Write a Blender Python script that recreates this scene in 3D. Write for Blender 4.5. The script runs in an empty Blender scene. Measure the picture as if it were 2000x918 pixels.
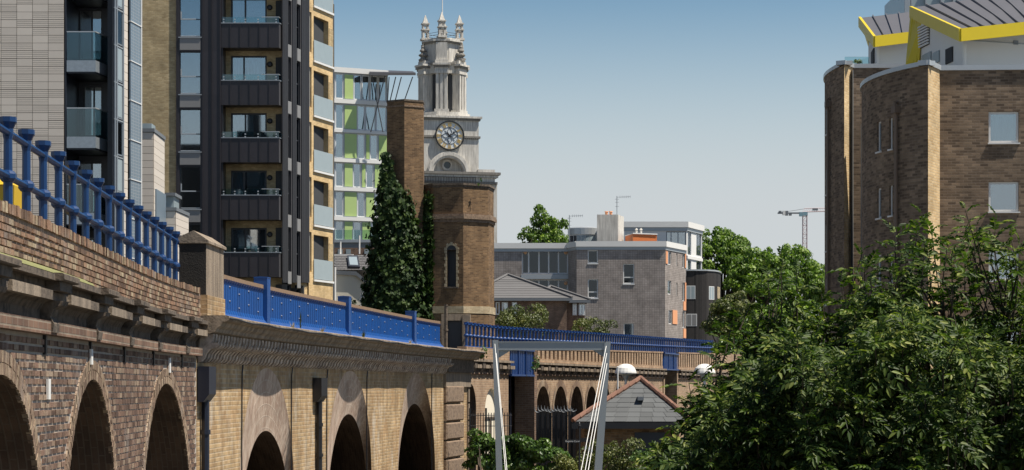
import bpy, math, random
import numpy as np
from mathutils import Vector, Matrix
random.seed(11)
rng = np.random.default_rng(5)
SC = bpy.context.scene
COL = SC.collection
# ------------------------------------------------------------------ camera, sky, sun, exposure
F, HY, CH = 4000.0, 757.0, 3.5          # focal length in photo pixels, horizon row, eye height
cam_d = bpy.data.cameras.new('camera'); cam = bpy.data.objects.new('camera', cam_d); COL.objects.link(cam)
cam.location = (0, 0, CH); cam.rotation_euler = (math.radians(90), 0, 0)
cam_d.sensor_width = 36; cam_d.lens = 36 * F / 2000; cam_d.shift_y = (HY - 459) / 2000
cam_d.clip_start = 0.5; cam_d.clip_end = 9000
SC.camera = cam
SUN_A, SUN_E = math.radians(74), math.radians(63.5)   # to the right of straight behind the camera; height
to_sun = Vector((math.cos(SUN_E) * math.sin(SUN_A), -math.cos(SUN_E) * math.cos(SUN_A), math.sin(SUN_E)))
wd = bpy.data.worlds.new('World'); SC.world = wd; wd.use_nodes = True
wn = wd.node_tree.nodes; wl = wd.node_tree.links
sky = wn.new('ShaderNodeTexSky'); sky.sky_type = 'NISHITA'; sky.sun_disc = False
sky.sun_elevation = SUN_E; sky.sun_rotation = math.pi - SUN_A
sky.air_density = 1.0; sky.dust_density = 0.0; sky.ozone_density = 1.5; sky.altitude = 0
bg = wn['Background']; bg.inputs[1].default_value = 0.066
# hazy summer sky: the sky radiance on a steeper tone scale, the same in every direction
sc1 = wn.new('ShaderNodeVectorMath'); sc1.operation = 'SCALE'; sc1.inputs['Scale'].default_value = 0.0966; wl.new(sky.outputs[0], sc1.inputs[0])
gm = wn.new('ShaderNodeGamma'); gm.inputs['Gamma'].default_value = 1.6; wl.new(sc1.outputs[0], gm.inputs['Color'])
sc2 = wn.new('ShaderNodeVectorMath'); sc2.operation = 'MULTIPLY'; sc2.inputs[1].default_value = (16.6, 16.2, 13.4); wl.new(gm.outputs[0], sc2.inputs[0])
# pale summer haze low over the horizon, the same all the way round
tc_ = wn.new('ShaderNodeTexCoord'); sz_ = wn.new('ShaderNodeSeparateXYZ'); wl.new(tc_.outputs['Generated'], sz_.inputs[0])
mr_ = wn.new('ShaderNodeMapRange'); mr_.interpolation_type = 'SMOOTHSTEP'; mr_.inputs['From Min'].default_value = 0.075; mr_.inputs['From Max'].default_value = 0.212; mr_.inputs['To Min'].default_value = 0.95; mr_.inputs['To Max'].default_value = 0.0; wl.new(sz_.outputs['Z'], mr_.inputs['Value'])
hz_ = wn.new('ShaderNodeMix'); hz_.data_type = 'RGBA'; wl.new(mr_.outputs[0], hz_.inputs[0]); wl.new(sc2.outputs[0], hz_.inputs[6]); hz_.inputs[7].default_value = (6.25, 6.55, 6.80, 1); wl.new(hz_.outputs[2], bg.inputs[0])
sun_d = bpy.data.lights.new('sun', 'SUN'); sun_d.energy = 5.0; sun_d.angle = math.radians(0.5); sun_d.color = (1.0, 0.93, 0.82)
sun = bpy.data.objects.new('sun', sun_d); COL.objects.link(sun)
sun.rotation_euler = (-to_sun).to_track_quat('-Z', 'Y').to_euler(); sun.location = (30, -20, 60)
SC.view_settings.view_transform = 'Standard'; SC.view_settings.look = 'None'
SC.view_settings.exposure = 0.55; SC.view_settings.gamma = 1.0; SC.view_settings.use_curve_mapping = False

# ------------------------------------------------------------------ helpers
def W(px, py, Y):
    return Vector(((px - 1000) / F * Y, Y, CH + (HY - py) / F * Y))
def ZZ(py, Y): return CH + (HY - py) / F * Y
def XX(px, Y): return (px - 1000) / F * Y

class MB:
    def __init__(s): s.v = []; s.f = []; s.uv = []; s.m = []
    def face(s, pts, uv=None, m=0):
        i = len(s.v); s.v.extend([tuple(p) for p in pts]); s.f.append(tuple(range(i, i + len(pts)))); s.m.append(m)
        if uv is None:
            a, b, c = Vector(pts[0]), Vector(pts[1]), Vector(pts[2])
            n = (b - a).cross(c - a)
            if n.length < 1e-12 and len(pts) > 3: n = (Vector(pts[2]) - a).cross(Vector(pts[3]) - a)
            if n.length > 1e-12: n.normalize()
            if abs(n.z) > 0.95: uv = [(p[0], p[1]) for p in pts]
            else:
                h = Vector((-n.y, n.x, 0)); h.normalize(); w = n.cross(h)
                uv = [(p[0] * h.x + p[1] * h.y, p[0] * w.x + p[1] * w.y + p[2] * w.z) for p in pts]
        s.uv.extend(uv)
    def hexa(s, p, m=0, skip=()):
        # p: bottom 4 (ccw from above) then top 4
        fs = [(3, 2, 1, 0), (4, 5, 6, 7), (0, 1, 5, 4), (1, 2, 6, 5), (2, 3, 7, 6), (3, 0, 4, 7)]
        for k, q in enumerate(fs):
            if k not in skip: s.face([p[i] for i in q], m=m)
    def box(s, x0, x1, y0, y1, z0, z1, m=0):
        s.hexa([(x0, y0, z0), (x1, y0, z0), (x1, y1, z0), (x0, y1, z0), (x0, y0, z1), (x1, y0, z1), (x1, y1, z1), (x0, y1, z1)], m)
    def fbox(s, fr, u0, u1, z0, z1, d0, d1, m=0):
        # d0 < d1 : d1 is the outer face
        P = fr.P
        s.hexa([P(u0, z0, d1), P(u1, z0, d1), P(u1, z0, d0), P(u0, z0, d0), P(u0, z1, d1), P(u1, z1, d1), P(u1, z1, d0), P(u0, z1, d0)], m)
    def prism(s, poly, z0, z1, m=0, cap=True):
        n = len(poly); acc = 0
        for i in range(n):
            a, b = poly[i], poly[(i + 1) % n]; L = math.hypot(b[0] - a[0], b[1] - a[1])
            s.face([(a[0], a[1], z0), (b[0], b[1], z0), (b[0], b[1], z1), (a[0], a[1], z1)], [(acc, z0), (acc + L, z0), (acc + L, z1), (acc, z1)], m); acc += L
        if cap:
            s.face([(p[0], p[1], z1) for p in poly], m=m); s.face([(p[0], p[1], z0) for p in reversed(poly)], m=m)
    def frustum(s, poly0, z0, poly1, z1, m=0, cap=True):
        n = len(poly0)
        for i in range(n):
            j = (i + 1) % n
            s.face([(*poly0[i], z0), (*poly0[j], z0), (*poly1[j], z1), (*poly1[i], z1)], m=m)
        if cap:
            s.face([(*p, z1) for p in poly1], m=m); s.face([(*p, z0) for p in reversed(poly0)], m=m)
    def tube(s, pts, r, n=6, m=0, caps=True):
        pts = [Vector(p) for p in pts]; rs = r if isinstance(r, (list, tuple)) else [r] * len(pts); rings = []
        for i, p in enumerate(pts):
            d = (pts[min(i + 1, len(pts) - 1)] - pts[max(i - 1, 0)])
            if d.length < 1e-9: d = Vector((0, 0, 1))
            d.normalize(); a = Vector((0, 0, 1)) if abs(d.z) < 0.9 else Vector((1, 0, 0))
            e = d.cross(a).normalized(); g = d.cross(e)
            rings.append([p + (e * math.cos(2 * math.pi * k / n) - g * math.sin(2 * math.pi * k / n)) * rs[i] for k in range(n)])
        for i in range(len(pts) - 1):
            for k in range(n):
                l = (k + 1) % n; s.face([rings[i][k], rings[i][l], rings[i + 1][l], rings[i + 1][k]], m=m)
        if caps: s.face(list(reversed(rings[0])), m=m); s.face(rings[-1], m=m)
    def lathe(s, c, prof, n=10, m=0, rot=0.0):
        R = [[(c[0] + r * math.cos(2 * math.pi * k / n + rot), c[1] + r * math.sin(2 * math.pi * k / n + rot), c[2] + z) for k in range(n)] for r, z in prof]
        for i in range(len(prof) - 1):
            for k in range(n):
                l = (k + 1) % n
                s.face([R[i][k], R[i][l], R[i + 1][l], R[i + 1][k]], m=m)
        if prof[-1][0] > 1e-6: s.face(R[-1], m=m)
        if prof[0][0] > 1e-6: s.face(list(reversed(R[0])), m=m)
    def mesh(s, name, mats):
        me = bpy.data.meshes.new(name); me.from_pydata(s.v, [], s.f)
        for m in (mats if isinstance(mats, (list, tuple)) else [mats]): me.materials.append(M[m] if isinstance(m, str) else m)
        if any(s.m): me.polygons.foreach_set('material_index', s.m)
        if s.uv:
            ul = me.uv_layers.new(name='UVMap'); ul.data.foreach_set('uv', np.array(s.uv, dtype=np.float32).ravel())
        me.update(); return me

WL = {}
def link(name, data, loc=(0, 0, 0), parent=None, rot=None, scale=None):
    o = bpy.data.objects.new(name, data); COL.objects.link(o)
    loc = Vector(loc); WL[o.name] = loc
    if parent is not None: o.parent = parent; o.location = loc - WL[parent.name]
    else: o.location = loc
    if rot is not None: o.rotation_euler = rot
    if scale is not None: o.scale = scale
    return o
def tag(o, label=None, cat=None, group=None, kind=None):
    if label: o['label'] = label
    if cat: o['category'] = cat
    if group: o['group'] = group
    if kind: o['kind'] = kind
    return o
def thing(name, label, cat, loc, group=None): return tag(link(name, None, loc), label, cat, group)
def part(name, mb, mats, parent, kind=None, label=None):
    return tag(link(name, mb.mesh(name, mats), (0, 0, 0), parent), label, None, None, kind)
def smooth(o, ang=40):
    for p in o.data.polygons: p.use_smooth = True
    return o

class Fr:
    """A vertical wall plane: A -> B runs left to right seen from outside; n points outward."""
    def __init__(s, A, B):
        s.A = Vector((A[0], A[1])); d = Vector((B[0] - A[0], B[1] - A[1])); s.L = d.length; s.u = d.normalized(); s.n = Vector((s.u.y, -s.u.x))
    def P(s, u, z, d=0.0):
        q = s.A + s.u * u + s.n * d; return (q.x, q.y, z)
    def U(s, px):
        k = (px - 1000) / F; return (k * s.A.y - s.A.x) / (s.u.x - k * s.u.y)
    def Z(s, py, u): return CH + (HY - py) / F * (s.A.y + s.u.y * u)
    def R(s, px0, py0, px1, py1):
        a, b = s.U(px0), s.U(px1); c = (a + b) / 2
        return a, b, s.Z(py1, c), s.Z(py0, c)
def frp(px0, Y0, px1, Y1): return Fr((XX(px0, Y0), Y0), (XX(px1, Y1), Y1))

def wall_holes(mb, fr, u0, u1, z0, z1, holes, rev=0.12, m=0, d=0.0):
    us = sorted(set([u0, u1] + [h[0] for h in holes] + [h[1] for h in holes])); zs = sorted(set([z0, z1] + [h[2] for h in holes] + [h[3] for h in holes]))
    us = [u for u in us if u0 - 1e-6 <= u <= u1 + 1e-6]; zs = [z for z in zs if z0 - 1e-6 <= z <= z1 + 1e-6]
    P = fr.P
    for i in range(len(us) - 1):
        for j in range(len(zs) - 1):
            cu, cz = (us[i] + us[i + 1]) / 2, (zs[j] + zs[j + 1]) / 2
            if any(h[0] < cu < h[1] and h[2] < cz < h[3] for h in holes): continue
            a, b, c, e = us[i], us[i + 1], zs[j], zs[j + 1]
            mb.face([P(a, c, d), P(b, c, d), P(b, e, d), P(a, e, d)], [(a, c), (b, c), (b, e), (a, e)], m)
    for a, b, c, e in [h[:4] for h in holes]:
        mb.face([P(a, c, d), P(a, e, d), P(a, e, d - rev), P(a, c, d - rev)], m=m)
        mb.face([P(b, e, d), P(b, c, d), P(b, c, d - rev), P(b, e, d - rev)], m=m)
        mb.face([P(a, e, d), P(b, e, d), P(b, e, d - rev), P(a, e, d - rev)], m=m)
        mb.face([P(b, c, d), P(a, c, d), P(a, c, d - rev), P(b, c, d - rev)], m=m)

def window(fr, root, h, frame='white_frame', ft=0.06, d=-0.08, mull=(), trans=(), back='interior', curtain=None, glass='glass', sill=None, name='window'):
    """frame with panes recessed in a hole h=(u0,u1,z0,z1); mull/trans are fractions."""
    u0, u1, z0, z1 = h; mb = MB(); e = 0.004
    uu = [u0] + [u0 + (u1 - u0) * f for f in mull] + [u1]; zz = [z0] + [z0 + (z1 - z0) * f for f in trans] + [z1]
    mb.fbox(fr, u0 + e, u1 - e, z0 + e, z0 + ft, d - 0.05, d); mb.fbox(fr, u0 + e, u1 - e, z1 - ft, z1 - e, d - 0.05, d)
    mb.fbox(fr, u0 + e, u0 + ft, z0 + ft, z1 - ft, d - 0.05, d); mb.fbox(fr, u1 - ft, u1 - e, z0 + ft, z1 - ft, d - 0.05, d)
    for q in uu[1:-1]: mb.fbox(fr, q - ft / 2, q + ft / 2, z0 + ft, z1 - ft, d - 0.05, d - 0.003)
    for q in zz[1:-1]: mb.fbox(fr, u0 + ft, u1 - ft, q - ft / 2, q + ft / 2, d - 0.05, d - 0.006)
    if sill: mb.fbox(fr, u0 - 0.03, u1 + 0.03, z0 - sill, z0 - 0.002, -0.02, 0.05)
    w = part(name, mb, frame, root)
    for i in range(len(uu) - 1):
        for j in range(len(zz) - 1):
            g = MB(); g.fbox(fr, uu[i] + ft / 2, uu[i + 1] - ft / 2, zz[j] + ft / 2, zz[j + 1] - ft / 2, d - 0.035, d - 0.02); part('pane', g, glass, w)
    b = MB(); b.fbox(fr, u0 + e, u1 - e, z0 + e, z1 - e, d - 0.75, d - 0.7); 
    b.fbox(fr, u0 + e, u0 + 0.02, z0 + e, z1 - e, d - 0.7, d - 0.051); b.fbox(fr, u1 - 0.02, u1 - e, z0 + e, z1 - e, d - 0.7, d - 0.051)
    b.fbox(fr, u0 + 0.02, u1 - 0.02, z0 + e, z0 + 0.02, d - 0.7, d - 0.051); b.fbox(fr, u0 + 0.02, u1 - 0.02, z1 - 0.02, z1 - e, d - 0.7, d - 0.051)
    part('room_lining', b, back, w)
    if curtain:
        for (a, c, t, mt) in curtain:      # from-to fraction, drop fraction, material
            cb = MB(); n = 8; zc = z1 - 0.03 - (z1 - z0 - 0.06) * t
            for k in range(n):
                ua = u0 + (u1 - u0) * (a + (c - a) * k / n); ub = u0 + (u1 - u0) * (a + (c - a) * (k + 1) / n); da = d - 0.12 - 0.03 * (k % 2); db = d - 0.12 - 0.03 * ((k + 1) % 2)
                cb.face([fr.P(ua, zc, da), fr.P(ub, zc, db), fr.P(ub, z1 - 0.03, db), fr.P(ua, z1 - 0.03, da)])
            part('curtain', cb, mt, w)
    return w

def mesh_np(name, V, Q, mats, island=False):
    """V (n,3), Q (m,k) faces of equal size."""
    me = bpy.data.meshes.new(name); n, k = Q.shape
    me.vertices.add(len(V)); me.vertices.foreach_set('co', V.astype(np.float32).ravel())
    me.loops.add(n * k); me.loops.foreach_set('vertex_index', Q.astype(np.int32).ravel())
    me.polygons.add(n); me.polygons.foreach_set('loop_start', np.arange(0, n * k, k, dtype=np.int32)); me.polygons.foreach_set('loop_total', np.full(n, k, dtype=np.int32))
    for m in (mats if isinstance(mats, (list, tuple)) else [mats]): me.materials.append(M[m])
    me.update(calc_edges=True); return me

# ------------------------------------------------------------------ materials
M = {}
def newmat(name):
    m = bpy.data.materials.new(name); m.use_nodes = True; M[name] = m
    nt = m.node_tree; return m, nt.nodes, nt.links, nt.nodes['Principled BSDF']
def srgb(r, g, b): return tuple(((c / 255) / 12.92 if c / 255 <= 0.04045 else ((c / 255 + 0.055) / 1.055) ** 2.4) for c in (r, g, b))
def mixcol(N, L, a, b, fac, mode='MIX'):
    x = N.new('ShaderNodeMix'); x.data_type = 'RGBA'; x.blend_type = mode
    for i, v in ((6, a), (7, b), (0, fac)):
        if isinstance(v, (tuple, list)): x.inputs[i].default_value = (*v[:3], 1)
        elif isinstance(v, (int, float)): x.inputs[i].default_value = v
        else: L.new(v, x.inputs[i])
    return x.outputs[2]
def ramp(N, L, src, stops):
    r = N.new('ShaderNodeValToRGB'); L.new(src, r.inputs[0]); el = r.color_ramp.elements
    while len(el) < len(stops): el.new(0.5)
    for e, (p, c) in zip(el, stops): e.position = p; e.color = (*c, 1) if len(c) == 3 else c
    return r.outputs[0]
def noise(N, L, scale, detail=4, vec=None, rough=0.6):
    t = N.new('ShaderNodeTexNoise'); t.inputs['Scale'].default_value = scale; t.inputs['Detail'].default_value = detail; t.inputs['Roughness'].default_value = rough
    if vec is None:
        g = N.new('ShaderNodeNewGeometry'); vec = g.outputs['Position']
    L.new(vec, t.inputs['Vector']); return t.outputs['Fac']
def stretch(N, L, sx, sy, sz):
    g = N.new('ShaderNodeNewGeometry'); mp = N.new('ShaderNodeMapping'); mp.inputs['Scale'].default_value = (sx, sy, sz); L.new(g.outputs['Position'], mp.inputs['Vector']); return mp.outputs[0]
def island_rand(N, L):
    g = N.new('ShaderNodeNewGeometry'); o = N.new('ShaderNodeObjectInfo'); a = N.new('ShaderNodeMath'); a.operation = 'ADD'
    L.new(g.outputs['Random Per Island'], a.inputs[0]); L.new(o.outputs['Random'], a.inputs[1]); f = N.new('ShaderNodeMath'); f.operation = 'FRACT'; L.new(a.outputs[0], f.inputs[0]); return f.outputs[0]
def bump(N, L, B, h, strength=0.4, dist=0.02):
    b = N.new('ShaderNodeBump'); b.inputs['Strength'].default_value = strength; b.inputs['Distance'].default_value = dist; L.new(h, b.inputs['Height']); L.new(b.outputs[0], B.inputs['Normal'])

def m_plain(name, c, rough=0.6, metal=0.0, var=0.12, scale=3.0, streak=0.0, dirt=None, bmp=0.0, bscale=40, rnd=0.0, spec=0.5):
    m, N, L, B = newmat(name); B.inputs['Roughness'].default_value = rough; B.inputs['Metallic'].default_value = metal; B.inputs['Specular IOR Level'].default_value = spec
    col = c
    if var: col = mixcol(N, L, tuple(x * (1 - var) for x in c), tuple(min(1, x * (1 + var)) for x in c), noise(N, L, scale))
    if rnd: col = mixcol(N, L, col, ramp(N, L, island_rand(N, L), [(0, (1 - rnd,) * 3), (1, (1 + rnd,) * 3)]), 1.0, 'MULTIPLY')
    if streak:
        s = ramp(N, L, noise(N, L, 1.0, 5, stretch(N, L, 5, 5, 0.5)), [(0.35, (0, 0, 0)), (0.7, (1, 1, 1))]); col = mixcol(N, L, col, dirt or tuple(x * 0.4 for x in c), mul(N, L, s, streak))
    elif dirt:
        s = ramp(N, L, noise(N, L, scale * 1.7, 6), [(0.45, (0, 0, 0)), (0.7, (1, 1, 1))]); col = mixcol(N, L, col, dirt, s)
    if isinstance(col, tuple): B.inputs['Base Color'].default_value = (*col, 1)
    else: L.new(col, B.inputs['Base Color'])
    if bmp: bump(N, L, B, noise(N, L, bscale, 5), bmp, 0.02)
    return m
def mul(N, L, a, f):
    x = N.new('ShaderNodeMath'); x.operation = 'MULTIPLY'; L.new(a, x.inputs[0]); x.inputs[1].default_value = f; return x.outputs[0]

def m_brick(name, c1, c2, mortar, bw=0.225, bh=0.075, ms=0.009, dirt=None, damt=0.6, dscale=0.6, bmp=0.5, off=0.5, c3=None, dst=(2.2, 2.2, 0.55), salt=0.0):
    m, N, L, B = newmat(name); B.inputs['Roughness'].default_value = 0.9; B.inputs['Specular IOR Level'].default_value = 0.2
    uv = N.new('ShaderNodeUVMap'); t = N.new('ShaderNodeTexBrick'); L.new(uv.outputs[0], t.inputs['Vector'])
    t.inputs['Scale'].default_value = 1; t.inputs['Brick Width'].default_value = bw; t.inputs['Row Height'].default_value = bh; t.inputs['Mortar Size'].default_value = ms; t.inputs['Mortar Smooth'].default_value = 0.3
    t.offset = off; t.inputs['Color1'].default_value = (*c1, 1); t.inputs['Color2'].default_value = (*c2, 1); t.inputs['Mortar'].default_value = (*mortar, 1); t.inputs['Bias'].default_value = 0.0
    col = t.outputs['Color']
    if c3:
        # patches of a third brick colour
        s = ramp(N, L, noise(N, L, 2.2, 3), [(0.45, (0, 0, 0)), (0.62, (1, 1, 1))]); col = mixcol(N, L, col, mixcol(N, L, col, c3, 0.7), s)
    n1 = ramp(N, L, noise(N, L, 1.3, 5), [(0.3, (0.72,) * 3), (0.7, (1.2,) * 3)]); col = mixcol(N, L, col, n1, 1.0, 'MULTIPLY')
    if dirt:
        v = stretch(N, L, *dst)
        s = ramp(N, L, noise(N, L, dscale * 2, 6, v), [(0.42, (0, 0, 0)), (0.72, (1, 1, 1))]); col = mixcol(N, L, col, dirt, mul(N, L, s, damt))
    if salt:
        s = ramp(N, L, noise(N, L, 0.9, 7, stretch(N, L, 1.5, 1.5, 0.8), 0.7), [(0.54, (0, 0, 0)), (0.72, (1, 1, 1))]); col = mixcol(N, L, col, (0.62, 0.57, 0.48), mul(N, L, s, salt))
    L.new(col, B.inputs['Base Color'])
    if bmp:
        inv = N.new('ShaderNodeMath'); inv.operation = 'SUBTRACT'; inv.inputs[0].default_value = 1; L.new(t.outputs['Fac'], inv.inputs[1])
        ad = N.new('ShaderNodeMath'); ad.operation = 'ADD'; L.new(inv.outputs[0], ad.inputs[0]); L.new(mul(N, L, noise(N, L, 25, 4), 0.5), ad.inputs[1]); bump(N, L, B, ad.outputs[0], bmp, 0.012)
    return m

def m_ibrick(name, stops, dirt, damt=0.5):
    # bricks modelled one by one: colour by piece
    m, N, L, B = newmat(name); B.inputs['Roughness'].default_value = 0.92; B.inputs['Specular IOR Level'].default_value = 0.15
    col = ramp(N, L, island_rand(N, L), stops)
    col = mixcol(N, L, col, ramp(N, L, noise(N, L, 14, 5), [(0.3, (0.6,) * 3), (0.7, (1.3,) * 3)]), 1.0, 'MULTIPLY')
    s = ramp(N, L, noise(N, L, 1.5, 6, stretch(N, L, 1.6, 1.6, 0.7)), [(0.4, (0, 0, 0)), (0.7, (1, 1, 1))]); col = mixcol(N, L, col, dirt, mul(N, L, s, damt))
    s = ramp(N, L, noise(N, L, 1.1, 7, stretch(N, L, 1.4, 1.4, 1.0), 0.75), [(0.55, (0, 0, 0)), (0.75, (1, 1, 1))]); col = mixcol(N, L, col, (0.50, 0.45, 0.40), mul(N, L, s, 0.55))
    L.new(col, B.inputs['Base Color']); bump(N, L, B, noise(N, L, 60, 5), 0.6, 0.01); return m

def m_glass(name, tint, refl=0.3, rough=0.03, gc=(0.9, 0.95, 1.0)):
    m = bpy.data.materials.new(name); m.use_nodes = True; M[name] = m; N = m.node_tree.nodes; L = m.node_tree.links; N.remove(N['Principled BSDF'])
    tr = N.new('ShaderNodeBsdfTransparent'); tr.inputs[0].default_value = (*tint, 1); gl = N.new('ShaderNodeBsdfGlossy'); gl.inputs[0].default_value = (*gc, 1); gl.inputs['Roughness'].default_value = rough
    lw = N.new('ShaderNodeLayerWeight'); lw.inputs[0].default_value = refl; mx = N.new('ShaderNodeMixShader'); ad = N.new('ShaderNodeMath'); ad.operation = 'MULTIPLY_ADD'; L.new(lw.outputs['Fresnel'], ad.inputs[0]); ad.inputs[1].default_value = 0.7; ad.inputs[2].default_value = refl * 0.6; ad.use_clamp = True
    L.new(ad.outputs[0], mx.inputs[0]); L.new(tr.outputs[0], mx.inputs[1]); L.new(gl.outputs[0], mx.inputs[2]); L.new(mx.outputs[0], N['Material Output'].inputs[0]); return m

def m_leaf(name, stops, rough=0.45, trans=0.25, spec=0.5, nsc=0.9):
    m, N, L, B = newmat(name); B.inputs['Roughness'].default_value = rough; B.inputs['Specular IOR Level'].default_value = spec
    col = ramp(N, L, island_rand(N, L), stops); col = mixcol(N, L, col, ramp(N, L, noise(N, L, nsc, 3), [(0.32, (0.55, 0.62, 0.62)), (0.5, (1, 1, 1)), (0.68, (1.5, 1.38, 1.15))]), 1.0, 'MULTIPLY'); L.new(col, B.inputs['Base Color'])
    t = N.new('ShaderNodeBsdfTranslucent'); L.new(mixcol(N, L, col, (1.2, 1.5, 0.5), 1.0, 'MULTIPLY'), t.inputs[0]); mx = N.new('ShaderNodeMixShader'); mx.inputs[0].default_value = trans
    L.new(B.outputs[0], mx.inputs[1]); L.new(t.outputs[0], mx.inputs[2]); L.new(mx.outputs[0], N['Material Output'].inputs[0]); return m

m_plain('ground', (0.09, 0.085, 0.07), 0.95, var=0.3, scale=0.4, bmp=0.5)
m_ibrick('brick_purple', [(0, (0.11, 0.070, 0.052)), (0.3, (0.18, 0.113, 0.083)), (0.6, (0.25, 0.158, 0.114)), (0.8, (0.30, 0.21, 0.15)), (1, (0.37, 0.28, 0.20))], (0.075, 0.055, 0.048), 0.6)
m_ibrick('brick_parapet', [(0, (0.12, 0.08, 0.06)), (0.3, (0.24, 0.15, 0.10)), (0.6, (0.34, 0.20, 0.13)), (0.8, (0.36, 0.27, 0.18)), (1, (0.45, 0.36, 0.24))], (0.13, 0.095, 0.07), 0.45)
m_ibrick('brick_ring', [(0, (0.17, 0.115, 0.085)), (0.5, (0.27, 0.19, 0.135)), (1, (0.38, 0.29, 0.20))], (0.15, 0.11, 0.08), 0.5)
m_plain('mortar', (0.40, 0.35, 0.295), 0.95, var=0.35, scale=6)
m_plain('mortar_dark', (0.22, 0.17, 0.13), 0.95, var=0.35, scale=6)
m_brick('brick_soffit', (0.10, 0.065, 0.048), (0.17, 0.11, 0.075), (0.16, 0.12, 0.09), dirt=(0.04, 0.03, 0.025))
m_brick('brick_dark', (0.16, 0.095, 0.07), (0.26, 0.16, 0.11), (0.28, 0.23, 0.18), dirt=(0.08, 0.06, 0.045))
m_brick('brick_yellow', (0.37, 0.24, 0.12), (0.57, 0.40, 0.215), (0.50, 0.39, 0.26), ms=0.012, dirt=(0.20, 0.145, 0.085), damt=0.85, c3=(0.36, 0.22, 0.11), salt=0.6)
m_brick('brick_reveal', (0.40, 0.26, 0.185), (0.56, 0.42, 0.32), (0.58, 0.48, 0.38), bw=0.075, bh=0.225, ms=0.012, dirt=(0.24, 0.145, 0.11), damt=0.7, dscale=1.4, dst=(7, 7, 1.6), c3=(0.64, 0.52, 0.41))
m_brick('brick_tower', (0.125, 0.075, 0.042), (0.27, 0.165, 0.085), (0.24, 0.175, 0.11), dirt=(0.085, 0.055, 0.035), damt=0.55)
m_brick('brick_band', (0.46, 0.36, 0.22), (0.60, 0.50, 0.33), (0.42, 0.35, 0.25), dirt=(0.30, 0.24, 0.16))
m_brick('brick_far', (0.31, 0.205, 0.135), (0.43, 0.30, 0.195), (0.42, 0.33, 0.24), dirt=(0.22, 0.14, 0.09), damt=0.5)
m_brick('brick_brown', (0.115, 0.084, 0.060), (0.30, 0.22, 0.15), (0.24, 0.19, 0.145), bh=0.08, bw=0.235, ms=0.008, dirt=(0.12, 0.08, 0.055), damt=0.3)
m_brick('brick_sunlit', (0.50, 0.34, 0.17), (0.66, 0.49, 0.28), (0.52, 0.42, 0.28), bh=0.08, bw=0.235)  # brown wall's brick made paler, as sunlight on the return strips
m_brick('brick_tan', (0.39, 0.29, 0.155), (0.54, 0.42, 0.245), (0.38, 0.31, 0.20))
m_brick('brick_beige', (0.60, 0.42, 0.20), (0.70, 0.51, 0.27), (0.58, 0.44, 0.27))
m_brick('brick_grey', (0.30, 0.262, 0.238), (0.36, 0.318, 0.29), (0.21, 0.185, 0.17), bw=0.22, bh=0.16, ms=0.018, off=0.0)
m_plain('stone_soot', (0.14, 0.108, 0.080), 0.95, var=0.35, scale=5, dirt=(0.032, 0.026, 0.021), bmp=0.6, bscale=30)
m_plain('stone_mid', (0.33, 0.26, 0.19), 0.95, var=0.4, scale=5, streak=0.85, dirt=(0.09, 0.07, 0.052), bmp=0.5, bscale=30)
m_plain('pier_shade', (0.022, 0.019, 0.016), 0.95, var=0.5, scale=6, bmp=.5)  # shade colour for the pier's front plate
m_plain('stone_rib', (0.46, 0.38, 0.31), 0.95, var=0.35, scale=4, dirt=(0.20, 0.15, 0.12), bmp=0.4, rnd=0.25)
m_plain('stone_quoin', (0.24, 0.17, 0.115), 0.95, var=0.3, scale=6, dirt=(0.11, 0.075, 0.055), bmp=1.0, bscale=14)
m_plain('portland', (0.66, 0.63, 0.57), 0.85, var=0.2, scale=0.7, streak=0.8, dirt=(0.27, 0.25, 0.225), bmp=0.2, bscale=4)
m_plain('portland_dark', (0.24, 0.225, 0.20), 0.9, var=0.3, scale=0.9, streak=0.6, dirt=(0.11, 0.10, 0.09))
m_plain('blue_panel', (0.005, 0.068, 0.27), 0.42, var=0.12, scale=2, spec=0.5, streak=0.5, dirt=(0.010, 0.045, 0.15))
m_plain('blue_rail', (0.004, 0.034, 0.120), 0.38, var=0.15, scale=4, spec=0.5)
m_plain('blue_far', (0.004, 0.038, 0.16), 0.4, var=0.15, scale=4)
m_plain('wood_coping', (0.24, 0.155, 0.095), 0.85, var=0.3, scale=8)
m_plain('black_iron', (0.012, 0.012, 0.014), 0.45, var=0.2)
m_plain('pipe_navy', (0.012, 0.016, 0.03), 0.4, var=0.2)
m_plain('yellow_plastic', (0.62, 0.40, 0.02), 0.5, var=0.1)
m_plain('clad_black', (0.028, 0.024, 0.028), 0.42, var=0.25, scale=2.5, rnd=0.18, spec=0.5)
m_plain('clad_rib', (0.07, 0.068, 0.072), 0.45, var=0.15, rnd=0.15)
m_plain('clad_navy', (0.014, 0.017, 0.026), 0.4, var=0.15)
m_plain('grey_spandrel', (0.23, 0.225, 0.22), 0.5, var=0.05)
m_plain('grey_metal', (0.36, 0.39, 0.41), 0.4, 0.2, var=0.08)
m_plain('galv', (0.34, 0.38, 0.41), 0.4, 0.5, var=0.25, scale=9)
m_plain('lead', (0.17, 0.185, 0.20), 0.55, var=0.15)
m_plain('tile_beige', (0.66, 0.59, 0.51), 0.6, var=0.05, rnd=0.07)
m_plain('tile_groove', (0.085, 0.072, 0.06), 0.9, var=0.1)
m_plain('white_frame', (0.72, 0.72, 0.70), 0.5, var=0.04)
m_plain('dark_frame', (0.03, 0.032, 0.038), 0.45, var=0.1)
m_plain('grey_frame', (0.24, 0.27, 0.30), 0.45, var=0.1)
m_plain('silver', (0.48, 0.50, 0.51), 0.35, 0.35, var=0.06)
m_plain('white_render', (0.72, 0.71, 0.68), 0.8, var=0.05, scale=0.8)
m_plain('cream_render', (0.82, 0.75, 0.61), 0.85, var=0.06, scale=0.8)
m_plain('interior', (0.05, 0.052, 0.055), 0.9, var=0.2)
m_plain('interior_warm', (0.10, 0.075, 0.05), 0.9, var=0.3)
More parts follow.
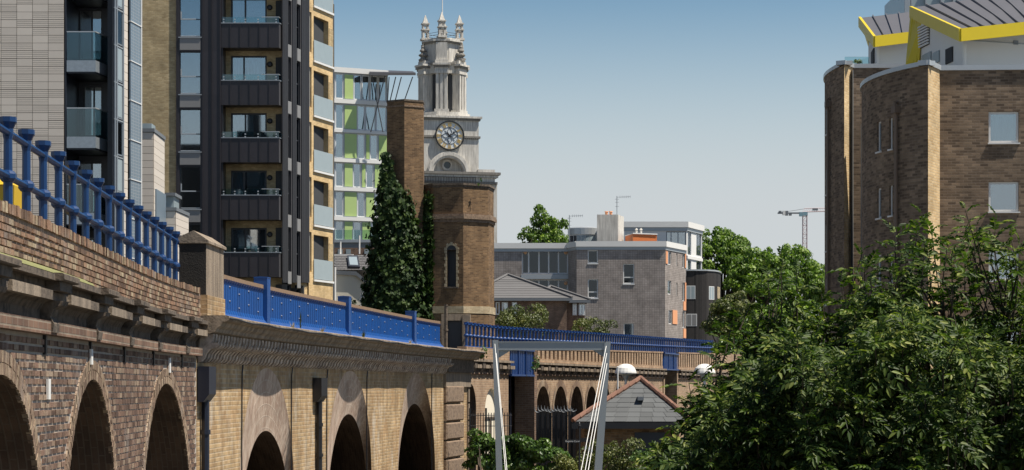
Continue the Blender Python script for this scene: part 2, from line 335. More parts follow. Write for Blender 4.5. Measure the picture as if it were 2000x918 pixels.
m_plain('curtain_white', (0.66, 0.68, 0.66), 0.9, var=0.08)
m_plain('curtain_cream', (0.50, 0.50, 0.36), 0.9, var=0.08)
m_plain('blind_blue', (0.40, 0.52, 0.55), 0.9, var=0.05)
m_plain('green_panel', (0.41, 0.54, 0.20), 0.45, var=0.06, rnd=0.08)
m_plain('slate', (0.085, 0.09, 0.092), 0.75, var=0.12, scale=3, rnd=0.16)
m_plain('slate_far', (0.115, 0.112, 0.112), 0.8, var=0.15, scale=1.5, rnd=0.12)
m_plain('terracotta', (0.20, 0.10, 0.066), 0.8, var=0.25, scale=5, rnd=0.2)
m_plain('orange_panel', (0.62, 0.17, 0.04), 0.6, var=0.1)
m_plain('orange_pale', (0.78, 0.36, 0.18), 0.6, var=0.05)
m_plain('timber_black', (0.032, 0.028, 0.026), 0.75, var=0.4, scale=5, rnd=0.45)
m_plain('roof_seam', (0.15, 0.145, 0.15), 0.45, 0.3, var=0.1)
m_plain('yellow_trim', (0.66, 0.50, 0.012), 0.45, var=0.06)
m_plain('pipe_brown', (0.17, 0.12, 0.085), 0.6, var=0.15)
m_plain('mast_grey', (0.30, 0.33, 0.345), 0.4, 0.2, var=0.08)
m_plain('cable_white', (0.75, 0.74, 0.70), 0.5, var=0.05)
m_plain('gold', (0.72, 0.46, 0.10), 0.35, 0.6, var=0.1)
m_plain('clock_face', (0.62, 0.66, 0.68), 0.5, var=0.06)
m_plain('solar', (0.17, 0.225, 0.275), 0.3, 0.0, var=0.08, rnd=0.05)
m_plain('bark', (0.06, 0.045, 0.032), 0.95, var=0.4, scale=12, bmp=0.6)
m_plain('red_cloth', (0.5, 0.03, 0.02), 0.7)
m_plain('orange_lamp', (0.62, 0.33, 0.16), 0.5)
m_plain('crane_paint', (0.45, 0.36, 0.37), 0.6, var=0.1)
m_plain('crane_blue', (0.20, 0.33, 0.38), 0.6, var=0.1)
m_plain('dry_grass', (0.42, 0.36, 0.20), 0.9, var=0.2)
m_plain('lime_moss', (0.20, 0.20, 0.08), 0.95, var=0.4, scale=20)
m_glass('glass', (0.6, 0.7, 0.74), 0.46)
m_glass('glass_dark', (0.35, 0.42, 0.46), 0.10)
m_glass('glass_clear', (0.74, 0.86, 0.86), 0.12)
m_plain('glass_frost', (0.31, 0.37, 0.39), 0.25, var=0.08, scale=2)
m_leaf('leaf_ash', [(0, (0.018, 0.036, 0.009)), (0.5, (0.046, 0.080, 0.018)), (0.8, (0.095, 0.140, 0.030)), (1, (0.21, 0.235, 0.06))], 0.48, 0.28, 0.18)
m_leaf('leaf_ivy', [(0, (0.014, 0.030, 0.009)), (0.6, (0.032, 0.060, 0.016)), (1, (0.055, 0.088, 0.024))], 0.55, 0.12, 0.22)
m_leaf('leaf_plane', [(0, (0.06, 0.11, 0.02)), (0.5, (0.13, 0.21, 0.038)), (1, (0.24, 0.33, 0.065))], 0.55, 0.32)
m_leaf('leaf_bush', [(0, (0.035, 0.070, 0.016)), (0.5, (0.065, 0.125, 0.028)), (1, (0.12, 0.19, 0.045))], 0.42, 0.22)
m_leaf('leaf_olive', [(0, (0.060, 0.080, 0.022)), (0.5, (0.105, 0.125, 0.036)), (1, (0.17, 0.175, 0.060))], 0.55, 0.22)
# ------------------------------------------------------------------ ground
g = MB(); g.face([(-1500, -60, 0), (1500, -60, 0), (1500, 6000, 0), (-1500, 6000, 0)])
tag(link('ground', g.mesh('ground', 'ground')), kind='structure')

# ------------------------------------------------------------------ viaduct paths
class Path:
    def __init__(s, X, Y):
        s.X, s.Y = np.array(X), np.array(Y); d = np.hypot(np.diff(s.X), np.diff(s.Y)); s.S = np.concatenate([[0], np.cumsum(d)])
        s.tx, s.ty = np.gradient(s.X, s.S), np.gradient(s.Y, s.S); q = np.hypot(s.tx, s.ty); s.tx /= q; s.ty /= q; s.px = 1000 + F * s.X / s.Y
    def at(s, t, off=0.0, z=0.0):
        x, y, a, b = (float(np.interp(t, s.S, c)) for c in (s.X, s.Y, s.tx, s.ty))
        return Vector((x + b * off, y - a * off, CH + z))       # z is given relative to the eye
    def ang(s, t): return math.atan2(float(np.interp(t, s.S, s.ty)), float(np.interp(t, s.S, s.tx)))
    def sp(s, px): return float(np.interp(px, s.px, s.S))
    def sY(s, Y): return float(np.interp(Y, s.Y, s.S))
def sweep(mb, P, prof, s0, s1, ds=0.4, m=0, caps=True, zf=None):
    n = max(1, int(math.ceil((s1 - s0) / ds))); ts = [s0 + (s1 - s0) * i / n for i in range(n + 1)]
    acc = [0]
    for a, b in zip(prof, prof[1:]): acc.append(acc[-1] + math.hypot(b[0] - a[0], b[1] - a[1]))
    zf = zf or (lambda t: 0.0); R = [[P.at(t, o, z + zf(t)) for o, z in prof] for t in ts]
    for i in range(n):
        for k in range(len(prof) - 1):
            mb.face([R[i][k], R[i + 1][k], R[i + 1][k + 1], R[i][k + 1]], [(ts[i], acc[k]), (ts[i + 1], acc[k]), (ts[i + 1], acc[k + 1]), (ts[i], acc[k + 1])], m)
    if caps: mb.face(list(reversed(R[0])), m=m); mb.face(R[-1], m=m)
def rectprof(o0, o1, z0, z1): return [(o0, z0), (o1, z0), (o1, z1), (o0, z1), (o0, z0)]
def arch_curve(sc, r, zc, n=20): return [(sc - r * math.cos(math.pi * i / n), zc + r * math.sin(math.pi * i / n)) for i in range(n + 1)]
def arch_wall(mb, P, s0, s1, zb, zt, arches, off=0.0, m=0, ds=0.5):
    ss = list(np.linspace(s0, s1, max(2, int((s1 - s0) / ds) + 1)))
    for sc, r, zc in arches: ss += [p[0] for p in arch_curve(sc, r, zc)] + [sc - r - 1e-4, sc + r + 1e-4]
    ss = sorted(x for x in set(ss) if s0 - 1e-6 <= x <= s1 + 1e-6)
    def low(t):
        for sc, r, zc in arches:
            if abs(t - sc) <= r + 1e-6: return zc + math.sqrt(max(0, r * r - (t - sc) ** 2))
        return zb
    for a, b in zip(ss, ss[1:]):
        if b - a < 1e-7: continue
        la, lb = low(a), low(b)
        if la >= zt and lb >= zt: continue
        la, lb = min(la, zt), min(lb, zt)
        mb.face([P.at(a, off, la), P.at(b, off, lb), P.at(b, off, zt), P.at(a, off, zt)], [(a, la), (b, lb), (b, zt), (a, zt)], m)
def arch_lining(mb, P, sc, r, zc, zb, o0, o1, ds=0.0, dz=0.0, m=0, n=20, r1=None, back=None):
    c = arch_curve(sc, r, zc, n); c0 = [(c[0][0], zb)] + c + [(c[-1][0], zb)]
    r1 = r1 or r; d = arch_curve(sc + ds, r1, zc + dz, n); c1 = [(d[0][0], zb)] + d + [(d[-1][0], zb)]; acc = 0
    for i in range(len(c0) - 1):
        L = math.hypot(c0[i + 1][0] - c0[i][0], c0[i + 1][1] - c0[i][1]); w = max(abs(o0 - o1), math.hypot(ds, dz) if r1 != r or dz else abs(o0 - o1))
        mb.face([P.at(c0[i][0], o0, c0[i][1]), P.at(c0[i + 1][0], o0, c0[i + 1][1]), P.at(c1[i + 1][0], o1, c1[i + 1][1]), P.at(c1[i][0], o1, c1[i][1])], [(acc, 0), (acc + L, 0), (acc + L, w), (acc, w)], m); acc += L
    if back is not None:
        for i in range(1, len(c1) - 2):
            a, b = c1[i], c1[i + 1]; mb.face([P.at(a[0], o1, zb), P.at(b[0], o1, zb), P.at(b[0], o1, b[1]), P.at(a[0], o1, a[1])], [(a[0], zb), (b[0], zb), (b[0], b[1]), (a[0], a[1])], back)

K = 0.65
_ny = np.arange(18, 46.1, 2.0)
_py = np.concatenate([_ny, [49, 52, 57.5, 64, 70.5, 77, 83.5, 90, 94.5, 97]]) * K
_px = np.concatenate([-6.477 - 0.05 * (_ny - 26.15), [-7.46, -7.26, -6.80, -6.20, -5.50, -4.72, -3.85, -2.90, -2.02, -1.55]]) * K
_c = np.polyfit(_py - 36, _px, 8); _Y = np.arange(18 * K, 97 * K, 0.05); PA = Path(np.polyval(_c, _Y - 36), _Y)
ZB = -CH            # ground, relative to the eye

# ------------------------------------------------------------------ near viaduct
S0, S1 = PA.S[0], PA.sp(383)
near = thing('brick_viaduct', 'sooty purple-brown brick railway viaduct with tall round arches and a bracketed stone cornice at left', 'viaduct', (PA.at((S0 + S1) / 2).x, PA.at((S0 + S1) / 2).y, 0))
def mk(l, r, top=0.07, grow=1.10):
    a, b = PA.sp(l), PA.sp(r); R = (b - a) / 2 * grow; return ((a + b) / 2, R, top - R)
aB, aC = mk(129, 221, 0.09), mk(278, 369, 0.06); pitch = aC[0] - aB[0]
aA = (PA.sp(76) - aB[1] * 0.92, aB[1], aB[2] + 0.02)
ARN = [aA, aB, aC]; RW = 0.21
wall = MB(); arch_wall(wall, PA, S0, S1, -1.42, 0.50, ARN, 0.0); wall_o = part('wall_core', wall, 'mortar', near)
lw = MB(); arch_wall(lw, PA, S0, S1, ZB, -1.42, ARN, 0.006); part('lower_wall', lw, 'brick_dark', near)
for a in ARN:
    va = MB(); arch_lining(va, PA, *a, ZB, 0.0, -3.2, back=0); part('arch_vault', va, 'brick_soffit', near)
# voussoir rings
vr = MB()
for sc, r, zc in ARN:
    n = int(math.pi * r / 0.075)
    for row in range(2):
        r0, r1 = r - 0.004 + row * RW / 2, r + (row + 1) * RW / 2 - 0.012
        for i in range(n):
            t0, t1 = math.pi * (i + 0.08) / n, math.pi * (i + 0.92) / n; o = 0.018 + random.uniform(-.004, .004)
            q = [(sc - rr * math.cos(t), zc + rr * math.sin(t)) for rr, t in ((r0, t0), (r1, t0), (r1, t1), (r0, t1))]
            f0 = [PA.at(a, o, b) for a, b in q]; b0 = [PA.at(a, -0.03, b) for a, b in q]
            vr.face(f0)
            for k in range(4): vr.face([f0[k], f0[(k + 1) % 4], b0[(k + 1) % 4], b0[k]])
part('arch_ring', vr, 'brick_ring', near, kind='stuff')
# bricks one by one
def brick_mesh(name, L, H, mat, out=0.012, back=0.03):
    b = MB(); e = 0.006; b.hexa([(-L / 2 + e, -out, -H / 2 + e), (L / 2 - e, -out, -H / 2 + e), (L / 2, back, -H / 2), (-L / 2, back, -H / 2), (-L / 2 + e, -out, H / 2 - e), (L / 2 - e, -out, H / 2 - e), (L / 2, back, H / 2), (-L / 2, back, H / 2)], skip=(4,))
    return b.mesh(name, mat)
def lay_bricks(root, mat, rows, okf, off, nm='brick', limit=300, L=0.225, stuffname='brickwork', rowh=0.072):
    lst = []
    for ri, z in enumerate(rows):
        t = S0 + (0.5 * L if ri % 2 else 0) + 0.03
        while t < S1 - L / 2:
            if okf(t, z): lst.append((t, z))
            t += L
    vis = sorted((p for p in lst if PA.at(p[0]).y > 16.9 and 757 - p[1] * F / PA.at(p[0]).y < 916), key=lambda p: PA.at(p[0]).y)[:limit]
    vs = set(vis); me = brick_mesh(nm, L - 0.011, rowh - 0.014, mat)
    for t, z in vis:
        w = PA.at(t, off + random.uniform(-.004, .005), z); o = link(nm, me, w, root, rot=(random.uniform(-.01, .01), 0, PA.ang(t) + random.uniform(-.008, .008)))
    mb = MB()
    for t, z in lst:
        if (t, z) in vs: continue
        w = PA.at(t, off + random.uniform(-.004, .005), z); a = PA.ang(t); ux = Vector((math.cos(a), math.sin(a), 0)); uy = Vector((-ux.y, ux.x, 0)); h = (rowh - 0.014) / 2; l = (L - 0.013) / 2
        P = lambda x, y, zz: w + ux * x + uy * y + Vector((0, 0, zz))
        mb.hexa([P(-l, -.012, -h), P(l, -.012, -h), P(l, .03, -h), P(-l, .03, -h), P(-l, -.012, h), P(l, -.012, h), P(l, .03, h), P(-l, .03, h)], skip=(4,))
    if mb.f: part(stuffname, mb, mat, root, kind='stuff')
def ok_wall(t, z):
    for sc, r, zc in ARN:
        if z > zc:
            if math.hypot(t - sc, z - zc) < r + RW + 0.01: return False
        elif abs(t - sc) < r + 0.10: return False
    return True
lay_bricks(near, 'brick_purple', [-1.385 + 0.072 * i for i in range(26)], ok_wall, 0.0, limit=230)
# ledge, cove, bands, slab
def strip(nm, prof, mat, P=PA, a=S0, b=S1, root=near, ds=0.4, zf=None):
    mb = MB(); sweep(mb, P, prof, a, b, ds, zf=zf); return part(nm, mb, mat, root)
strip('brick_ledge', rectprof(-0.02, 0.10, 0.48, 0.60), 'brick_dark')
strip('cove', [(-0.02, 0.595), (0.0, 0.595), (0.0, 0.70), (0.04, 0.76), (0.10, 0.79), (-0.02, 0.79)], 'stone_soot')
strip('band', rectprof(-0.02, 0.14, 0.785, 0.86), 'stone_soot')
strip('neck', rectprof(-0.02, 0.08, 0.87, 0.958), 'stone_soot')
strip('slab', rectprof(-0.3, 0.19, 0.955, 1.012), 'stone_soot')
cp = [PA.sp(p) for p in (84, 171, 246, 303, 353)]; stp = (cp[-1] - cp[0]) / 4
cons = [cp[0] - stp * i for i in (3, 2, 1)] + [cp[0] + stp * i for i in range(5)]
cw = 0.30
for t in cons:
    if t > S1 - 0.2 or t < S0 + .3: continue
    mb = MB(); prof = [(-0.02, 0.50), (0.115, 0.50), (0.125, 0.58), (0.09, 0.64), (0.12, 0.71), (0.19, 0.745), (0.21, 0.784), (-0.02, 0.784)]; sweep(mb, PA, prof, t - cw / 2, t + cw / 2, 1); part('console', mb, 'stone_soot', near)
    mb = MB(); sweep(mb, PA, rectprof(0.085, 0.215, 0.868, 0.952), t - 0.36, t + 0.30, 1); part('bracket_block', mb, 'stone_soot', near)
    mb = MB(); sweep(mb, PA, [(0.1, 0.954), (0.25, 0.954), (0.27, 0.965), (0.27, 1.01), (0.25, 1.022), (0.1, 1.025)], t - 0.46, t + 0.40, 1); part('slab_block', mb, 'stone_soot', near)
    mb = MB(); sweep(mb, PA, rectprof(0.10, 0.175, 0.778, 0.868), t + 0.50, t + stp * 0.62, 1); part('band_block', mb, 'stone_mid', near)  # paler stone puts sunlight into the colour of this stretch of band
    mb = MB(); sweep(mb, PA, rectprof(0.10, 0.17, 0.78, 0.865), t + stp * 0.62 + .03, t + stp - 0.45, 1); part('band_block', mb, 'stone_soot', near)
    # black strip drawn in as the console's drop shadow under the ledge
    mb = MB(); sweep(mb, PA, rectprof(0.0, 0.03, 0.30, 0.485), t - 0.02, t + 0.05, 1); part('console_shadow', mb, 'black_iron', near)
for px, za, zb in ((90, 740, 780), (174, 682, 712), (328, 699, 728)):
    t = PA.sp(px); Y = PA.at(t).y; mb = MB(); sweep(mb, PA, rectprof(0.012, 0.034, (HY - zb) / F * Y, (HY - za) / F * Y), t - 0.06, t + 0.06, 1); part('drain_strip', mb, 'white_render', near)
# parapet of laid bricks
strip('parapet_core', rectprof(-0.30, 0.06, 1.0, 1.49), 'mortar_dark')
lay_bricks(near, 'brick_parapet', [1.05 + 0.062 * i for i in range(6)], lambda t, z: True, 0.066, limit=70, rowh=0.062, L=0.20)
cb = MB(); t = S0 + 0.05
while t < S1 - 0.1:
    sweep(cb, PA, rectprof(-0.31, 0.085 + random.uniform(-.008, .012), 1.42, 1.505 + random.uniform(-.006, .008)), t, t + 0.093, 1); t += 0.105
part('coping_bricks', cb, 'brick_parapet', near, kind='stuff')
strip('deck', rectprof(-5.2, -0.29, 0.85, 1.10), 'ground')
strip('rear_wall', rectprof(-5.6, -5.15, ZB, 1.3), 'brick_dark')
strip('moss', [(0.075, 1.02), (0.18, 1.02), (0.16, 1.045), (0.12, 1.06), (0.075, 1.085)], 'lime_moss', b=PA.sp(150))

# blue railing on the near viaduct
rl = thing('blue_railing', 'dark blue iron railing of stout capped posts on the near brick parapet', 'railing', (*W(200, 0, 25).xy, CH + 1.5))
def rpt(i):
    q = i / 16; return Vector(((-6.94 + (-8.1 + 6.94) * q) * K, (28.2 + 22.0 * q) * K, CH))
def post_mesh(mat, name, w=0.043, ht=0.95, mid=0.42, top=0.80):
    b = MB(); sq = lambda r: [(-r, -r), (r, -r), (r, r), (-r, r)]
    oc = lambda r: [(r * math.cos(math.pi / 8 + k * math.pi / 4), r * math.sin(math.pi / 8 + k * math.pi / 4)) for k in range(8)]
    lv = [(0, w * 1.25), (0.05, w * 1.25), (0.06, w), (mid - 0.055, w), (mid - 0.045, w * 1.35), (mid - .02, w * 1.8), (mid + .02, w * 1.8), (mid + 0.045, w * 1.35), (mid + 0.055, w * 0.95), (top - 0.05, w * 0.92), (top, w * 1.15), (top + 0.05, w * 1.15), (ht - 0.06, w * 1.6), (ht - 0.045, w * 1.85), (ht, w * 1.85)]
    for (z0, r0), (z1, r1) in zip(lv, lv[1:]): b.frustum(oc(r0), z0, oc(r1), z1, cap=False)
    b.face([(*p, ht) for p in oc(lv[-1][1])]); return b.mesh(name, mat)
pm = post_mesh('blue_rail', 'post')
A_R = math.atan2(rpt(16).y - rpt(0).y, rpt(16).x - rpt(0).x)
for i in range(-2, 17): link('post', pm, rpt(i) + Vector((0, 0, 1.47)), rl, rot=(0, 0, A_R))
for z in (1.47 + 0.42, 1.47 + 0.81):
    b = MB(); b.tube([rpt(-4) + Vector((0, 0, z)), rpt(16.3) + Vector((0, 0, z))], 0.033, 8); part('rail', b, 'blue_rail', rl)

# end pier of the near parapet
pa, pb = PA.sp(403), PA.sp(437)
ep = thing('stone_pier', 'weathered concrete pier with pitched cap, front coloured dark as shade and streaked pale side', 'pier', PA.at(pa, -0.3, 1.1))
b = MB(); sweep(b, PA, rectprof(-0.42, 0.0, 1.45, 2.26), pa, pb, 3); part('shaft', b, 'stone_mid', ep)
b = MB(); sweep(b, PA, [(-0.47, 2.26), (0.04, 2.26), (0.04, 2.30), (-0.2, 2.46), (-0.47, 2.34)], pa - 0.03, pb + 0.03, 3); part('cap', b, 'stone_mid', ep)
b = MB(); sweep(b, PA, rectprof(-0.415, -0.005, 1.46, 2.25), pa - 0.012, pa - 0.001, 1); part('shaded_face', b, 'pier_shade', ep)  # near-black plate puts the shade on the pier's front into its colour
b = MB(); sweep(b, PA, rectprof(-0.43, 0.02, 1.08, 1.45), pa - 0.02, pb + .02, 3); part('base', b, 'brick_yellow', ep)
# yellow grit box on the deck
q = W(16, 404, 22)
yb = thing('yellow_box', 'yellow plastic grit box behind the railing at far left', 'box', (q.x, q.y, CH + 1.1))
b = MB(); x0, x1 = XX(-60, 22), XX(39, 22); b.frustum([(x0 + .04, 21.8), (x1 - .04, 21.8), (x1 - .04, 22.4), (x0 + .04, 22.4)], CH + 1.1, [(x0, 21.75), (x1, 21.75), (x1, 22.45), (x0, 22.45)], ZZ(366, 22)); part('body', b, 'yellow_plastic', yb)
b = MB(); b.frustum([(x0 - .03, 21.7), (x1 - .02, 21.7), (x1 - .02, 22.5), (x0 - .03, 22.5)], ZZ(366, 22) + .003, [(x0, 21.9), (XX(12, 22), 21.9), (XX(12, 22), 22.3), (x0, 22.3)], ZZ(345, 22)); part('lid', b, 'yellow_plastic', yb)

# ------------------------------------------------------------------ curved yellow-brick bridge section
S2, S3, S4 = S1 + 0.004, PA.sp(866), PA.sp(914)
mid = thing('curved_bridge', 'curved yellow stock brick bridge wall with three funnel arches and ribbed stone cornice', 'bridge', PA.at((S2 + S3) / 2, -1, ZB))
def mko(l, r, c, top, r_=2.55): s = PA.sp(c); return (s, r_, top - r_)
ARM = [(PA.sp(521), 2.45, 0.36 - 2.45), (PA.sp(684), 2.6, 0.38 - 2.6), (PA.sp(813), 2.7, 0.38 - 2.7)]
INN = [(0.62, -1.16, 2.3), (0.9, -0.98, 2.35), (1.3, -0.82, 2.4)]        # shift along the wall, drop, inner radius
b = MB(); arch_wall(b, PA, S2, S4, ZB, 0.45, ARM, 0.0); part('wall', b, 'brick_yellow', mid)
DEP = [0.16, 0.22, 0.30]
for (sc, r, zc), (dsx, dz, r1), dp in zip(ARM, INN, DEP):
    top = zc + r + dz; b = MB(); arch_lining(b, PA, sc, r, zc, ZB, 0.0, -dp, dsx, top - r1 - zc, 0, r1=r1, n=28); part('arch_splay', b, 'brick_reveal', mid)
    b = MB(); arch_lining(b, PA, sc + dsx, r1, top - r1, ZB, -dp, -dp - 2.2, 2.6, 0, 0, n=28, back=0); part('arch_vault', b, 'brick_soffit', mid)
# ribbed cornice
strip('cornice_lip', [(-0.5, 1.10), (0.46, 1.10), (0.50, 1.085), (0.50, 1.03), (0.47, 1.01), (0.40, 1.0), (0.37, 0.94), (0.31, 0.90), (0.29, 0.85), (0.20, 0.822), (-0.1, 0.822)], 'stone_mid', a=S2, b=S4 + 0.25, root=mid)
strip('cornice_backing', [(-0.05, 0.83), (0.06, 0.83), (0.03, 0.6), (0.012, 0.45), (-0.05, 0.45)], 'stone_soot', a=S2, b=S4, root=mid)
b = MB(); hw = 0.07; pr = [(0.02, 0.38), (0.07, 0.40), (0.115, 0.45), (0.135, 0.52), (0.19, 0.58), (0.28, 0.61), (0.32, 0.645), (0.325, 0.68), (0.22, 0.685), (0.24, 0.73), (0.25, 0.82), (-0.05, 0.82)]
f0 = [(-hw, -o, z) for o, z in pr]; f1 = [(hw, -o, z) for o, z in pr]; b.face(f0); b.face(list(reversed(f1)))
for k in range(len(pr)):
    l = (k + 1) % len(pr); b.face([f1[k], f0[k], f0[l], f1[l]])
ribm = b.mesh('cornice_rib', 'stone_rib'); t = S2 + 0.15
while t < S3:
    link('cornice_rib', ribm, PA.at(t, 0.0, 0.0), mid, rot=(0, 0, PA.ang(t))); t += 0.285
# blue fluted parapet panels
pan_s = [PA.sp(441), PA.sp(524), PA.sp(683), PA.sp(811), PA.sp(866)]; PO = -0.12
bp = thing('blue_parapet', 'bright blue fluted and riveted iron parapet panels between blue posts above the curved bridge', 'parapet', PA.at(pan_s[1], PO, 1.1))
for a, c in zip(pan_s, pan_s[1:]):
    a += 0.12; c -= 0.12; mb = MB(); n = int((c - a) / 0.2); d = (c - a) / n
    zs = [(1.10, 0.16), (1.13, 0.145), (1.17, 0.09), (1.23, 0.03), (1.30, 0.0), (1.72, 0.0), (1.77, 0.012), (1.80, 0.045)]
    rows = []
    for i in range(n * 4 + 1):
        tt = a + d * i / 4; ph = i % 4; bo = (-0.06, 0.05, 0.065, 0.05)[ph]
        rows.append([PA.at(tt, PO + o + (bo if k not in (0,) else 0), z) for k, (z, o) in enumerate(zs)])
    for i in range(len(rows) - 1):
        for k in range(len(zs) - 1): mb.face([rows[i][k], rows[i + 1][k], rows[i + 1][k + 1], rows[i][k + 1]])
    pp = part('panel', mb, 'blue_panel', bp)
    mb = MB(); sweep(mb, PA, rectprof(PO - 0.10, PO + 0.06, 1.80, 1.875), a, c, 0.8); part('coping', mb, 'wood_coping', bp)
    mb = MB(); i = 2
    while i < n - 1:
        for z in ((1.36, 1.60) if (i // 4) % 2 else (1.45, 1.69)):
            w = PA.at(a + d * (i + 0.5), PO + 0.06, z); aa = PA.ang(a + d * i); e = Vector((math.sin(aa), -math.cos(aa), 0)); u = Vector((math.cos(aa), math.sin(aa), 0))
            R = [w + (u * math.cos(k * math.pi / 3) + Vector((0, 0, 1)) * math.sin(k * math.pi / 3)) * 0.026 for k in range(6)]; tip = [w + e * 0.022 + (u * math.cos(k * math.pi / 3) + Vector((0, 0, 1)) * math.sin(k * math.pi / 3)) * 0.012 for k in range(6)]
            for k in range(6): mb.face([R[k], R[(k + 1) % 6], tip[(k + 1) % 6], tip[k]])
            mb.face(tip)
        i += 4
    part('rivets', mb, 'blue_rail', pp, kind='stuff')
for t in pan_s[1:4]:
    mb = MB(); sweep(mb, PA, rectprof(PO - 0.12, PO + 0.13, 1.10, 2.0), t - 0.14, t + 0.14, 1); o = part('post', mb, 'blue_panel', bp)
    mb = MB(); sweep(mb, PA, [(PO - 0.125, 2.002), (PO + 0.135, 2.002), (PO + 0.135, 2.02), (PO - 0.0, 2.03), (PO - 0.125, 2.02)], t - 0.145, t + 0.145, 1); part('post_cap', mb, 'blue_panel', o)
strip('deck', rectprof(-5.2, -0.3, 0.8, 1.08), 'ground', a=S2, b=S4, root=mid); strip('rear_wall', rectprof(-5.6, -5.21, ZB, 1.3), 'brick_dark', a=S2, b=S4, root=mid)
# rusticated quoins at the end of the bridge wall
qw = (PA.sp(899) - S3)
for i in range(8):
    z1 = (HY - (754 + i * 35)) / F * 60; z0 = z1 - 0.475; mb = MB(); P0 = PA
    e = 0.035
    f = [PA.at(S3, 0.075, z0), PA.at(S3 + qw, 0.075, z0), PA.at(S3 + qw, 0.075, z1), PA.at(S3, 0.075, z1)]; g2 = [PA.at(S3 + e, 0.12, z0 + e), PA.at(S3 + qw - e, 0.12, z0 + e), PA.at(S3 + qw - e, 0.12, z1 - e), PA.at(S3 + e, 0.12, z1 - e)]; h = [PA.at(S3, -0.02, z0), PA.at(S3 + qw, -0.02, z0), PA.at(S3 + qw, -0.02, z1), PA.at(S3, -0.02, z1)]
    mb.face(g2)
    for k in range(4): l = (k + 1) % 4; mb.face([f[k], f[l], g2[l], g2[k]]); mb.face([h[k], h[l], f[l], f[k]])
    part('quoin_stone', mb, 'stone_quoin', mid)
    mb = MB(); sweep(mb, PA, rectprof(-0.02, 0.05, z0, z1), S4 - 0.15, S4 + 0.03, 1); part('quoin_stone', mb, 'stone_mid', mid)
mb = MB(); sweep(mb, PA, rectprof(-0.4, 0.085, 0.02, 0.44), S3 - 0.01, S4 + 0.06, 1); part('impost_block', mb, 'stone_mid', mid)
mb = MB(); sweep(mb, PA, rectprof(-0.45, 0.16, 0.44, 0.825), S3 - 0.05, S4 + 0.12, 1); part('frieze_block', mb, 'stone_soot', mid)
mb = MB(); sweep(mb, PA, rectprof(-2.5, -0.03, ZB, 0.44), S4, S4 + 0.02, 1); part('return_wall', mb, 'brick_dark', mid)
# drainpipes and cables on the wall
def hopper(px0, px1, ya, yb, mat, label, nm='drainpipe', o=0.0):
    t = PA.sp((px0 + px1) / 2); hwd = (PA.sp(px1) - PA.sp(px0)) / 2; Y = PA.at(t).y; z1, z0 = (HY - ya) / F * Y, (HY - yb) / F * Y
    r = thing(nm, label, 'drainpipe', PA.at(t, 0.1, ZB))
    m_ = MB(); sweep(m_, PA, [(0.015, z0), (0.10, z0), (0.19, z0 + 0.12), (0.19, z1), (0.015, z1)], t - hwd, t + hwd, 1); part('hopper', m_, mat, r)
    m_ = MB(); m_.tube([PA.at(t, 0.08, ZB), PA.at(t, 0.08, z0 + 0.03)], 0.062, 8); part('pipe', m_, mat, r)
    for k in range(3):
        m_ = MB(); zc = z0 - 0.5 - k * 0.62; m_.tube([PA.at(t, 0.08, zc), PA.at(t, 0.08, zc + 0.07)], 0.08, 8); part('collar', m_, mat, r)
hopper(384, 398, 716, 785, 'pipe_navy', 'navy hopper and drainpipe where the purple and yellow brick walls meet')
hopper(610, 622, 738, 785, 'black_iron', 'black hopper and drainpipe on the yellow brick wall between two arches')
for px, ya in ((472, 716), (569, 722), (638, 727), (716, 727), (843, 726)):
    t = PA.sp(px); Y = PA.at(t).y; r = MB(); z1 = (HY - ya) / F * Y
    r.tube([PA.at(t, 0.03, z1 + .1), PA.at(t - 0.08, 0.025, z1 - .12), PA.at(t - 0.07, 0.02, z1 - 0.5), PA.at(t - 0.09, 0.02, -1.0), PA.at(t - .08, 0.02, ZB)], 0.013, 5); part('cable', r, 'black_iron', mid)
b = MB(); b.tube([PA.at(S2 + (S4 - S2) * i / 40, 0.515, 1.05 + 0.012 * math.sin(i * 1.7)) for i in range(41)], 0.012, 5); part('cable', b, 'black_iron', mid)
# weeds on the cornice
for k, (px, hgt) in enumerate(((560, 0.17), (575, 0.42), (618, 0.16), (700, 0.22), (792, 0.14))):
    t = PA.sp(px); c = PA.at(t, 0.12, 1.11); r = MB()
    for j in range(26):
        a = random.uniform(0, 6.28); l = hgt * random.uniform(0.4, 1.0); d = Vector((math.cos(a), math.sin(a), 0)) * random.uniform(0.02, 0.10) * (1 if hgt < 0.3 else 0.5); w = Vector((-d.y, d.x, 0)).normalized() * 0.012
        z = random.uniform(0, 0.6 * hgt) if hgt > 0.3 else 0
        r.face([c + Vector((0, 0, z)) - w, c + Vector((0, 0, z)) + w, c + d + Vector((0, 0, z + l * (0.4 if hgt > .3 else 1)))])
    o = link('weed', r.mesh('weed', 'leaf_olive' if k % 2 else 'dry_grass')); tag(o, ['tuft of pale dry grass on the bridge cornice nearest the first blue post', 'tall spindly green weed on the bridge cornice', 'low pale tuft between the first and second blue posts', 'thin green weed just past the second blue post', 'dry grass tuft below the last blue post'][k], 'weed', 'weeds on the bridge cornice')

# ------------------------------------------------------------------ far viaduct
fx = [(905, 61.0), (925, 63.0), (960, 65.2), (1000, 67.6), (1045, 70.4), (1100, 74.6), (1160, 80.0), (1230, 87.0), (1313, 97.5), (1400, 110), (1490, 126)]
_yy = np.array([q[1] for q in fx]); _xx = np.array([XX(*q) for q in fx]); _c2 = np.polyfit(_yy - 85, _xx, 5); _Y2 = np.arange(61, 126, 0.1); PB = Path(np.polyval(_c2, _Y2 - 85), _Y2)
far = thing('arched_viaduct', 'red-brown brick viaduct with slotted parapet curving away to the right in the distance', 'viaduct', PB.at(PB.sp(1150), -1, ZB))
rise = lambda t: 0.012 * (float(np.interp(t, PB.S, PB.Y)) - 70)
